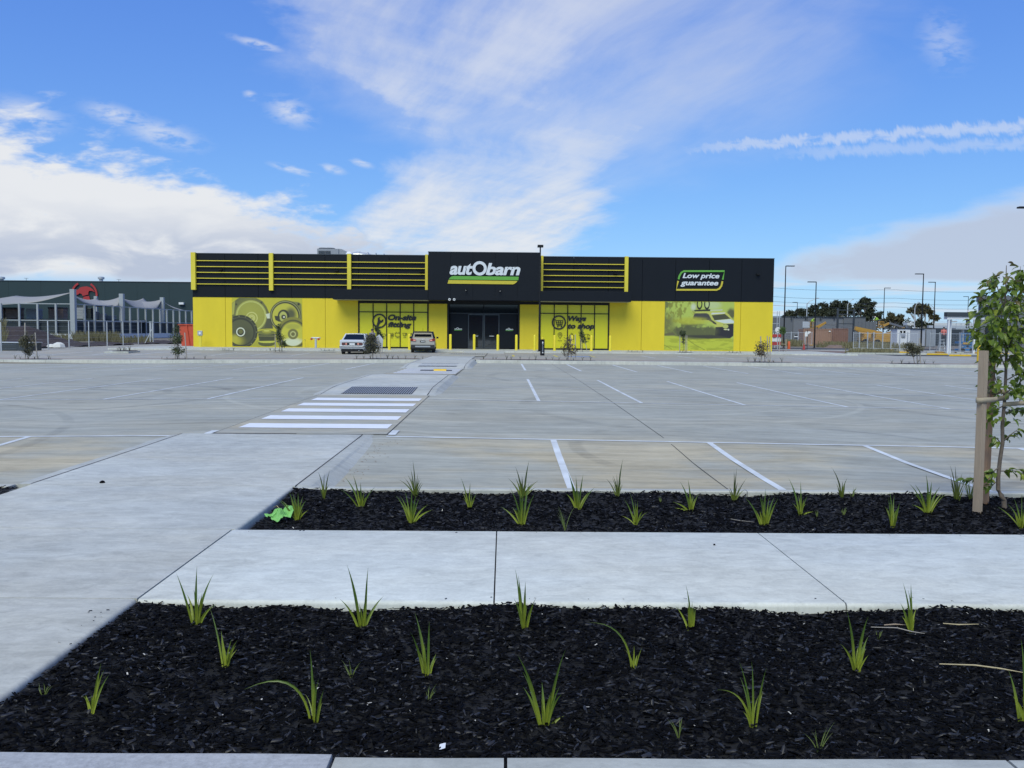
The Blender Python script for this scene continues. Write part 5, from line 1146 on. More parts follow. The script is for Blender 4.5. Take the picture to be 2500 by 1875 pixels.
_, YS2 = stake((2402, 1228), (2420, 862), 16, 'reddish timber stake half hidden behind the nearer stake', 'timber_red')
t = thing('tree_tie', 'tan webbing strap looped from the stakes round the young trunk', 'strap', tuple(tp(2455, 975)))
def strap(pts, h, nm='strap'):
    b = MB(); P = [[tuple(Vector(p)+Vector((0, 0, -h/2))), tuple(Vector(p)+Vector((0, 0, h/2)))] for p in pts]; b.grid(P); o = b.build(nm, 'webbing', t, world=True, smooth=True); s_ = o.modifiers.new('s', 'SOLIDIFY'); s_.thickness = .003
def q3(px, py, Y): return at(px, py, Y)
strap([q3(2397, 978, YS1+.04), q3(2382, 976, YS1-.01), q3(2385, 978, YS1-.05), q3(2402, 977, YS1-.05), q3(2425, 976, YS1-.01), q3(2442, 973, TY-.03), q3(2462, 970, TY-.02), q3(2464, 966, TY+.03), q3(2448, 966, TY+.05)], .05)
strap([q3(2412, 950, YS2+.0), q3(2402, 948, YS2-.04), q3(2410, 955, YS2-.05), q3(2430, 960, YS2-.02), q3(2447, 955, TY-.025), q3(2462, 958, TY), q3(2456, 960, TY+.03)], .042)
strap([q3(2448, 988, TY-.03), q3(2470, 986, TY-.03), q3(2500, 984, TY-.02), q3(2530, 983, TY)], .045)

# ------------------------------------------------------------------ young trees, tufts, cars, posts
def foliage_mat(name, a, c, tr_=.2, rough=.5):
    m = bpy.data.materials.new(name); m.use_nodes = True; t = m.node_tree; bs = t.nodes['Principled BSDF']; q = NT(t)
    pos = q.n('ShaderNodeNewGeometry').outputs['Position']; f = q.ss(.3, .7, q.noise(pos, 9.0, 3))
    col = q.mix(f, (*a, 1), (*c, 1)); t.links.new(col, bs.inputs['Base Color']); bs.inputs['Roughness'].default_value = rough
    tr = q.n('ShaderNodeBsdfTranslucent'); t.links.new(col, tr.inputs[0]); mx_ = q.n('ShaderNodeMixShader'); mx_.inputs[0].default_value = tr_
    t.links.new(bs.outputs[0], mx_.inputs[1]); t.links.new(tr.outputs[0], mx_.inputs[2]); t.links.new(mx_.outputs[0], t.nodes['Material Output'].inputs[0]); MATS[name] = m
foliage_mat('gum_green', (0.040, 0.060, 0.022), (0.085, 0.110, 0.040)); foliage_mat('gum_olive', (0.060, 0.062, 0.034), (0.115, 0.110, 0.060)); foliage_mat('gum_brown', (0.075, 0.050, 0.035), (0.12, 0.10, 0.055)); foliage_mat('fresh_green', (0.05, 0.10, 0.02), (0.10, 0.16, 0.035))
foliage_mat('far_gum', (0.022, 0.034, 0.016), (0.060, 0.066, 0.034), .1, .7); foliage_mat('far_gum_warm', (0.045, 0.046, 0.020), (0.11, 0.095, 0.040), .1, .7)
def leaf_cards(b, c, R, n, s, rs, droop=.3, asp=.32):
    for _ in range(n):
        d = rs.normal(0, 1, 3); d /= np.linalg.norm(d); p = np.array(c)+d*np.array(R)*rs.rand()**.45
        a = rs.normal(0, 1, 3); a[2] -= droop*2; a /= np.linalg.norm(a); w_ = np.cross(a, rs.normal(0, 1, 3)); w_ /= np.linalg.norm(w_); L = s*rs.uniform(.6, 1.3); v = w_*L*asp
        i = len(b.v); b.v += [tuple(p), tuple(p+a*L*.45+v*.5), tuple(p+a*L), tuple(p+a*L*.45-v*.5)]; b.f.append((i, i+1, i+2, i+3))
def fkz(x, y): return upper_z(x, max(48.7, y))
def young_tree(base, clumps, stakes, label, m, n=260, leaf=.10, zf=zs, name='young_tree', trunkx=None, seed=0, Y=None, lean=0):
    """clumps: (px, py, half-width px, half-height px, share); stakes: (px top, py top, px base, py base)"""
    rs = np.random.RandomState(seed); p = G(base[0], base[1], zf=zf); Y = p[1]
    if zf is fkz and Y < 49.0: Y = 49.0; p = np.array([fx(base[0], base[1], Y), Y, fkz(fx(base[0], base[1], Y), Y)])
    k = Y/F
    t = thing(name, label, 'tree', p, group='young staked trees'); top = min(c[1]-c[3] for c in clumps); h = (base[1]-top)*k
    topx = [c[0] for c in clumps if c[1]-c[3] == top][0]; tv = Vector(at(topx, top+ (base[1]-top)*.12, Y))
    b = MB(); p0 = Vector(p); b.tube([p0-Vector((0, 0, .05)), p0.lerp(tv, .35)+Vector((.02, .0, 0)), p0.lerp(tv, .7)-Vector((.015, 0, 0)), tv], [.02, .017, .012, .005], 6); b.build('trunk', 'bark', t, world=True, smooth=True)
    br = MB(); b = MB()
    for (cx, cy, rx, ry, sh) in clumps:
        c = np.array(at(cx, cy, Y)); R = np.array([rx*k, rx*k*.9, ry*k])
        nn = int(n*sh); m_ = 14
        for j in range(m_):
            d = rs.normal(0, 1, 3); d /= np.linalg.norm(d); q = c+d*R*rs.uniform(.35, .85)
            z0 = min(q[2]-.05, p[2]+h*.3+.4*(q[2]-p[2]-.3*h)); st = p0.lerp(tv, max(.12, min(.9, (z0-p[2])/max(.1, tv.z-p[2]))))
            br.tube([st, st.lerp(Vector(q), .5)+Vector((0, 0, -.02)), Vector(q)], [.007, .005, .002], 4, cap=False)
            leaf_cards(b, q, R*.48, int(nn*2.6)//m_, leaf, rs, asp=.42)
    br.build('branch', 'bark', t, world=True, fix=False); b.build('crown', m, t, world=True, fix=False)
    for (tx_, ty, bx_, by) in stakes:
        pb = np.array([fx(bx_, by, Y+.04), Y+.04, p[2]]); pt = at(tx_, ty, pb[1]); s_ = MB(); s_.bar(Vector(pb)-Vector((0, 0, .05)), Vector(pt), .045, .045); s_.build('stake', 'timber_grey', t, world=True)
    if len(stakes) > 1:
        a = at(stakes[0][0], (stakes[0][1]*.62+stakes[0][3]*.38), Y); c = at(stakes[-1][0], (stakes[-1][1]*.62+stakes[-1][3]*.38), Y); b = MB(); b.bar(a, c, .008, .045); b.build('tie', 'webbing', t, world=True)
    return t
def fkz_old(x, y): return upper_z(x, max(48.7, y))
young_tree((68, 877), [(66, 836, 22, 24, 1.0), (70, 858, 16, 10, .25)], [(61, 788, 62, 879), (86, 812, 91, 878)], 'broad olive tree with two tall stakes at the far left of the back kerb', 'gum_olive', 420, .11, fkz, seed=1)
young_tree((437, 877), [(432, 800, 9, 16, .25), (430, 828, 17, 20, .5), (438, 856, 24, 12, .45)], [(432, 811, 433, 879), (451, 812, 456, 877), (426, 808, 428, 876)], 'tall leafy tree with stakes by the red skip, on the back kerb', 'gum_green', 420, .10, fkz, seed=2)
young_tree((910, 876), [(905, 842, 21, 24, 1.0), (908, 822, 12, 8, .2)], [(909, 812, 910.5, 877), (924, 822, 930, 875)], 'dense round grey-green bush tree in front of the parked sedan', 'gum_olive', 560, .10, fkz, seed=3)
young_tree((1386, 880), [(1382, 848, 18, 20, .55), (1398, 858, 16, 14, .3), (1390, 828, 14, 10, .12)], [(1393.5, 818, 1394, 880), (1404.5, 817, 1405.5, 879)], 'sparse brown-leaved tree in front of the right shop window', 'gum_brown', 260, .10, fkz, seed=4)
young_tree((1868, 884), [(1862, 852, 22, 20, .8), (1850, 862, 14, 9, .25)], [(1857, 821, 1860, 884), (1873, 820, 1876, 884), (1879, 822, 1881, 884)], 'sparse brown tree in front of the shop\'s right corner', 'gum_brown', 250, .10, fkz, seed=5)
young_tree((2233, 888), [(2229, 856, 24, 21, 1.0), (2222, 842, 13, 9, .2)], [(2245, 826, 2247, 888), (2238, 846, 2240, 888)], 'dark bushy tree with one pale stake near the site sheds', 'gum_olive', 420, .10, fkz, seed=6)
def sfz(x, y): return SFZ
young_tree((683, 857), [(680, 800, 6, 10, .25), (683, 822, 12, 18, .6), (690, 838, 9, 10, .3)], [(671.5, 815, 672.5, 857), (688, 830, 688.5, 857)], 'thin green tree in front of the loudspeaker picture', 'gum_green', 240, .13, sfz, seed=7)
young_tree((922, 858), [(921, 803, 9, 12, .4), (926, 818, 11, 14, .6)], [(922.5, 808, 929, 858), (932, 815, 933, 857)], 'thin green tree beneath the spanner emblem on the shop window', 'gum_green', 230, .13, sfz, seed=8)
young_tree((1422, 859), [(1420, 816, 8, 13, .6), (1425, 830, 9, 8, .4)], [(1418, 814, 1419, 859), (1427, 826, 1434, 859)], 'small green tree against the right end of the shop window', 'gum_green', 220, .12, sfz, seed=9)
young_tree((1670, 861), [(1666, 812, 9, 10, .75), (1668, 832, 6, 8, .2)], [(1660, 818, 1659, 861), (1673.5, 818, 1673, 861), (1677, 819, 1677, 861)], 'small round tree with three stakes in front of the off-road picture', 'gum_green', 230, .12, sfz, seed=10)
young_tree((1912, 862), [(1911, 806, 9, 11, .8)], [(1904, 826, 1902, 862), (1919, 828, 1919, 861)], 'small fresh green tree beside the back of a road sign', 'fresh_green', 240, .13, lambda x, y: 0.0, seed=11)

# mulch patches with little tufts along the far kerbs
def patch(px0, px1, py, h, zf, label):
    a, c = G(px0, py, zf=zf), G(px1, py, zf=zf); b = MB(); xs = np.linspace(a[0], c[0], 10); y0 = min(a[1], c[1])
    if zf is fkz: y0 = max(48.74, y0); a[0] = fx(px0, py, y0); c[0] = fx(px1, py, y0)
    P = [[(x, y0+h*t+.12*math.sin(x*2.3)*(t > .5), zf(x, y0)+.012+.03*math.sin(math.pi*(x-a[0])/(c[0]-a[0]))*math.sin(math.pi*min(1, t+.1))) for x in xs] for t in (0, .33, .66, 1)]
    b.grid(P); struct(b.build('mulch_patch', 'mulch_soil', smooth=True)); return a, c, y0
tuft_proto = None
def tufts(a, c, y0, h, n, zf, label, size=.28, seed=0):
    global tuft_proto
    rs = np.random.RandomState(seed)
    if tuft_proto is None:
        b = MB(); random.seed(3)
        for k in range(9):
            an = random.uniform(0, 6.28); r_ = random.uniform(.25, .6); ribbon(b, (random.uniform(-.04, .04), random.uniform(-.04, .04), -.02), (math.cos(an)*r_*.3, math.sin(an)*r_*.3, .7), (math.cos(an)*r_, math.sin(an)*r_, random.uniform(.7, 1.1)), .06, 4)
        tuft_proto = b.mesh('grass_tuft'); tuft_proto.materials.append(MATS['gum_olive'])
    for k in range(n):
        x = a[0]+(c[0]-a[0])*(k+rs.uniform(.15, .85))/n; y = y0+h*rs.uniform(.2, .9); o = obj('grass_tuft', tuft_proto); o.location = (x, y, zf(x, y)); s_ = size*rs.uniform(.7, 1.25); o.scale = (s_, s_, s_); o.rotation_euler = (0, 0, rs.uniform(0, 6)); tag(o, label, 'grass tuft', label)
for i, (px0, px1, py, h, n, l) in enumerate(((20, 128, 879, .5, 7, 'tiny grey-green tuft round the tree at the far left of the back kerb'), (380, 500, 879, .5, 6, 'tiny grey-green tuft round the tall leafy tree by the skip'), (862, 1036, 877, .45, 10, 'tiny grey-green tuft in the mulch left of the walkway, before the sedan'), (1170, 1450, 880, .4, 15, 'tiny grey-green tuft in the long mulch strip right of the walkway'), (1815, 1925, 885, .5, 6, 'tiny grey-green tuft round the tree at the shop\'s right corner'), (2180, 2290, 889, .5, 6, 'tiny grey-green tuft round the dark tree near the site sheds'))):
    a, c, y0 = patch(px0, px1, py, h, fkz, l); tufts(a, c, y0, h, n, fkz, l, seed=i)
for i, (px0, px1, py, l) in enumerate(((535, 573, 856, 'tiny tuft in the mulch left of the loudspeaker picture'), (656, 697, 857, 'tiny tuft round the thin tree before the loudspeaker picture'), (780, 818, 857, 'tiny tuft in the mulch just left of the sedan'), (1530, 1570, 860, 'tiny tuft in the mulch below the end of the canopy'), (1655, 1690, 861, 'tiny tuft round the tree before the off-road picture'), (1775, 1812, 862, 'tiny tuft in the mulch right of the off-road picture'))):
    a, c, y0 = patch(px0, px1, py, .5, sfz, l); tufts(a, c, y0, .5, 4, sfz, l, .22, 20+i)

# ---- lamp posts
def make_lamp(H, arm):
    t = thing('lamp_post', '', 'lamp post', group='black car park lamp posts'); b = MB(); b.tube([(0, 0, 0), (0, 0, H*.5), (0, 0, H)], [.085, .07, .05], 10); b.build('pole', 'black', t, smooth=True)
    b = MB(); b.lathe([(.17, 0), (.17, .03), (.11, .05)], n=14); b.build('base_plate', 'black', t)
    if arm:
        b = MB(); b.box(.0, .95*arm if arm > 0 else 0, -.14, .14, H-.02, H+.07) if arm > 0 else b.box(.95*arm, 0, -.14, .14, H-.02, H+.07); hd = b.build('lamp_head', 'black', t, bevel=.02)
    else:
        b = MB(); b.prism_x([(-.36, H-.04), (.1, H-.04), (.1, H+.10), (-.36, H+.14)], -.22, .22); b.build('lamp_head', 'black', t, bevel=.02)
    return t
def lamp(base, top, arm, label, Y=None):
    p = G(*base) if Y is None else np.array([fx(base[0], base[1], Y), Y, 0.0]); z1 = fz(top[0], top[1], p[1]); t = make_lamp(z1-p[2], arm); t.location = p; t['label'] = label; return t
lamp((1316.5, 858), (1319.5, 603), 0, 'tall black lamp post standing before the shop, right of the entrance')
lamp((1913, 850), (1920, 650), 1, 'tall black lamp post just right of the shop\'s corner, arm to the right')
lamp((1988, 850), (1992.5, 689), -1, 'black lamp post in front of the brown shipping container')
lamp((2155, 838), (2157, 703.5), 1, 'distant black lamp post beside the boom lift baskets', Y=139)
lamp((2248, 856), (2255.5, 669.5), -1, 'black lamp post between the site sheds and the bushy tree', Y=100)
lamp((2278, 838), (2281, 689.5), -1, 'distant black lamp post behind the grey site shed', Y=122)
lamp((2360, 835), (2362.5, 724.5), -1, 'farthest lamp post, beyond the drive-through canopy', Y=167)
lamp((1944, 840), (1944.5, 738.5), -1, 'small distant lamp post behind the grey walls, right of the shop', Y=170)
lamp((2513, 880), (2513, 508), -1, 'lamp post at the right picture edge, only its lamp head showing', Y=46)
# ---- parking post: black box with yellow cap
p = G(1324, 868); t = thing('parking_post', 'black box-shaped parking post with yellow cap and white markings', 'post', p); h = (868-828.5)*p[1]/F; w_ = 8.3*p[1]/F
b = MB(); b.box(-w_/2, w_/2, -w_/2, w_/2, 0, h); b.build('body', 'black', t, bevel=.01).rotation_euler = (0, 0, .35)
b = MB(); b.lathe([(.085, h+.002), (.085, h+.10), (.05, h+.125)], n=14); b.build('cap', 'yellow_bollard', t, smooth=True)
b = MB(); b.prism_y([(.05*math.cos(a), h*.80+.075*math.sin(a)) for a in np.linspace(0, 6.28, 13)[:-1]], -w_*.5-.012, -w_*.5-.004); o = b.build('marking', 'white_metal', t); o.rotation_euler = (0, 0, .35); o.location.x = -.03
rs = np.random.RandomState(2)
for k in range(7):
    z = h*(.66-.075*k); b = MB(); b.box(-.07, -.07+rs.uniform(.06, .12), -w_*.5-.012, -w_*.5-.004, z, z+.045); o = b.build('marking', 'steel', t); o.rotation_euler = (0, 0, .35)
b = MB(); b.box(-.07, .02, -w_*.5-.012, -w_*.5-.004, h*.15, h*.15+.06); o = b.build('marking', 'white_metal', t); o.rotation_euler = (0, 0, .35)
# ---- rubber speed hump lying over the second crossing
p = np.array([-2.9, 36.3, path_z(36.3)+.015]); t = thing('speed_hump', 'low black rubber hump with a yellow block on the farther zebra crossing', 'speed hump', p)
for (xa, xb, m_, h) in ((-.55, .0, 'rubber', .03), (.004, .52, 'yellow_safety', .07), (.524, .75, 'rubber', .03)):
    b = MB(); b.prism_x([(-.17, 0), (-.10, h), (.10, h), (.17, 0)], xa, xb); b.build('segment', m_, t)

# ---- cars
mat('car_white', (0.56, 0.59, 0.63), 0.25, 0.03, coat=.6); mat('car_beige', (0.40, 0.385, 0.35), 0.28, 0.03, coat=.6); mat('car_black', (0.010, 0.011, 0.013), 0.22, 0.05, coat=.5); mat('car_trim', (0.022, 0.024, 0.027), 0.55, 0.08)
mat('lens_red', (0.22, 0.025, 0.02), 0.2, 0.05); mat('lens_dull', (0.11, 0.045, 0.045), 0.25, 0.05); mat('lens_lit', (0.80, 0.35, 0.28), 0.2, 0.02); mat('plate', (0.68, 0.70, 0.72), 0.4, .04); mat('rim', (0.30, 0.31, 0.32), 0.35, 0.1, metal=.6)
def car(label, p, rz, spec, paint, roofpaint, L, Wd):
    t = thing('parked_car', label, 'car', p, rz, 'cars parked before the shop')
    W2 = Wd/2
    # body: stations along y (rear at y=0), each a ring of (x, z) from sill over the shoulder
    P = []
    for (y, zl, zsill, zsh, zt, ws, wt_) in spec['body']:
        r = [(-ws*W2*.93, zl), (-ws*W2, zsill), (-ws*W2*1.0, zsh), (-wt_*W2, zt)]; P.append([(x, y, z) for x, z in r]+[(-x, y, z) for x, z in r[::-1]])
    b = MB(); b.grid(P); b.poly(P[0]); b.poly(P[-1]); b.build('body', paint, t, smooth=True, bevel=.012)
    G_ = spec['glass']; b = MB()
    lo = [(-G_['w0']*W2, G_['z0']), (G_['w0']*W2, G_['z0'])]
    y0, y1, y2, y3 = G_['y']; z0, z1 = G_['z0'], G_['z1']; w0, w1 = G_['w0']*W2, G_['w1']*W2
    V = [(-w0, y0, z0), (w0, y0, z0), (w0, y3, z0), (-w0, y3, z0), (-w1, y1, z1), (w1, y1, z1), (w1, y2, z1), (-w1, y2, z1)]
    b.v = V; b.f = [(0, 1, 5, 4), (1, 2, 6, 5), (2, 3, 7, 6), (3, 0, 4, 7), (4, 5, 6, 7)]; b.build('glasshouse', 'glass_dark', t)
    b = MB(); b.grid([[(x*w1*1.03, y, z1+.012+.035*(1-x*x)*math.sin(math.pi*(.15+.7*(y-y1)/(y2-y1)))) for x in np.linspace(-1, 1, 9)] for y in np.linspace(y1-.06, y2+.05, 8)]); o = b.build('roof', roofpaint, t, smooth=True); s_ = o.modifiers.new('s', 'SOLIDIFY'); s_.thickness = .05
    for sx in (-1, 1):      # pillars
        for (ya, yb_, wd) in ((y0, y1, .09), (y3, y2, .07), ((y0*.45+y3*.55), (y1*.45+y2*.55), .07)):
            b = MB(); b.bar((sx*w0*1.005, ya, z0), (sx*w1*1.02, yb_, z1+.01), wd, .05); b.build('pillar', spec.get('pillar', paint), t)
    for sx in (-1, 1):
        for yy in spec['wheels']:
            R = spec['R']; w_ = MB(); prof = [(-.105, R*.62), (-.105, R*.94), (-.085, R), (.085, R), (.105, R*.94), (.105, R*.62)]
            rows = [[(sx*(W2-.13)+a, yy+r*math.cos(q), R+r*math.sin(q)) for q in np.linspace(0, 2*math.pi, 23)] for a, r in prof]; w_.grid(rows); ty = w_.build('wheel', 'rubber', t, smooth=True)
            w_ = MB(); w_.grid([[(sx*(W2-.13)+sx*a, yy+r*math.cos(q), R+r*math.sin(q)) for q in np.linspace(0, 2*math.pi, 23)] for a, r in ((.09, .0), (.075, R*.3), (.09, R*.64))]); w_.build('rim', 'rim', ty, smooth=True)
            w_ = MB(); w_.grid([[(sx*(W2+.004)-sx*a, yy+r*math.cos(q), R+r*math.sin(q)) for q in np.linspace(-.25, math.pi+.25, 16)] for a, r in ((0, R*1.0), (0, R*1.16), (.2, R*1.16))]); w_.build('wheel_arch', 'car_trim', t)
    return t
suv_p = G(1032, 861.5); sed_p = G(860, 865)
# boxy white sedan seen from behind
sb = dict(body=[(0.0, .34, .42, .86, .90, .90, .80), (.10, .24, .40, .93, .97, .985, .90), (.9, .20, .40, .95, .99, 1, .92), (1.05, .20, .40, .95, .99, 1, .92), (3.0, .20, .40, .92, .96, 1, .92), (4.2, .22, .40, .84, .90, .99, .90), (4.6, .30, .42, .72, .78, .90, .82)],
          glass=dict(y=(.95, 1.45, 2.75, 3.35), z0=.97, z1=1.36, w0=.90, w1=.70), wheels=(.95, 3.6), R=.31)
sedan = car('white boxy older sedan with its driver door open, parked left', (sed_p[0], sed_p[1], sed_p[2]+.0), 0.03, sb, 'car_white', 'car_white', 4.6, 1.72)
def cp(tn, name, m, *a, bevel=0.0, parent=None):
    b = MB(); b.box(*a); return b.build(name, m, parent or tn, bevel=bevel)
cp(sedan, 'rear_panel', 'car_trim', -.66, .66, -.025, .03, .60, .80)
for sx in (-1, 1):
    o = cp(sedan, 'tail_light', 'lens_dull', min(sx*.32, sx*.70), max(sx*.32, sx*.70), -.04, .03, .615, .785, bevel=.01); cp(sedan, 'reversing_lens', 'lens_lit', min(sx*.36, sx*.44), max(sx*.36, sx*.44), -.046, -.041, .64, .76, parent=o)
cp(sedan, 'number_plate', 'plate', -.18, .18, -.05, -.026, .63, .75); cp(sedan, 'bumper', 'car_white', -.84, .84, -.12, .12, .40, .585, bevel=.03); cp(sedan, 'bumper_strip', 'car_trim', -.845, .845, -.135, -.121, .47, .525); cp(sedan, 'underbody', 'rubber', -.7, .7, .0, 4.3, .17, .36)
b = MB(); b.tube([(.45, -.02, .26), (.45, .3, .26)], .035, 8); b.build('exhaust', 'steel', sedan); b = MB(); b.box(-.02, .02, -.2, -.12, .36, .40); b.build('tow_ball', 'steel', sedan)
b = MB(); b.prism_x([(2.35, .42), (2.3, .98), (2.62, 1.32), (3.2, .98), (3.3, .42)], 0, .06); dr = b.build('door', 'car_white', sedan, bevel=.01); dr.location = (.86, 3.3, 0); dr.rotation_euler = (0, 0, math.radians(62))
for v in dr.data.vertices: v.co.y -= 3.3
b = MB(); b.prism_x([(-.92, .98), (-.65, 1.28), (-.15, .98)], .062, .068); b.build('pane', 'glass_dark', dr)
# beige four-wheel drive with dark roof
vb = dict(body=[(0.0, .40, .50, .92, .98, .92, .86), (.07, .32, .46, 1.02, 1.06, .99, .90), (.5, .26, .44, 1.03, 1.07, 1, .91), (2.7, .26, .44, 1.0, 1.04, 1, .92), (3.6, .28, .44, .93, .99, .99, .90), (4.15, .36, .46, .72, .84, .90, .80)],
          glass=dict(y=(.08, .42, 2.3, 3.05), z0=1.04, z1=1.54, w0=.90, w1=.74), wheels=(.72, 3.25), R=.345, pillar='car_black')
suv = car('beige compact four-wheel drive with black roof and lit brake lights', (suv_p[0], suv_p[1], suv_p[2]), 0.055, vb, 'car_beige', 'car_black', 4.17, 1.80)
for sx in (-1, 1):
    b = MB(); b.prism_y([(sx*.50, .84), (sx*.48, .97), (sx*.80, 1.06), (sx*.895, 1.03), (sx*.895, .88)][::sx], -.05, .14); o = b.build('tail_light', 'lens_red', suv, bevel=.01); b = MB(); b.prism_y([(sx*.52, .86), (sx*.51, .95), (sx*.68, .985), (sx*.70, .87)][::sx], -.058, -.051); b.build('lit_lens', 'lens_lit', o)
    b = MB(); b.box(min(sx*.93, sx*1.10), max(sx*.93, sx*1.10), 2.55, 2.68, 1.03, 1.17); b.build('mirror', 'car_black', suv, bevel=.03)
cp(suv, 'number_plate', 'car_trim', -.19, .19, -.035, .0, .78, .90); 
for k, x in enumerate((-.11, -.02, .07)): cp(suv, 'plate_mark', 'plate', x, x+.06, -.041, -.036, .81, .87)
cp(suv, 'bumper', 'car_trim', -.86, .86, -.10, .15, .32, .60, bevel=.04); cp(suv, 'bumper_insert', 'steel', -.55, .55, -.115, -.101, .42, .52); cp(suv, 'underbody', 'rubber', -.7, .7, .05, 3.9, .2, .4)
b = MB(); b.bar((0, .5, 1.56), (0, .35, 1.80), .012); b.build('aerial', 'black', suv); b = MB(); b.box(-.62, .62, .02, .22, 1.52, 1.58); b.build('spoiler', 'car_black', suv, bevel=.02)
b = MB(); b.lathe([(.03, 0), (.03, .01)], (0, 0, 0), 10); o = b.build('badge', 'plate', suv); o.rotation_euler = (math.radians(90), 0, 0); o.location = (0, -.02, .98)

# ---- people: one skinned surface each
mat('skin', (0.42, 0.26, 0.19), 0.6, 0.08); mat('hair_dark', (0.02, 0.014, 0.012), 0.5, 0.2); mat('shirt_grey', (0.16, 0.15, 0.19), 0.85, 0.2, 8.0); mat('trousers', (0.03, 0.035, 0.05), 0.85, 0.15); mat('hivis_lime', (0.36, 0.62, 0.05), 0.7, 0.1); mat('hivis_pink', (0.55, 0.16, 0.14), 0.7, 0.15)
def person(label, p, rz, J, shirt, hair='hair_dark', legs='trousers', hat=None, group=None):
    """J: joint positions (metres, facing -y); one continuous body, coloured by material along its height"""
    t = thing('person', label, 'person', p, rz, group); names = list(J); bones = [('pelvis', 'chest'), ('chest', 'neck'), ('neck', 'head'), ('head', 'crown'), ('chest', 'shl'), ('shl', 'ell'), ('ell', 'wrl'), ('wrl', 'hal'), ('chest', 'shr'), ('shr', 'elr'), ('elr', 'wrr'), ('wrr', 'har'), ('pelvis', 'hil'), ('hil', 'knl'), ('knl', 'anl'), ('anl', 'tol'), ('pelvis', 'hir'), ('hir', 'knr'), ('knr', 'anr'), ('anr', 'tor')]
    rad = dict(pelvis=.145, chest=.155, neck=.058, head=.088, crown=.075, shl=.07, shr=.07, ell=.05, elr=.05, wrl=.036, wrr=.036, hal=.04, har=.04, hil=.095, hir=.095, knl=.066, knr=.066, anl=.048, anr=.048, tol=.04, tor=.04)
    b = MB()
    for a, c in bones:
        A_, C_ = Vector(J[a]), Vector(J[c]); n = 5; pts = [A_.lerp(C_, k/n) for k in range(n+1)]; r0, r1 = rad[a], rad[c]
        b.tube(pts, [r0+(r1-r0)*k/n for k in range(n+1)], 10)
    for nme in names: b.lathe([(rad[nme]*math.cos(q), rad[nme]*math.sin(q)) for q in np.linspace(-1.5, 1.5, 7)], J[nme], 10)
    for hnd, wr in (('hal', 'wrl'), ('har', 'wrr')):
        d = (Vector(J[hnd])-Vector(J[wr])).normalized(); sdv = d.cross(Vector((0, 1, .1))).normalized()
        for k in range(4): st = Vector(J[hnd])+sdv*(.022*(k-1.5)); b.tube([st, st+d*.05, st+d*(.085-.008*abs(k-1.3))+Vector((0, -.015, 0))], [.011, .010, .007], 5)
        st = Vector(J[wr]).lerp(Vector(J[hnd]), .6)+sdv*.04; b.tube([st, st+d*.03+sdv*.03], [.012, .009], 5)
    me = b.mesh('body'); ob = obj('body', me, None, t)
    rm = ob.modifiers.new('r', 'REMESH'); rm.mode = 'VOXEL'; rm.voxel_size = .018; sm_ = ob.modifiers.new('s', 'SMOOTH'); sm_.iterations = 4
    bpy.context.view_layer.update(); dg = bpy.context.evaluated_depsgraph_get(); m2 = bpy.data.meshes.new_from_object(ob.evaluated_get(dg)); ob.modifiers.clear(); ob.data = m2; bpy.data.meshes.remove(me)
    for q in ('skin', shirt, legs, 'rubber'): m2.materials.append(MATS[q])
    segs = [(Vector(J[a]), Vector(J[c]), (3 if 'to' in c and c in ('tol', 'tor') else 2 if c in ('knl', 'knr', 'anl', 'anr', 'hil', 'hir') else 0 if c in ('head', 'crown', 'hal', 'har') or (c == 'neck') and False else 1)) for a, c in bones]
    for f in m2.polygons:
        best = min(segs, key=lambda s_: ((lambda A_, C_, P_: (P_-(A_+(C_-A_)*max(0, min(1, (P_-A_).dot(C_-A_)/((C_-A_).length_squared+1e-9))))).length)(s_[0], s_[1], f.center))); f.material_index = best[2]
        f.use_smooth = True
    hd = Vector(J['head']); fw = Vector(J.get('_f', (0, -1, 0))) if '_f' in J else Vector((0, -1, 0))
    b = MB(); b.lathe([(.098*math.cos(q), .105*math.sin(q)) for q in np.linspace(-.15, 1.5, 7)], (hd.x, hd.y+.018, hd.z+.03), 12); b.build('hair' if not hat else 'hard_hat', hair if not hat else hat, t, smooth=True)
    b = MB(); b.tube([hd+Vector((0, -.082, .02)), hd+Vector((0, -.108, -.015))], [.010, .016], 6); b.build('nose', 'skin', t)
    for sx in (-1, 1):
        b = MB(); b.lathe([(.002, -.008), (.010, 0), (.002, .008)], hd+Vector((sx*.032, -.083, .022)), 6); b.build('eye', 'hair_dark', t); b = MB(); b.lathe([(.006, -.025), (.014, 0), (.006, .025)], hd+Vector((sx*.09, .005, .0)), 6); b.build('ear', 'skin', t)
    b = MB(); b.bar(hd+Vector((-.022, -.085, -.04)), hd+Vector((.022, -.085, -.04)), .008); b.build('mouth', 'lens_dull', t)
    return t
STAND = dict(pelvis=(0, 0, .95), chest=(0, 0, 1.28), neck=(0, .01, 1.48), head=(0, -.01, 1.60), crown=(0, 0, 1.67), shl=(-.19, 0, 1.40), ell=(-.25, .03, 1.12), wrl=(-.24, -.12, .92), hal=(-.23, -.17, .86), shr=(.19, 0, 1.40), elr=(.25, .02, 1.12), wrr=(.22, -.16, .95), har=(.2, -.22, .9), hil=(-.10, 0, .88), knl=(-.11, -.02, .48), anl=(-.12, .03, .09), tol=(-.13, -.12, .045), hir=(.10, 0, .88), knr=(.11, -.02, .48), anr=(.12, .03, .09), tor=(.13, -.12, .045))
Yp = sed_p[1]+2.4; px_ = fx(909, 850, Yp)
person('person with dark hair in a grey top standing at the open sedan door', (px_, Yp, upper_z(px_, Yp)), math.radians(150), STAND, 'shirt_grey')

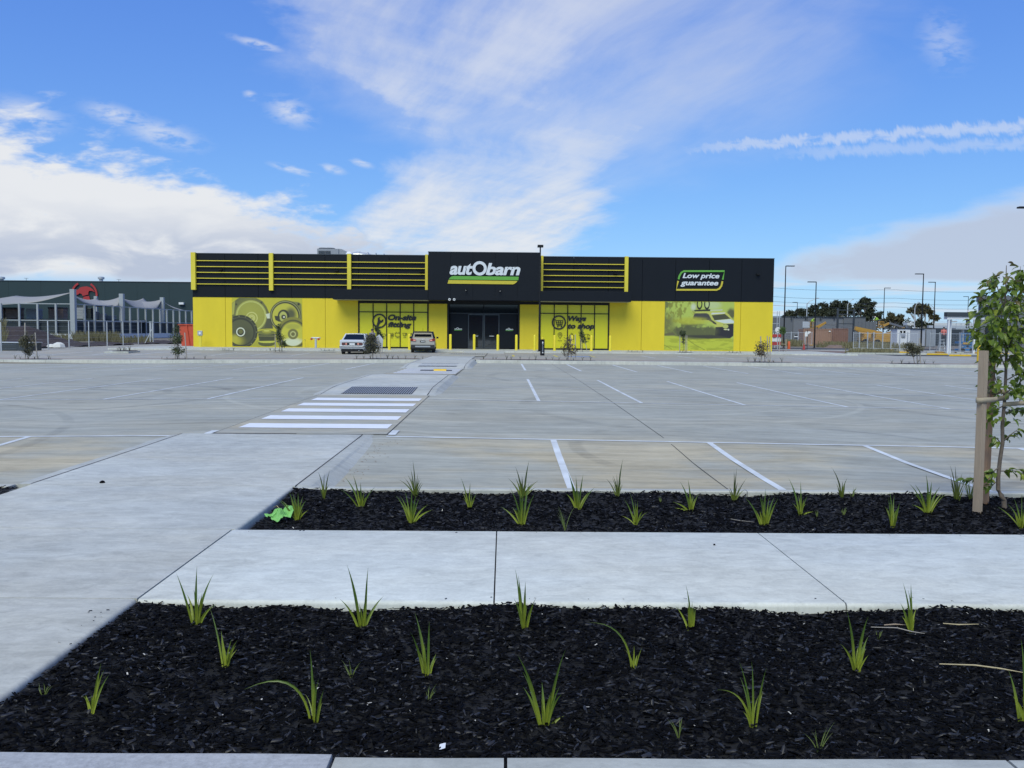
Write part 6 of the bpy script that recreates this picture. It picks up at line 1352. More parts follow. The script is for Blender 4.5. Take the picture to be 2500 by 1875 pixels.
# ------------------------------------------------------------------ left: hardware yard behind the fence
mat('green_wall', (0.014, 0.036, 0.042), 0.6, 0.06, 0.3); mat('sail', (0.30, 0.295, 0.29), 0.9, 0.08, 0.4); mat('yard_post', (0.34, 0.37, 0.39), 0.55, 0.06); mat('white_block', (0.55, 0.58, 0.60), 0.8, 0.1, 1.0); mat('mesh_screen', (0.028, 0.040, 0.046), 0.85, 0.15, 3.0)
mat('emblem_red', (0.38, 0.030, 0.032), 0.5, 0.06); mat('scrub', (0.105, 0.10, 0.055), 0.9, 0.3, 3.0); mat('brick_pack', (0.24, 0.17, 0.145), 0.9, 0.2, 3.0); mat('grey_pack', (0.30, 0.33, 0.36), 0.7, 0.15, 2.0); mat('navy_banner', (0.025, 0.05, 0.085), 0.7, 0.08)
YW = 166.0
zt = fz(200, 687.5, YW)
wh = thing('warehouse', 'long dark green warehouse with a red hammer emblem, far left', 'building', (-85, YW, 0))
xw = np.append(np.arange(-135.0, fx(485, 700, YW)-3, 6.0), fx(520, 700, YW))
for i in range(len(xw)-1):
    b = MB(); b.box(xw[i]+.01, xw[i+1]-.01, YW, YW+.3, 0, zt); b.build('wall_panel', 'green_wall', wh, world=True)
b = MB(); b.box(-135, xw[-1], YW+.35, YW+60, 0, zt-.3); b.build('core_wall', 'green_wall', wh, world=True); b = MB(); b.box(-135.1, xw[-1]+.1, YW-.1, YW+.4, zt+.005, zt+.12); b.build('parapet_capping', 'dark_steel', wh, world=True)
em = thing('hammer_emblem', 'red claw hammer in a broken red ring on the green wall', 'sign', (fx(206, 720, YW), YW-.2, 5))
def e_(x, y): px, py = 160+x/16.59, 660+y/16.59; return fx(px, py, YW-.2), fz(px, py, YW-.2)
ecx, ecz = e_(760, 980); er = (e_(1290, 980)[0]-e_(215, 980)[0])/2
for a0, a1 in ((-8, 58), (118, 188)):
    b = MB(); ring(b, ecx, ecz, er*.86, er, YW-.25, YW-.15, a0, a1, 18); b.build('ring_arc', 'emblem_red', em, world=True)
hm = [(240, 770), (330, 765), (480, 790), (540, 760), (580, 700), (700, 665), (850, 650), (1000, 690), (1110, 770), (1195, 890), (1080, 830), (960, 830), (925, 900), (930, 980), (700, 1040), (660, 960), (570, 930), (500, 990), (380, 1000), (330, 960), (320, 850), (240, 850)]
b = MB(); b.prism_y([e_(*p) for p in hm][::-1], YW-.25, YW-.15); b.build('hammer_head', 'emblem_red', em, world=True); b = MB(); b.prism_y([e_(*p) for p in ((730, 1075), (950, 1030), (1010, 1240), (680, 1240))][::-1], YW-.25, YW-.15); b.build('hammer_handle', 'emblem_red', em, world=True)
for (px, py, l, w_) in ((247, 681, 'squat grey vent on the green warehouse roof', 1), (64, 680.5, 'thin aerial on the warehouse roof, left', 0), (290, 684, 'thin aerial on the warehouse roof, right', 0), (4, 681, 'dark rooftop plant at the left picture edge', 1)):
    x, z = fx(px, py, YW+6), fz(px, py, YW+6); b = MB()
    if w_: b.lathe([(.35, zt-.3), (.35, z-.1), (.6, z), (.6, z+.35), (.3, z+.45)], (x, YW+6, 0), 12); tag(b.build('roof_vent', 'galv', smooth=True), l, 'vent')
    else: b.tube([(x, YW+6, zt-.3), (x, YW+6, z+.1)], .04, 5); b.bar((x-.4, YW+6, z+.1), (x+.4, YW+6, z+.1), .05); tag(b.build('aerial', 'dark_steel'), l, 'aerial')
b = MB(); b.box(-.45, .45, -.5, 0, -.2, .2); o = b.build('wall_light', 'white_metal', bevel=.03); o.location = (fx(444, 741, YW-.2), YW-.12, fz(444, 741, YW-.2)); tag(o, 'white floodlight on the green wall beside the yellow shop', 'light')
# the yard: corner at C, screen fence along the front and receding to the right
C = np.array([fx(182, 800, 116), 116.0]); Lf = np.array([-78.0, 116.0]); Rt = np.array([fx(482, 800, 160), 160.0]); zr_ = fz(182, 741, 116); zwall = fz(90, 814.5, 116)
def yard_fence(A_, B_, n, label):
    t = thing('yard_fence', label, 'fence', (A_[0], A_[1], 0)); L = np.linalg.norm(B_-A_)
    a3, b3 = (A_[0], A_[1], 0), (B_[0], B_[1], 0)
    b = MB(); b.bar((A_[0], A_[1], zwall/2-.1), (B_[0], B_[1], zwall/2-.1), .25, zwall+.2); b.build('base_wall', 'white_block', t, world=True)
    d = (B_-A_)/L; nrm = np.array([-d[1], d[0]])*.35
    b = MB(); b.bar((A_[0]+nrm[0], A_[1]+nrm[1], zwall+.85), (B_[0]+nrm[0], B_[1]+nrm[1], zwall+.85), .03, 1.65); b.build('screen', 'mesh_screen', t, world=True)
    for k in range(n+1):
        q = A_+(B_-A_)*k/n; b = MB(); b.bar((q[0], q[1], 0), (q[0], q[1], zr_), .22, .22); b.build('post', 'yard_post', t, world=True)
    for z in (zr_-.06, zwall+1.75):
        b = MB(); b.bar((A_[0], A_[1], z), (B_[0], B_[1], z), .08, .12); b.build('rail', 'yard_post', t, world=True)
    return t
yard_fence(Lf, C, 9, 'tall grey-posted yard fence on a white wall, facing the car park')
yard_fence(C, Rt, 16, 'tall grey-posted yard fence running back towards the warehouse')
b = MB(); b.box(-112, Rt[0], 112, YW-1, -.02, .02); struct(b.build('yard_ground', 'asphalt'))
# tall posts and shade sails between them
def tall(px, py, Y, label, w_=.42):
    x, z = fx(px, py, Y), fz(px, py, Y); b = MB(); b.bar((x, Y, 0), (x, Y, z), w_, w_); tag(b.build('sail_post', 'yard_post'), label, 'post', 'shade sail posts'); return Vector((x, Y, z))
S1 = tall(178, 706, 115.4, 'thickest sail post, at the corner of the yard fence', .6); S2 = tall(297, 717, 132, 'second tall sail post along the receding fence', .6); S3 = tall(396, 726, 150, 'third tall sail post, nearest the yellow shop', .6); S4 = tall(234, 723, 146, 'short sail post top poking up behind the second sail', .5); S0 = Vector((-78, 122, 7.2))
def sail(c, sag, label):
    b = MB(); n = 12; c = [Vector(q) for q in c]; P = []
    for i in range(n+1):
        row = []
        for j in range(n+1):
            u, v = i/n, j/n; p = c[0]*(1-u)*(1-v)+c[1]*u*(1-v)+c[2]*u*v+c[3]*(1-u)*v; cen = sum((q for q in c), Vector())/4
            e = (abs(u-.5)*2)**2*(1-(abs(v-.5)*2)**2)+(abs(v-.5)*2)**2*(1-(abs(u-.5)*2)**2); p = p.lerp(cen, .10*e); p.z -= sag*math.sin(math.pi*u)*math.sin(math.pi*v)*.35+sag*.35*e; row.append(tuple(p))
        P.append(row)
    b.grid(P); o = tag(b.build('shade_sail', 'sail', smooth=True), label, 'shade sail', 'grey shade sails'); m_ = o.modifiers.new('s', 'SOLIDIFY'); m_.thickness = .03; return o
def lowp(px, py, Y): return Vector(at(px, py, Y))
sail([S1-Vector((0, 0, .4)), lowp(70, 740, 118), Vector((-80, 118, 4.4)), lowp(40, 722, 140)], .9, 'largest grey shade sail, left of the thick corner post')
sail([S1-Vector((0, 0, .8)), lowp(215, 742, 124), lowp(297, 742, 133), S4-Vector((0, 0, .4))], 1.0, 'grey shade sail between the corner post and the second post')
sail([S2-Vector((0, 0, .4)), S4-Vector((0, 0, .6)), lowp(200, 744, 126), lowp(290, 746, 131)], .9, 'pale grey shade sail left of the second tall post')
sail([S2-Vector((0, 0, .7)), lowp(330, 750, 138), lowp(395, 752, 150), Vector(at(350, 728, 158))], 1.0, 'grey shade sail right of the second tall post')
sail([S3-Vector((0, 0, .3)), lowp(340, 733, 152), lowp(330, 748, 139), lowp(385, 752, 148)], .8, 'small grey shade sail left of the third tall post')
sail([S3-Vector((0, 0, .6)), lowp(430, 754, 152), lowp(474, 760, 160), lowp(430, 752, 163)], .6, 'narrow grey shade sail dipping to the yellow shop')
# racks of stock under the sails
def pack(px0, px1, py0, py1, Y, label, m_, cover=True):
    x0, x1, z0, z1 = fx(px0, py1, Y), fx(px1, py1, Y), fz(px0, py1, Y), fz(px0, py0, Y); t = thing('pallet_stack', label, 'pallet', ((x0+x1)/2, Y, z0), group='stacked goods on the yard racks')
    n = 4
    for k in range(n): b = MB(); b.box(x0+.04*(k % 2), x1-.05*((k+1) % 2), Y, Y+1.3, z0+(z1-z0)*k/n+.01, z0+(z1-z0)*(k+1)/n-.02); b.build('layer', m_, t, world=True)
    if cover: b = MB(); b.box(x0-.05, x1+.05, Y-.05, Y+1.35, z1-.015, z1+.2); b.build('cover', 'dark_steel', t, world=True, bevel=.05)
for i, a in enumerate(((0, 10, 754, 778, 'brick-coloured stack at the left picture edge', 'brick_pack'), (13, 47, 754, 778, 'wide brick-coloured stack, second from the left edge', 'brick_pack'), (64, 93, 753, 778, 'pale wrapped stack in the yard, between two brick-coloured ones', 'grey_pack'), (118, 155, 753, 778, 'brick-coloured stack with dark cover left of the corner post', 'brick_pack'))): pack(*a[:4], 122, a[4], a[5], i != 2)
for i, a in enumerate(((186, 204, 750, 778, 'tall grey stack just right of the corner post', 'grey_pack'), (207, 222, 755, 778, 'striped dark stack behind the fence, second right of the corner post', 'mesh_screen'), (223, 234, 760, 779, 'small pale stack behind the fence, left of the low crates', 'grey_pack'), (236, 252, 765, 780, 'low pale stack with rounded wrapping, right of the small pale one', 'grey_pack'), (256, 276, 770, 781, 'lowest pale stack, farthest right on the rack', 'grey_pack'))): pack(*a[:4], 134+i, a[4], a[5], i in (0, 1))
for (pa, pb, py, Y, l) in ((0, 172, 779.5, 122, 'long rack shelf under the stacks left of the corner post'), (184, 345, 781, 136, 'long rack shelf under the stacks right of the corner post')):
    xa, xb, z = fx(pa, py, Y), fx(pb, py, Y), fz(pa, py, Y); t = thing('storage_rack', l, 'rack', ((xa+xb)/2, Y, 0)); b = MB(); b.box(xa-2, xb, Y-.1, Y+1.4, z-.14, z-.012); b.build('shelf', 'galv', t, world=True)
    for k in range(8): x = xa+(xb-xa)*k/7; b = MB(); b.box(x-.05, x+.05, Y-.1, Y, 0, z-.15); b.build('upright', 'steel', t, world=True)
    b = MB(); b.box(xa-2, xb, Y+1.5, Y+1.6, 0, z+.1); b.build('back_sheet', 'mesh_screen', t, world=True)
for px, l in ((194, 'dark blue banner with white lettering marks, left of two, behind the fence'), (219, 'dark blue banner with white lettering marks, right of two, behind the fence')):
    Y = 121 if px < 200 else 127; x = fx(px, 800, Y); t = thing('banner', l, 'banner', (x, Y, 0)); z0, z1 = zwall, fz(px, 786, Y); b = MB(); b.box(-.45, .45, -.02, .02, z0, z1); b.build('cloth', 'navy_banner', t); 
    for k, w_ in enumerate((.18, .5, .3, .42)): b = MB(); b.box(-.35, -.35+w_, -.03, -.021, z1-.35-.32*k, z1-.2-.32*k); b.build('marking', 'white_metal', t)
# soil, mound, scrub and wire fence on bare land
def land(x0, x1, y0, y1, nx, ny, zf, name, m_):
    b = MB(); b.grid([[(x, y, zf(x, y)) for x in np.linspace(x0, x1, nx)] for y in np.linspace(y0, y1, ny)]); return b.build(name, m_, smooth=True, fix=False)
W0 = G(0, 858); W1 = G(370, 838)
def mound(x, y):
    m1 = fx(42, 840, 84); h = 1.55*math.exp(-((x-m1)/3.1)**4-((y-84)/4)**2)+.5*math.exp(-((x-m1-3)/5)**2-((y-80)/3.5)**2)
    return .03+h+.10*math.sin(x*1.3)*math.sin(y*.9)+.06*math.sin(x*3.1+y*2)
struct(land(-60, W1[0]+2, 66, 112, 70, 60, lambda x, y: mound(x, y) if y > 66+(x-W0[0])*0.0+ (0 if x < W0[0] else 0) else .03, 'bare_soil', 'soil')).location.z = -.0
wf = thing('wire_fence', 'low wire fence of slim steel posts along the bare soil', 'fence', W0)
prev = None
for (px, py, pt) in ((3, 856, 786), (118, 851.6, 784), (169, 848.2, 784), (217.5, 846, 785), (262, 843.8, 785), (301, 841.8, 785), (338, 839.4, 785)):
    p = G(px, py, zf=lambda x, y: 0.05); z = fz(px, pt, p[1]); b = MB(); b.bar((p[0], p[1], 0), (p[0], p[1], z), .065, .065); b.build('post', 'galv', wf, world=True)
    if prev is not None:
        for q in range(7): zz = .15+q*(z-.25)/6; b = MB(); b.bar((prev[0], prev[1], zz), (p[0], p[1], zz), .008, .008); b.build('wire', 'galv', wf, world=True)
    prev = p
for (px, py, pt, l) in ((368, 836, 786, 'left of a close pair of thick steel gate posts'), (373.5, 836, 786, 'right of a close pair of thick steel gate posts')):
    p = G(px, py, zf=lambda x, y: 0.05); t = thing('gate_post', l, 'post', p, group='gate posts by the bare soil'); z = fz(px, pt, p[1]); b = MB(); b.bar((0, 0, -.05), (0, 0, z-p[2]), .16, .16); b.build('post', 'galv', t); b = MB(); b.box(-.12, .12, -.12, .12, z-p[2]+.001, z-p[2]+.05); b.build('cap', 'galv', t)
p = G(354, 838, zf=lambda x, y: .05); q = at(371, 804, p[1]); b = MB(); b.bar(p, q, .07, .07); tag(b.build('brace', 'galv'), 'slanting steel brace leaning on the pair of gate posts', 'brace')
def scrub_patch(px0, px1, py, n, h, seed, label):
    rs_ = np.random.RandomState(seed); b = MB()
    for k in range(n):
        px = rs_.uniform(px0, px1); p = gz(px, py+rs_.uniform(-3, 3), .05); z = mound(p[0], p[1]); hh = h*rs_.uniform(.4, 1.2); a = rs_.uniform(0, 6.28); lean = rs_.uniform(.1, .5)*hh
        i = len(b.v); w_ = .05; b.v += [(p[0]-w_, p[1], z-.05), (p[0]+w_, p[1], z-.05), (p[0]+lean*math.cos(a)+.015, p[1]+lean*math.sin(a), z+hh), (p[0]+lean*math.cos(a)-.015, p[1]+lean*math.sin(a), z+hh)]; b.f.append((i, i+1, i+2, i+3))
    return tag(b.build('scrub', 'scrub', fix=False), label, 'scrub', kind='stuff')
scrub_patch(120, 168, 832, 260, .8, 1, 'weedy scrub on the soil left of the corner post'); scrub_patch(180, 290, 832, 900, 1.0, 2, 'tall dry grass below the receding yard fence'); scrub_patch(290, 372, 834, 350, .6, 3, 'sparse weeds by the gate posts'); scrub_patch(0, 14, 840, 120, .8, 4, 'weeds at the left picture edge')
mat('bale', (.62, .62, .60), .9, .1)
p = gz(144, 847, .1); b = MB(); b.lathe([(.0, 0), (.5, .05), (.42, .3), (.15, .45)], (p[0], p[1], .02), 7); b.lathe([(.0, 0), (.35, .05), (.28, .22), (.1, .3)], (p[0]-.6, p[1], .02), 7); tag(b.build('rubble', 'bale'), 'small heap of white rubble on the dark soil', 'rubble')
p = gz(195, 838, .1); t = thing('timber_pallet', 'weathered timber pallet lying on the dark soil', 'pallet', (p[0], p[1], .1))
for k in range(5): b = MB(); b.box(-1.2, 1.2, -.5+.22*k, -.36+.22*k, .12, .15); b.build('board', 'timber_grey', t)
for k in (-1, 0, 1): b = MB(); b.box(k*1.1-.05, k*1.1+.05, -.5, .55, .0, .119); b.build('bearer', 'timber_grey', t)
p = G(14, 857); t = thing('soil_trough', 'dark open trough with a pale rim at the left picture edge', 'trough', p); b = MB(); b.box(-1.6, 1.4, .6, 2.0, 0, .55); b.build('body', 'dark_steel', t); b = MB(); b.box(-1.65, 1.45, .55, 2.05, .551, .60); b.build('rim', 'galv', t)
# red skip at the shop's corner
p = np.array([fx(437, 842, 82), 82.0, 0.0]); t = thing('skip_bin', 'tall orange-red steel skip bin beside the yellow wall', 'skip', p); x1 = fx(485, 842, 82)-p[0]; z1 = fz(450, 794, 82); 
b = MB(); b.prism_y([(.25, 0), (x1, 0), (x1, z1), (.0, z1)][::-1], 0, 3.5); b.build('body', 'orange_bin', t, bevel=.02); b = MB(); b.box(-.06, x1, -.08, 3.6, z1+.003, z1+.10); b.build('rim', 'orange_bin', t)
for x in (.75, 1.3): b = MB(); b.bar((x, -.05, z1-.02), (x+.25, -.05, .02), .09, .08); b.build('rib', 'orange_bin', t)
# kerbed island with tufts
a, c = G(213, 866), G(330, 861); t = root_struct('traffic_island'); b = MB(); b.prism_y([(a[0], -.1), (c[0], -.1), (c[0], .09), (a[0]+.3, .09), (a[0], .05)][::-1], 58.3, 60.2); b.build('kerb_section', 'kerb_concrete', t, bevel=.03); b = MB(); b.box(a[0]+.5, c[0]-.1, 58.5, 60.0, .091, .12); b.build('mulch_patch', 'mulch_soil', t)
tufts((a[0]+.6, 0), (c[0]-.2, 0), 58.7, 1.0, 9, lambda x, y: .11, 'tiny tuft in the kerbed island at left', .3, 60)

# ------------------------------------------------------------------ right: building site and trees beyond
mat('grey_panel', (0.155, 0.165, 0.185), 0.7, 0.06, 0.3); mat('grey_panel2', (0.12, 0.13, 0.145), 0.7, 0.06, 0.3); mat('container_brown', (0.30, 0.185, 0.135), 0.6, 0.12, 1.0); mat('container_dark', (0.21, 0.12, 0.095), 0.6, 0.12, 1.0); mat('boom_yellow', (0.42, 0.235, 0.04), 0.5, 0.1); mat('shed_white', (0.72, 0.74, 0.78), 0.5, 0.04); mat('shed_grey', (0.34, 0.37, 0.44), 0.6, 0.05); mat('lift_blue', (0.03, 0.15, 0.36), 0.5, 0.1); mat('cone_orange', (0.62, 0.12, 0.04), 0.6, 0.1); mat('barrier_red', (0.42, 0.05, 0.05), 0.6, 0.1); mat('brown_gravel', (0.20, 0.145, 0.12), 0.95, 0.2, 3.0); mat('dry_grass', (0.17, 0.16, 0.09), 0.95, 0.3, 2.0)
def bxp(t, name, m_, px0, px1, py0, py1, Y, dep, bevel=0.0):
    b = MB(); b.box(fx(px0, py1, Y), fx(px1, py1, Y), Y, Y+dep, fz((px0+px1)/2, py1, Y), fz((px0+px1)/2, py0, Y)); return b.build(name, m_, t, world=True, bevel=bevel)
def bxg(t, name, m_, px0, px1, py0, Y, dep, z0=0.0, bevel=0.0):
    b = MB(); b.box(fx(px0, 830, Y), fx(px1, 830, Y), Y, Y+dep, z0, fz((px0+px1)/2, py0, Y)); return b.build(name, m_, t, world=True, bevel=bevel)
# paving and verges
b = MB(); b.box(27.2, 64, 90.2, 98, -.05, .01); struct(b.build('access_road', 'asphalt'))
p0, p1 = G(1900, 856, zf=lambda x, y: 0), G(2065, 862, zf=lambda x, y: 0)
b = MB(); b.poly([(p0[0]-2, 74, .012), (p1[0]+4, 74, .012), (p1[0]+9, 80, .012), (p0[0]-2, 86, .012)]); struct(b.build('gravel_strip', 'brown_gravel'))
b = MB(); b.box(30, 64, 66.8, 70.5, -.02, .012); struct(b.build('asphalt_lane', 'asphalt'))
# grey tilt-panel building
YG = 150; gb_ = thing('grey_building', 'low grey panel building under construction right of the shop', 'building', (fx(2000, 830, YG), YG, 0)); cutp = [1860, 1935, 1970, 2005, 2058, 2112]
for i in range(5): bxg(gb_, 'wall_panel', 'grey_panel' if i % 2 else 'grey_panel2', cutp[i]+.3, cutp[i+1]-.3, 774.5, YG+.15*(i % 2), .3)
bxg(gb_, 'core_wall', 'grey_panel2', 1861, 2111, 776, YG+.6, 14); bxp(gb_, 'parapet_capping', 'dark_steel', 1859, 2113, 772.8, 774.3, YG-.1, .9)
for px in (1932, 1967, 2003, 2037): bxp(gb_, 'downpipe_head', 'dark_steel', px, px+2, 775.5, 781, YG-.3, .25)
bxp(gb_, 'window', 'glass_dark', 1941, 1951, 817, 821, YG-.1, .1); bxp(gb_, 'notice', 'white_metal', 1939, 1951, 820.5, 823, YG-.2, .08)
g2 = thing('dark_wall', 'dark grey ribbed wall panels behind the boom lifts', 'wall', (fx(2110, 830, 140), 140, 0))
for i in range(6): bxg(g2, 'wall_panel', 'grey_panel2', 2085+9.0*i+.2, 2094+9.0*i-.2, 785.5, 140, .3)
g3 = thing('mesh_panels', 'pale mesh edge panels above the brown container', 'panel', (fx(2000, 830, 138), 138, 2.5))
for i in range(5): bxp(g3, 'panel', 'galv' if i == 0 else 'grey_panel', 1959+18*i+.4, 1977+18*i-.4, 785, 800, 138, .06)
for i in range(5): bxg(g3, 'post', 'dark_steel', 1960+18*i, 1961+18*i, 800.5, 138.2, .1)
# steel portal frame
st = thing('steel_frame', 'bare dark steel portal frame standing above the containers', 'frame', (fx(2065, 830, 130), 130, 0))
for px in (2044.5, 2084): bxg(st, 'column', 'dark_steel', px-1.6, px+1.6, 752.5 if px < 2060 else 755, 130, .35)
for py in (757, 767.5, 790.5): bxp(st, 'beam', 'dark_steel', 2046.2, 2082.3, py-1.0, py+1.0, 130.05, .25)
# shipping containers
def container(px0, px1, py0, Y, m_, label, doors=False):
    x0, x1, z1 = fx(px0, 830, Y), fx(px1, 830, Y), fz((px0+px1)/2, py0, Y); t = thing('shipping_container', label, 'container', ((x0+x1)/2, Y, 0), group='shipping containers on the site')
    b = MB(); b.box(x0+.08, x1-.08, Y+.06, Y+2.4, .1, z1-.08); b.build('shell', m_, t, world=True); n = int((x1-x0)/.28)
    for k in range(n): x = x0+.12+(x1-x0-.24)*k/n; b = MB(); b.box(x, x+.13, Y+.02, Y+.07, .2, z1-.16); b.build('corrugation', m_, t, world=True)
    for (a, c, e, f) in ((x0, x1, .02, .18), (x0, x1, z1-.14, z1)): b = MB(); b.box(a, c, Y, Y+.12, e, f); b.build('rail', m_, t, world=True)
    for x in (x0, x1-.14): b = MB(); b.box(x, x+.14, Y-.004, Y+.12, .181, z1-.141); b.build('corner_post', m_, t, world=True)
    return t
ct = container(1961, 2030.5, 802.5, 126, 'container_brown', 'long brown shipping container with white stickers at its upper corners'); container(2031.5, 2070.5, 802, 127.5, 'container_dark', 'dark reddish container end beside the long brown one')
bxp(ct, 'sticker', 'white_metal', 1967, 1976, 809, 816, 125.94, .03); bxp(ct, 'sticker', 'white_metal', 2023.5, 2028, 807.5, 810, 125.94, .03)
# boom lifts
def boom(label, X, Y, segs, base):
    t = thing('boom_lift', label, 'boom lift', (fx(base[0], 836, Y), Y, 0), group='orange boom lifts'); 
    for (p0, p1, w_, nm) in segs: a, c = at(*p0, Y), at(*p1, Y); b = MB(); b.bar(a, c, w_, w_); b.build(nm, 'boom_yellow' if nm != 'jib' else 'grey_panel', t, world=True)
    x = fx(base[0], 836, Y); b = MB(); b.box(x-1.6, x+1.6, Y-.9, Y+.9, .55, 1.05); b.build('chassis', 'boom_yellow', t, world=True, bevel=.05); b = MB(); b.box(x-1.3, x+.9, Y-.8, Y+.8, 1.06, 1.75); b.build('turret', 'boom_yellow', t, world=True, bevel=.08)
    for sx in (-1.15, 1.15):
        for sy in (-.95, .95): b = MB(); b.grid([[(x+sx+r*math.cos(q), Y+sy+a_, .45+r*math.sin(q)) for q in np.linspace(0, 6.2832, 19)] for a_, r in ((-.15, .02), (-.15, .45), (.15, .45), (.15, .02))]); b.build('wheel', 'rubber', t, world=True)
    return t
def basket(t, px0, px1, py0, py1, Y):
    x0, x1, z0, z1 = fx(px0, py1, Y), fx(px1, py1, Y), fz(px0, py1, Y), fz(px0, py0, Y); bk_ = MB(); bk_.box(x0, x1, Y-.4, Y+.4, z0, z0+.08); o = bk_.build('basket_floor', 'boom_yellow', t, world=True)
    for zz in (z1, (z0+z1)/2):
        for yy in (Y-.4, Y+.4): b = MB(); b.bar((x0, yy, zz), (x1, yy, zz), .05); b.build('basket_rail', 'boom_yellow', t, world=True)
    for k in range(4): x = x0+(x1-x0)*k/3; b = MB(); b.bar((x, Y-.4, z0+.08), (x, Y-.4, z1), .06); b.build('basket_bar', 'boom_yellow', t, world=True)
b1 = boom('orange boom lift whose basket stands over the brown container', 0, 133, [((2140, 828), (2088, 803), .42, 'boom'), ((2016, 787), (1996, 800), .30, 'jib_arm')], (2125,)); basket(b1, 1976, 1987, 786, 802, 133)
a, c = at(2088, 803, 133), at(2012, 789, 133.3); b = MB(); b.bar(a, c, .3, .3); b.build('jib', 'grey_panel', b1, world=True); a, c = at(1987, 800, 133), at(2012, 789, 133); b = MB(); b.bar(a, c, .2, .2); b.build('basket_arm', 'boom_yellow', b1, world=True)
b2 = boom('orange boom lift with its basket before the far gum trees', 0, 120, [((2152, 814.5), (2087, 801), .46, 'boom'), ((2156, 796), (2170, 789), .26, 'jib_arm')], (2155,)); basket(b2, 2141, 2154, 785, 800, 121)
a, c = at(2170, 789, 121.5), at(2208, 800, 123); b = MB(); b.bar(a, c, .26, .26); b.build('jib', 'grey_panel', b2, world=True); a, c = at(2208, 800, 123), at(2160, 816, 120.5); b = MB(); b.bar(a, c, .24, .24); b.build('rear_arm', 'boom_yellow', b2, world=True)
BEND = dict(STAND); BEND.update(chest=(0, -.22, 1.18), neck=(0, -.36, 1.30), head=(0, -.46, 1.34), crown=(0, -.53, 1.38), shl=(-.19, -.28, 1.24), shr=(.19, -.28, 1.24), ell=(-.26, -.42, 1.02), elr=(.26, -.42, 1.02), wrl=(-.2, -.6, .95), wrr=(.2, -.6, .95), hal=(-.18, -.66, .92), har=(.18, -.66, .92))
person('worker in lime high-visibility top bending in the basket over the container', (fx(1980, 802, 133), 133, fz(1980, 802, 133)+.09), math.radians(40), BEND, 'hivis_lime', hat='hivis_lime', group='workers on the site')
person('worker in lime top leaning out left of the right-hand basket', (fx(2143, 800, 121.1), 121.1, fz(2143, 800, 121.1)+.09), math.radians(-80), BEND, 'hivis_lime', hat='shed_white', group='workers on the site')
# temporary fence panels
def panel(px0, px1, Y, label, h=1.85):
    x0, x1 = fx(px0, 830, Y), fx(px1, 830, Y); t = thing('fence_panel', label, 'fence', ((x0+x1)/2, Y, 0), group='temporary site fence panels')
    for x in (x0, x1): b = MB(); b.bar((x, Y, .1), (x, Y, h), .05); b.build('post', 'galv', t, world=True)
    for z in (.2, h-.12): b = MB(); b.bar((x0, Y, z), (x1, Y, z), .045); b.build('rail', 'galv', t, world=True)
    n = max(6, int((x1-x0)/.12)); b = MB()
    for k in range(1, n): x = x0+(x1-x0)*k/n; b.bar((x, Y, .22), (x, Y, h-.14), .006)
    for k in range(1, 7): z = .2+(h-.3)*k/7; b.bar((x0, Y+.004, z), (x1, Y+.004, z), .006)
    o = b.build('wire_mesh', 'galv', t, world=True, fix=False); o['kind'] = 'stuff'
    for x in (x0, x1): b = MB(); b.box(x-.32, x+.32, Y-.11, Y+.11, 0, .12); b.build('foot', 'boom_yellow' if random.random() < .35 else 'kerb_concrete', t, world=True, bevel=.02)
words = ['first', 'second', 'third', 'fourth', 'fifth', 'sixth', 'seventh', 'eighth', 'ninth']
edges = [2083, 2098, 2118, 2133, 2155, 2175, 2197, 2216, 2240]
for i in range(8): panel(edges[i]+.6, edges[i+1]-.6, 90-.4*i, '%s wire fence panel from the left, before the building site' % words[i])
for i, (a, c) in enumerate(((2271, 2293), (2296, 2315), (2320, 2342), (2345, 2385))): panel(a, c, 79-.5*i, ['wire fence panel right of the grey site shed', 'wire fence panel left of the canopy posts', 'wire fence panel between the canopy posts', 'wire fence panel in front of the blue scissor lift'][i])
for i in range(4): panel(1915+17*i, 1931+17*i, 118, ['wire fence panel before the grey building, left end', 'wire fence panel before the grey building, second from left', 'wire fence panel before the container\'s left end', 'wire fence panel before the container\'s right half'][i])
# site sheds
sh = thing('site_shed', 'white and grey site shed with small windows behind the fence', 'shed', (fx(2235, 830, 100), 100, 0))
bxg(sh, 'end_wall', 'shed_white', 2190, 2221.5, 803, 100, 1.6, .3); bxg(sh, 'side_wall', 'shed_grey', 2221.7, 2258, 803, 100.05, 3, .3); bxp(sh, 'roof', 'dark_steel', 2189, 2259, 801.2, 802.7, 99.9, 3.3)
for a in (2198, 2206): o = bxp(sh, 'window', 'glass_dark', a, a+4.5, 807.5, 813, 99.93, .05)
bxp(sh, 'notice', 'shed_grey', 2200, 2211, 815, 820, 99.93, .05); bxp(sh, 'notice', 'grey_panel', 2201, 2210, 822, 824.5, 99.93, .05)
sh2 = thing('site_container', 'grey-green container with double doors right of the white shed', 'container', (fx(2271, 830, 100.5), 100.5, 0)); bxg(sh2, 'shell', 'grey_panel', 2258.5, 2284, 802.5, 100.5, 3, .2)
for a in (2260.5, 2272.5): d = bxp(sh2, 'door', 'steel', a, a+11, 805, 846, 100.42, .07); bxp(sh2, 'handle', 'white_metal', a+2, a+8, 822.5, 824, 100.36, .05).parent = sh2
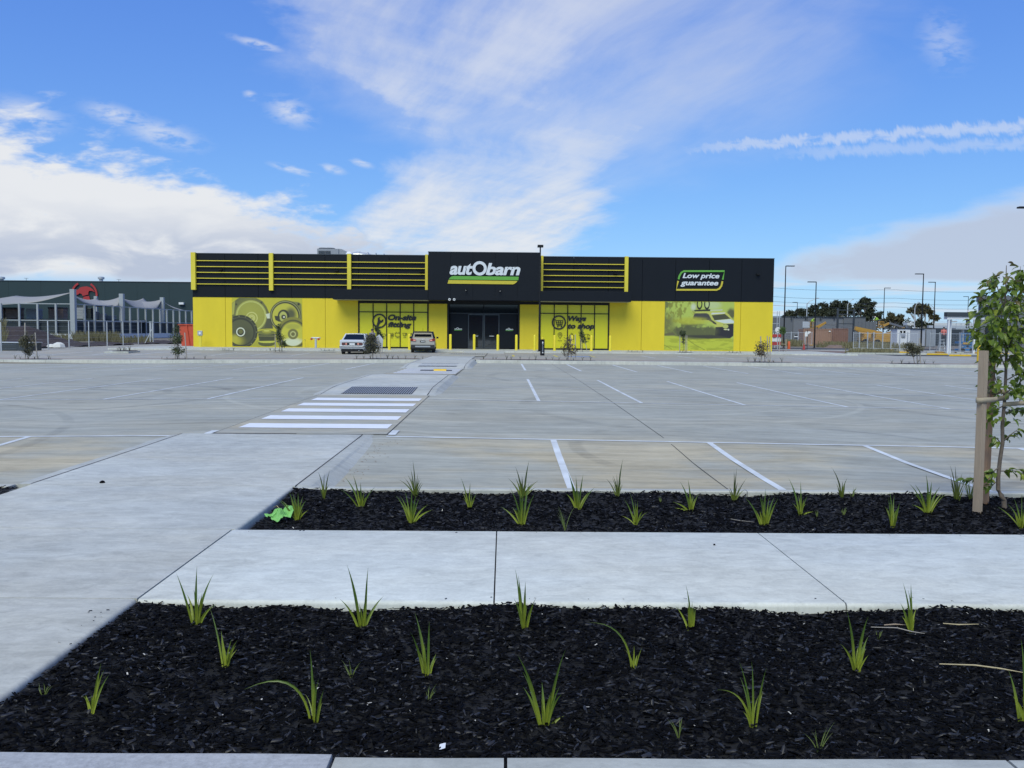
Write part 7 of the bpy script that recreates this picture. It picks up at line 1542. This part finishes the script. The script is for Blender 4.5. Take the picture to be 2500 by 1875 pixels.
# drive-through canopy
YK = 76.0; cn = thing('drive_through_canopy', 'drive-through canopy with dark fascia and white posts, half behind the tree', 'canopy', (fx(2380, 860, YK), YK, 0))
bxp(cn, 'fascia', 'dark_steel', 2311.5, 2470, 762.5, 773.5, YK, .5); bxp(cn, 'soffit_band', 'white_metal', 2312.5, 2469, 773.8, 780, YK+.1, .6)
for px in (2315.5, 2320.5, 2379, 2440): bxg(cn, 'post', 'white_metal', px-1.6, px+1.6, 780.4, YK+(.15 if px != 2320.5 else .7), .22)
b = MB(); b.tube([at(2322, 780.5, YK+2), at(2324, 785, YK+2), at(2336, 784.5, YK+2)], .07, 8); b.build('pipe', 'galv', cn, world=True)
kb = thing('kiosk_building', 'dark kiosk building with white-banded parapet behind the young tree', 'building', (fx(2430, 860, 88), 88, 0)); bxp(kb, 'parapet', 'grey_panel2', 2391, 2520, 722.5, 737.5, 88, .6); bxp(kb, 'white_band', 'white_metal', 2392, 2519, 737.8, 744, 88.1, .5); bxg(kb, 'wall', 'grey_panel2', 2393, 2518, 744.3, 88.4, .6)
for a in (2405, 2430, 2455, 2480): bxp(kb, 'window', 'glass_dark', a, a+18, 800, 838, 88.3, .09)
# dark store behind, far overpass
ds = thing('low_store', 'long low dark store with white roof edge behind the site', 'building', (fx(2300, 830, 128), 128, 0)); bxg(ds, 'wall', 'dark_steel', 2286, 2420, 801.5, 128, 1); bxp(ds, 'roof_edge', 'galv', 2268, 2420, 795, 801, 129, .6)
ov = thing('overpass', 'pale concrete overpass edge far beyond the site', 'bridge', (fx(2300, 800, 190), 190, 0)); bxp(ov, 'deck', 'white_block', 2215, 2420, 788.5, 795, 190, 2)
for px in (2221, 2270, 2330): bxg(ov, 'pier', 'kerb_concrete', px, px+3, 795.3, 191, 2)
bxp(ov, 'rail', 'galv', 2215, 2420, 785.6, 786.2, 190, .1)
# blue scissor lift
YL = 82; sc = thing('scissor_lift', 'blue scissor lift with yellow label parked behind the wire fence', 'lift', (fx(2361, 860, YL), YL, 0)); 
bxg(sc, 'base', 'lift_blue', 2347, 2376, 852, YL, 1.2, .15, .03); bxp(sc, 'platform', 'lift_blue', 2347, 2376, 834, 839, YL, 1.2); bxp(sc, 'label_plate', 'boom_yellow', 2351, 2367, 836, 840.5, YL-.05, .04)
for (p0, p1) in (((2349, 850), (2374, 842)), ((2349, 842), (2374, 850))): b = MB(); b.bar(at(*p0, YL+.1), at(*p1, YL+.1), .12); b.build('scissor_arm', 'lift_blue', sc, world=True)
for py in (813, 822): bxp(sc, 'rail', 'lift_blue', 2347, 2376, py, py+1.4, YL, .05)
for px in (2347, 2356, 2366, 2375): bxp(sc, 'rail_post', 'lift_blue', px, px+1.2, 813, 834, YL+.02, .05)
for px in (2350, 2372): b = MB(); x = fx(px, 860, YL); b.grid([[(x+r*math.cos(q), YL+.1+a_, .2+r*math.sin(q)) for q in np.linspace(0, 6.2832, 15)] for a_, r in ((-.18, .01), (-.18, .2), (-.03, .2))]); b.build('wheel', 'rubber', sc, world=True)
person('worker in faded red high-visibility shirt on a ladder left of the canopy', (fx(2303, 842, 84), 84, fz(2303, 842, 84)), math.radians(170), STAND, 'hivis_pink', hat='dark_steel', group='workers on the site')
ld = thing('ladder', 'pale step ladder under the worker left of the canopy', 'ladder', (fx(2303, 858, 83.6), 83.6, 0)); zz = fz(2303, 842, 83.6)
for s_ in (-.25, .25): b = MB(); b.bar((s_-.1, 0, 0), (s_*.7, .3, zz+.3), .05); b.build('rail', 'galv', ld); b = MB(); b.bar((s_-.1+.1, .9, 0), (s_*.7, .32, zz+.3), .05); b.build('rail', 'galv', ld)
for k in range(4): b = MB(); b.bar((-.3, .07*k, .25+.3*k), (.2, .07*k, .25+.3*k), .05); b.build('rung', 'galv', ld)
person('worker in red standing high under the canopy, beside the young tree', (fx(2362, 802, 84.5), 84.5, fz(2362, 802, 84.5)), 0, STAND, 'barrier_red', hat='shed_white', group='workers on the site')
pl_ = thing('work_platform', 'grey raised work platform with rails under the canopy', 'platform', (fx(2352, 830, 84.3), 84.3, 0)); bxp(pl_, 'deck', 'galv', 2334, 2372, 802.2, 804, 84, 1.2); bxg(pl_, 'mast', 'steel', 2350, 2353, 804.2, 84.3, .3)
for py in (788.5, 795): bxp(pl_, 'rail', 'galv', 2334, 2372, py, py+1, 84, .05)
for px in (2334, 2346, 2371): bxp(pl_, 'rail_post', 'galv', px, px+1, 789, 802, 84.03, .05)
# big yellow bollards by the lane, wheel stops
for (px0, px1, pyt, pyb, l) in ((2384.5, 2396, 836, 885, 'thick yellow bollard half hidden behind the timber stakes'), (2420, 2432.5, 846, 884, 'thick yellow bollard showing between the young tree\'s leaves')):
    p = G((px0+px1)/2, pyb); k = p[1]/F; t = thing('guard_bollard', l, 'bollard', p, group='thick yellow bollards by the lane'); r_ = (px1-px0)*k/2; h = (pyb-pyt)*k; b = MB(); b.lathe([(r_, 0), (r_, h*.93), (r_*.8, h*.98), (.01, h)], n=18); b.build('post', 'yellow_safety', t, smooth=True); b = MB(); b.lathe([(r_*1.5, 0), (r_*1.5, .02), (r_*1.05, .025)], n=18); b.build('base_plate', 'steel', t)
for (px, py, l) in ((2196, 862, 'yellow wheel stop left of the dark bushy tree'), (2288, 867, 'yellow wheel stop right of the dark bushy tree'), (2344, 870, 'yellow wheel stop before the blue scissor lift'), (2113, 860, 'small yellow wheel stop below the fence panels'), (2440, 866, 'yellow wheel stop behind the young tree')):
    p = G(px, py, zf=lambda x, y: 0.0); t = thing('wheel_stop', l, 'wheel stop', p, group='yellow wheel stops'); b = MB(); b.prism_y([(-.85, 0), (.85, 0), (.78, .14), (-.78, .14)][::-1], -.1, .1); b.build('block', 'yellow_safety', t, bevel=.02)
    for s_ in (-.5, .5): b = MB(); b.lathe([(.03, 0), (.03, .006)], (s_, 0, .1405), 8); b.build('bolt', 'dark_steel', t)
# signs, cone, barriers near the shop's right corner
p = np.array([fx(1897.5, 858, 88), 88.0, 0.0]); t = thing('road_sign', 'back of a round pale road sign on a thin post by the shop corner', 'sign', p); h = fz(1897.5, 805.5, 88); b = MB(); b.bar((0, 0, 0), (0, 0, h+.2), .06); b.build('post', 'galv', t); b = MB(); b.prism_y([(.30*math.cos(q), h+.30*math.sin(q)) for q in np.linspace(math.pi/8, 2*math.pi+math.pi/8, 9)[:-1]], -.06, -.04); b.build('plate', 'white_metal', t)
for i, (px, l) in enumerate(((1890, 'red and white barrier frame left of the round sign'), (1899, 'red and white barrier frame behind the round sign'))):
    Y = 95+i*2; x = fx(px, 840, Y); t = thing('barrier', l, 'barrier', (x, Y, 0), group='red and white barriers'); 
    for s_ in (-.35, .35): b = MB(); b.bar((s_, 0, 0), (s_*.3, 0, 1.7), .05); b.build('leg', 'white_metal', t)
    for z, m_ in ((1.2, 'barrier_red'), (.75, 'white_metal'), (.35, 'barrier_red')): b = MB(); b.box(-.34, .34, -.05, -.028, z, z+.32); b.build('board', m_, t)
p = np.array([fx(1926, 848, 92), 92.0, 0.0]); t = thing('marker_post', 'stout orange marker post on the verge right of the shop', 'post', p); b = MB(); b.lathe([(.2, 0), (.2, .04), (.14, .06), (.13, .75), (.10, .80)], n=14); b.build('post', 'cone_orange', t, smooth=True)
p = np.array([fx(1962.5, 852, 88), 88.0, 0.0]); t = thing('traffic_cone', 'small faded red traffic cone before the container', 'cone', p); b = MB(); b.lathe([(.14, .03), (.10, .25), (.05, .55), (.02, .62)], n=14); b.build('cone', 'barrier_red', t, smooth=True); b = MB(); b.box(-.18, .18, -.18, .18, 0, .029); b.build('base', 'rubber', t)
p = np.array([fx(1970.5, 852, 87), 87.0, 0.0]); t = thing('site_sign', 'thin dark sign post with two small white notices by the container', 'sign', p); b = MB(); b.bar((0, 0, 0), (0, 0, 2.0), .05); b.build('post', 'dark_steel', t); b = MB(); b.box(-.28, .0, -.04, -.026, 1.35, 1.75); b.build('notice', 'white_metal', t); b = MB(); b.box(.02, .28, -.04, -.026, 1.70, 1.85); b.build('notice', 'white_metal', t)
sf_ = thing('scaffold', 'pale scaffold tower just showing at the shop\'s right corner', 'scaffold', (fx(1893, 850, 112), 112, 0))
for px in (1884, 1896, 1901.5): b = MB(); x = fx(px, 830, 112); b.bar((x, 112, 0), (x, 112, fz(px, 760, 112)), .07); b.build('standard', 'galv', sf_, world=True)
for py in (764, 772, 790, 808): a, c = at(1884, py, 112), at(1901.5, py, 112); b = MB(); b.bar(a, c, .06); b.build('ledger', 'galv', sf_, world=True)
def mnd(px, py, Y, r_, h, label):
    b = MB(); x = fx(px, py, Y); b.lathe([(r_, 0), (r_*.8, h*.4), (r_*.45, h*.85), (.05, h)], (x, Y, 0), 12)
    for i, v in enumerate(b.v): b.v[i] = (v[0]+.12*math.sin(i*7.1), v[1], v[2]*(1+.15*math.sin(i*3.3)))
    tag(b.build('soil_mound', 'brown_gravel', smooth=True), label, 'mound')
mnd(2040, 848, 100, 1.4, .35, 'low reddish soil mound in front of the containers')
def grass_strip(px0, px1, py, Y, dY, n, h, m_, seed, label):
    rs_ = np.random.RandomState(seed); b = MB(); x0, x1 = fx(px0, py, Y), fx(px1, py, Y)
    for k in range(n):
        x = rs_.uniform(x0, x1); y = Y+rs_.uniform(0, dY); hh = h*rs_.uniform(.4, 1.3); a = rs_.uniform(0, 6.28); l_ = .35*hh; i = len(b.v); b.v += [(x-.05, y, -.02), (x+.05, y, -.02), (x+l_*math.cos(a)+.02, y+l_*math.sin(a), hh), (x+l_*math.cos(a)-.02, y+l_*math.sin(a), hh)]; b.f.append((i, i+1, i+2, i+3))
    tag(b.build('verge_grass', m_, fix=False), label, 'grass', kind='stuff')
grass_strip(1930, 1965, 845, 110, 6, 400, .7, 'dry_grass', 1, 'rough grass at the foot of the grey building'); grass_strip(2095, 2200, 866, 72, 3, 900, .35, 'dry_grass', 2, 'weedy verge below the fence panels'); grass_strip(2080, 2260, 845, 96, 12, 1400, .6, 'dry_grass', 3, 'long grass inside the site fence')
# pale kerb of the verge
vk = root_struct('verge_kerb'); x = fx(2065, 868, 71.5)
while x < 45: b = MB(); b.box(x+.01, x+2.3, 71.2, 71.5, -.02, .13); b.build('kerb_section', 'kerb_concrete', vk, bevel=.02); x += 2.32
# street lights and wires far off
def street_light(px, pyt, Y, armpx, label):
    x, z = fx(px, pyt, Y), fz(px, pyt, Y); t = thing('street_light', label, 'street light', (x, Y, 0), group='distant grey street lights'); b = MB(); b.tube([(0, 0, 0), (0, 0, z-.6), (armpx*.3, 0, z), (armpx, 0, z+.6)], [.13, .10, .07, .05], 8); b.build('pole', 'galv', t, smooth=True); b = MB(); b.box(min(armpx, armpx*1.25), max(armpx, armpx*1.25), -.15, .15, z+.55, z+.7); b.build('lamp_head', 'galv', t)
street_light(1970.5, 735, 185, 2.0, 'grey street light with a long curved arm behind the gum trees, left'); street_light(2070, 738, 195, 1.0, 'grey street light among the tallest gum trees'); street_light(2234, 745, 185, .6, 'thin grey street light left of the umbrella-shaped gum'); street_light(2283, 753, 200, -.8, 'thin grey street light right of the umbrella-shaped gum')
for i, (z0, z1) in enumerate(((9.2, 9.0), (8.2, 8.1), (7.4, 7.2), (11.0, 10.6))):
    b = MB(); pts = []
    for k in range(21): u = k/20; x = 55+u*75; pts.append((x, 182, z0+(z1-z0)*u-1.0*(1-(2*((u*3) % 1)-1)**2)*.4)); 
    b.tube(pts, .025, 4); tag(b.build('power_line', 'dark_steel'), ['second highest', 'third highest', 'lowest', 'highest'][i]+' overhead wire crossing behind the site', 'wire', 'overhead wires')
# gum trees beyond
def gum(label, px, pyb, clumps, Y, m_, seed, trunks, leaf=.55, dens=1.0):
    rs_ = np.random.RandomState(seed); k = Y/F; x = fx(px, pyb, Y); t = thing('gum_tree', label, 'tree', (x, Y, 0), group='gum trees beyond the site'); b = MB(); br = MB()
    for (tx_, ty) in trunks:
        q = Vector(at(tx_, ty, Y)); br.tube([(x, Y, -.2), Vector((x, Y, 0)).lerp(q, .4)+Vector((rs_.uniform(-.4, .4), 0, 0)), q], [.32, .22, .08], 7)
    for (cx, cy, rx, ry) in clumps:
        c = np.array(at(cx, cy, Y)); R = np.array([rx*k, rx*k*.8, ry*k]); nsub = max(6, int(rx*ry/17))
        for j in range(nsub):
            d = rs_.normal(0, 1, 3); d /= np.linalg.norm(d); q = c+d*R*rs_.uniform(.3, .92); leaf_cards(b, q, R*.34*np.array([1, 1, .8]), int(60*dens), leaf, rs_, .35, .5)
            st = Vector((x, Y, 0)).lerp(Vector(c), .7); br.tube([st, Vector(q)], [.07, .03], 4, cap=False)
    br.build('trunk', 'bark_pale', t, world=True, smooth=True, fix=False); b.build('crown', m_, t, world=True, fix=False)
gum('low dark gum at the left end of the distant row', 1925, 800, [(1922, 769, 16, 8), (1938, 764, 16, 10), (1952, 762, 13, 10)], 215, 'far_gum', 1, [(1925, 770)])
gum('dark gum behind the curved street light', 1968, 800, [(1962, 763, 18, 12), (1980, 756, 14, 12), (1990, 765, 14, 10)], 213, 'far_gum', 2, [(1966, 765)])
gum('rounded dark gum left of the steel frame', 2010, 800, [(2014, 750, 16, 16), (2002, 764, 20, 11), (1999, 755, 12, 12), (2026, 762, 16, 13)], 211, 'far_gum', 3, [(2010, 755)])
gum('broad dark gum directly behind the steel frame', 2048, 800, [(2042, 747, 20, 15), (2066, 744, 14, 13), (2040, 764, 28, 12), (2072, 762, 18, 14), (2056, 755, 18, 14)], 209, 'far_gum', 4, [(2046, 750), (2060, 748)])
gum('tallest gum with open dark crown, right of the steel frame', 2113, 805, [(2112, 736, 18, 13), (2098, 750, 20, 15), (2128, 752, 19, 16), (2118, 770, 24, 15), (2142, 768, 14, 12), (2100, 780, 16, 9)], 205, 'far_gum', 5, [(2112, 742), (2126, 756), (2100, 755)], .6, .75)
gum('low wide gum behind the right-hand boom lift', 2175, 812, [(2172, 770, 14, 9), (2185, 780, 20, 10), (2160, 788, 20, 10), (2200, 776, 9, 12)], 198, 'far_gum_warm', 6, [(2172, 772), (2190, 780)])
gum('umbrella-shaped gum with bare pale forked trunks', 2247, 812, [(2240, 748, 20, 10), (2260, 750, 18, 11), (2225, 757, 13, 9), (2276, 766, 9, 14), (2250, 760, 22, 6), (2285, 775, 7, 5)], 195, 'far_gum_warm', 7, [(2232, 758), (2262, 756), (2250, 752)])
gum('dark low tree under the umbrella-shaped gum', 2258, 812, [(2256, 792, 24, 8), (2244, 786, 10, 8), (2270, 797, 14, 6)], 188, 'far_gum', 8, [(2256, 794)])
b = MB(); rs_ = np.random.RandomState(9)
for k in range(46): px = rs_.uniform(1900, 2215); c = at(px, 800-rs_.uniform(0, 10), 225); leaf_cards(b, c, (4.5, 3, 1.8), 60, .6, rs_, .3, .5)
tag(b.build('far_shrubs', 'far_gum', fix=False), 'dark mass of shrubs behind the building site', 'shrubs', kind='stuff')
# red shop across the road behind the viewer (seen only mirrored in the glass doors)
mat('far_red', (0.16, 0.03, 0.03), .7, .1); b = MB(); ob_ = thing('opposite_shop', 'dark red shop across the road, mirrored in the glass doors', 'building', (0, -46, 0))
b = MB(); b.box(-30, 30, -52, -46, 0, 6.5); b.build('wall', 'far_red', ob_, world=True); b = MB(); b.box(-30.2, 30.2, -45.98, -45.6, 4.8, 6.9); b.build('fascia', 'dark_steel', ob_, world=True)
scene.cycles.use_denoising = True
scene.cycles.max_bounces = 6; scene.cycles.diffuse_bounces = 3; scene.cycles.glossy_bounces = 3; scene.cycles.transmission_bounces = 4
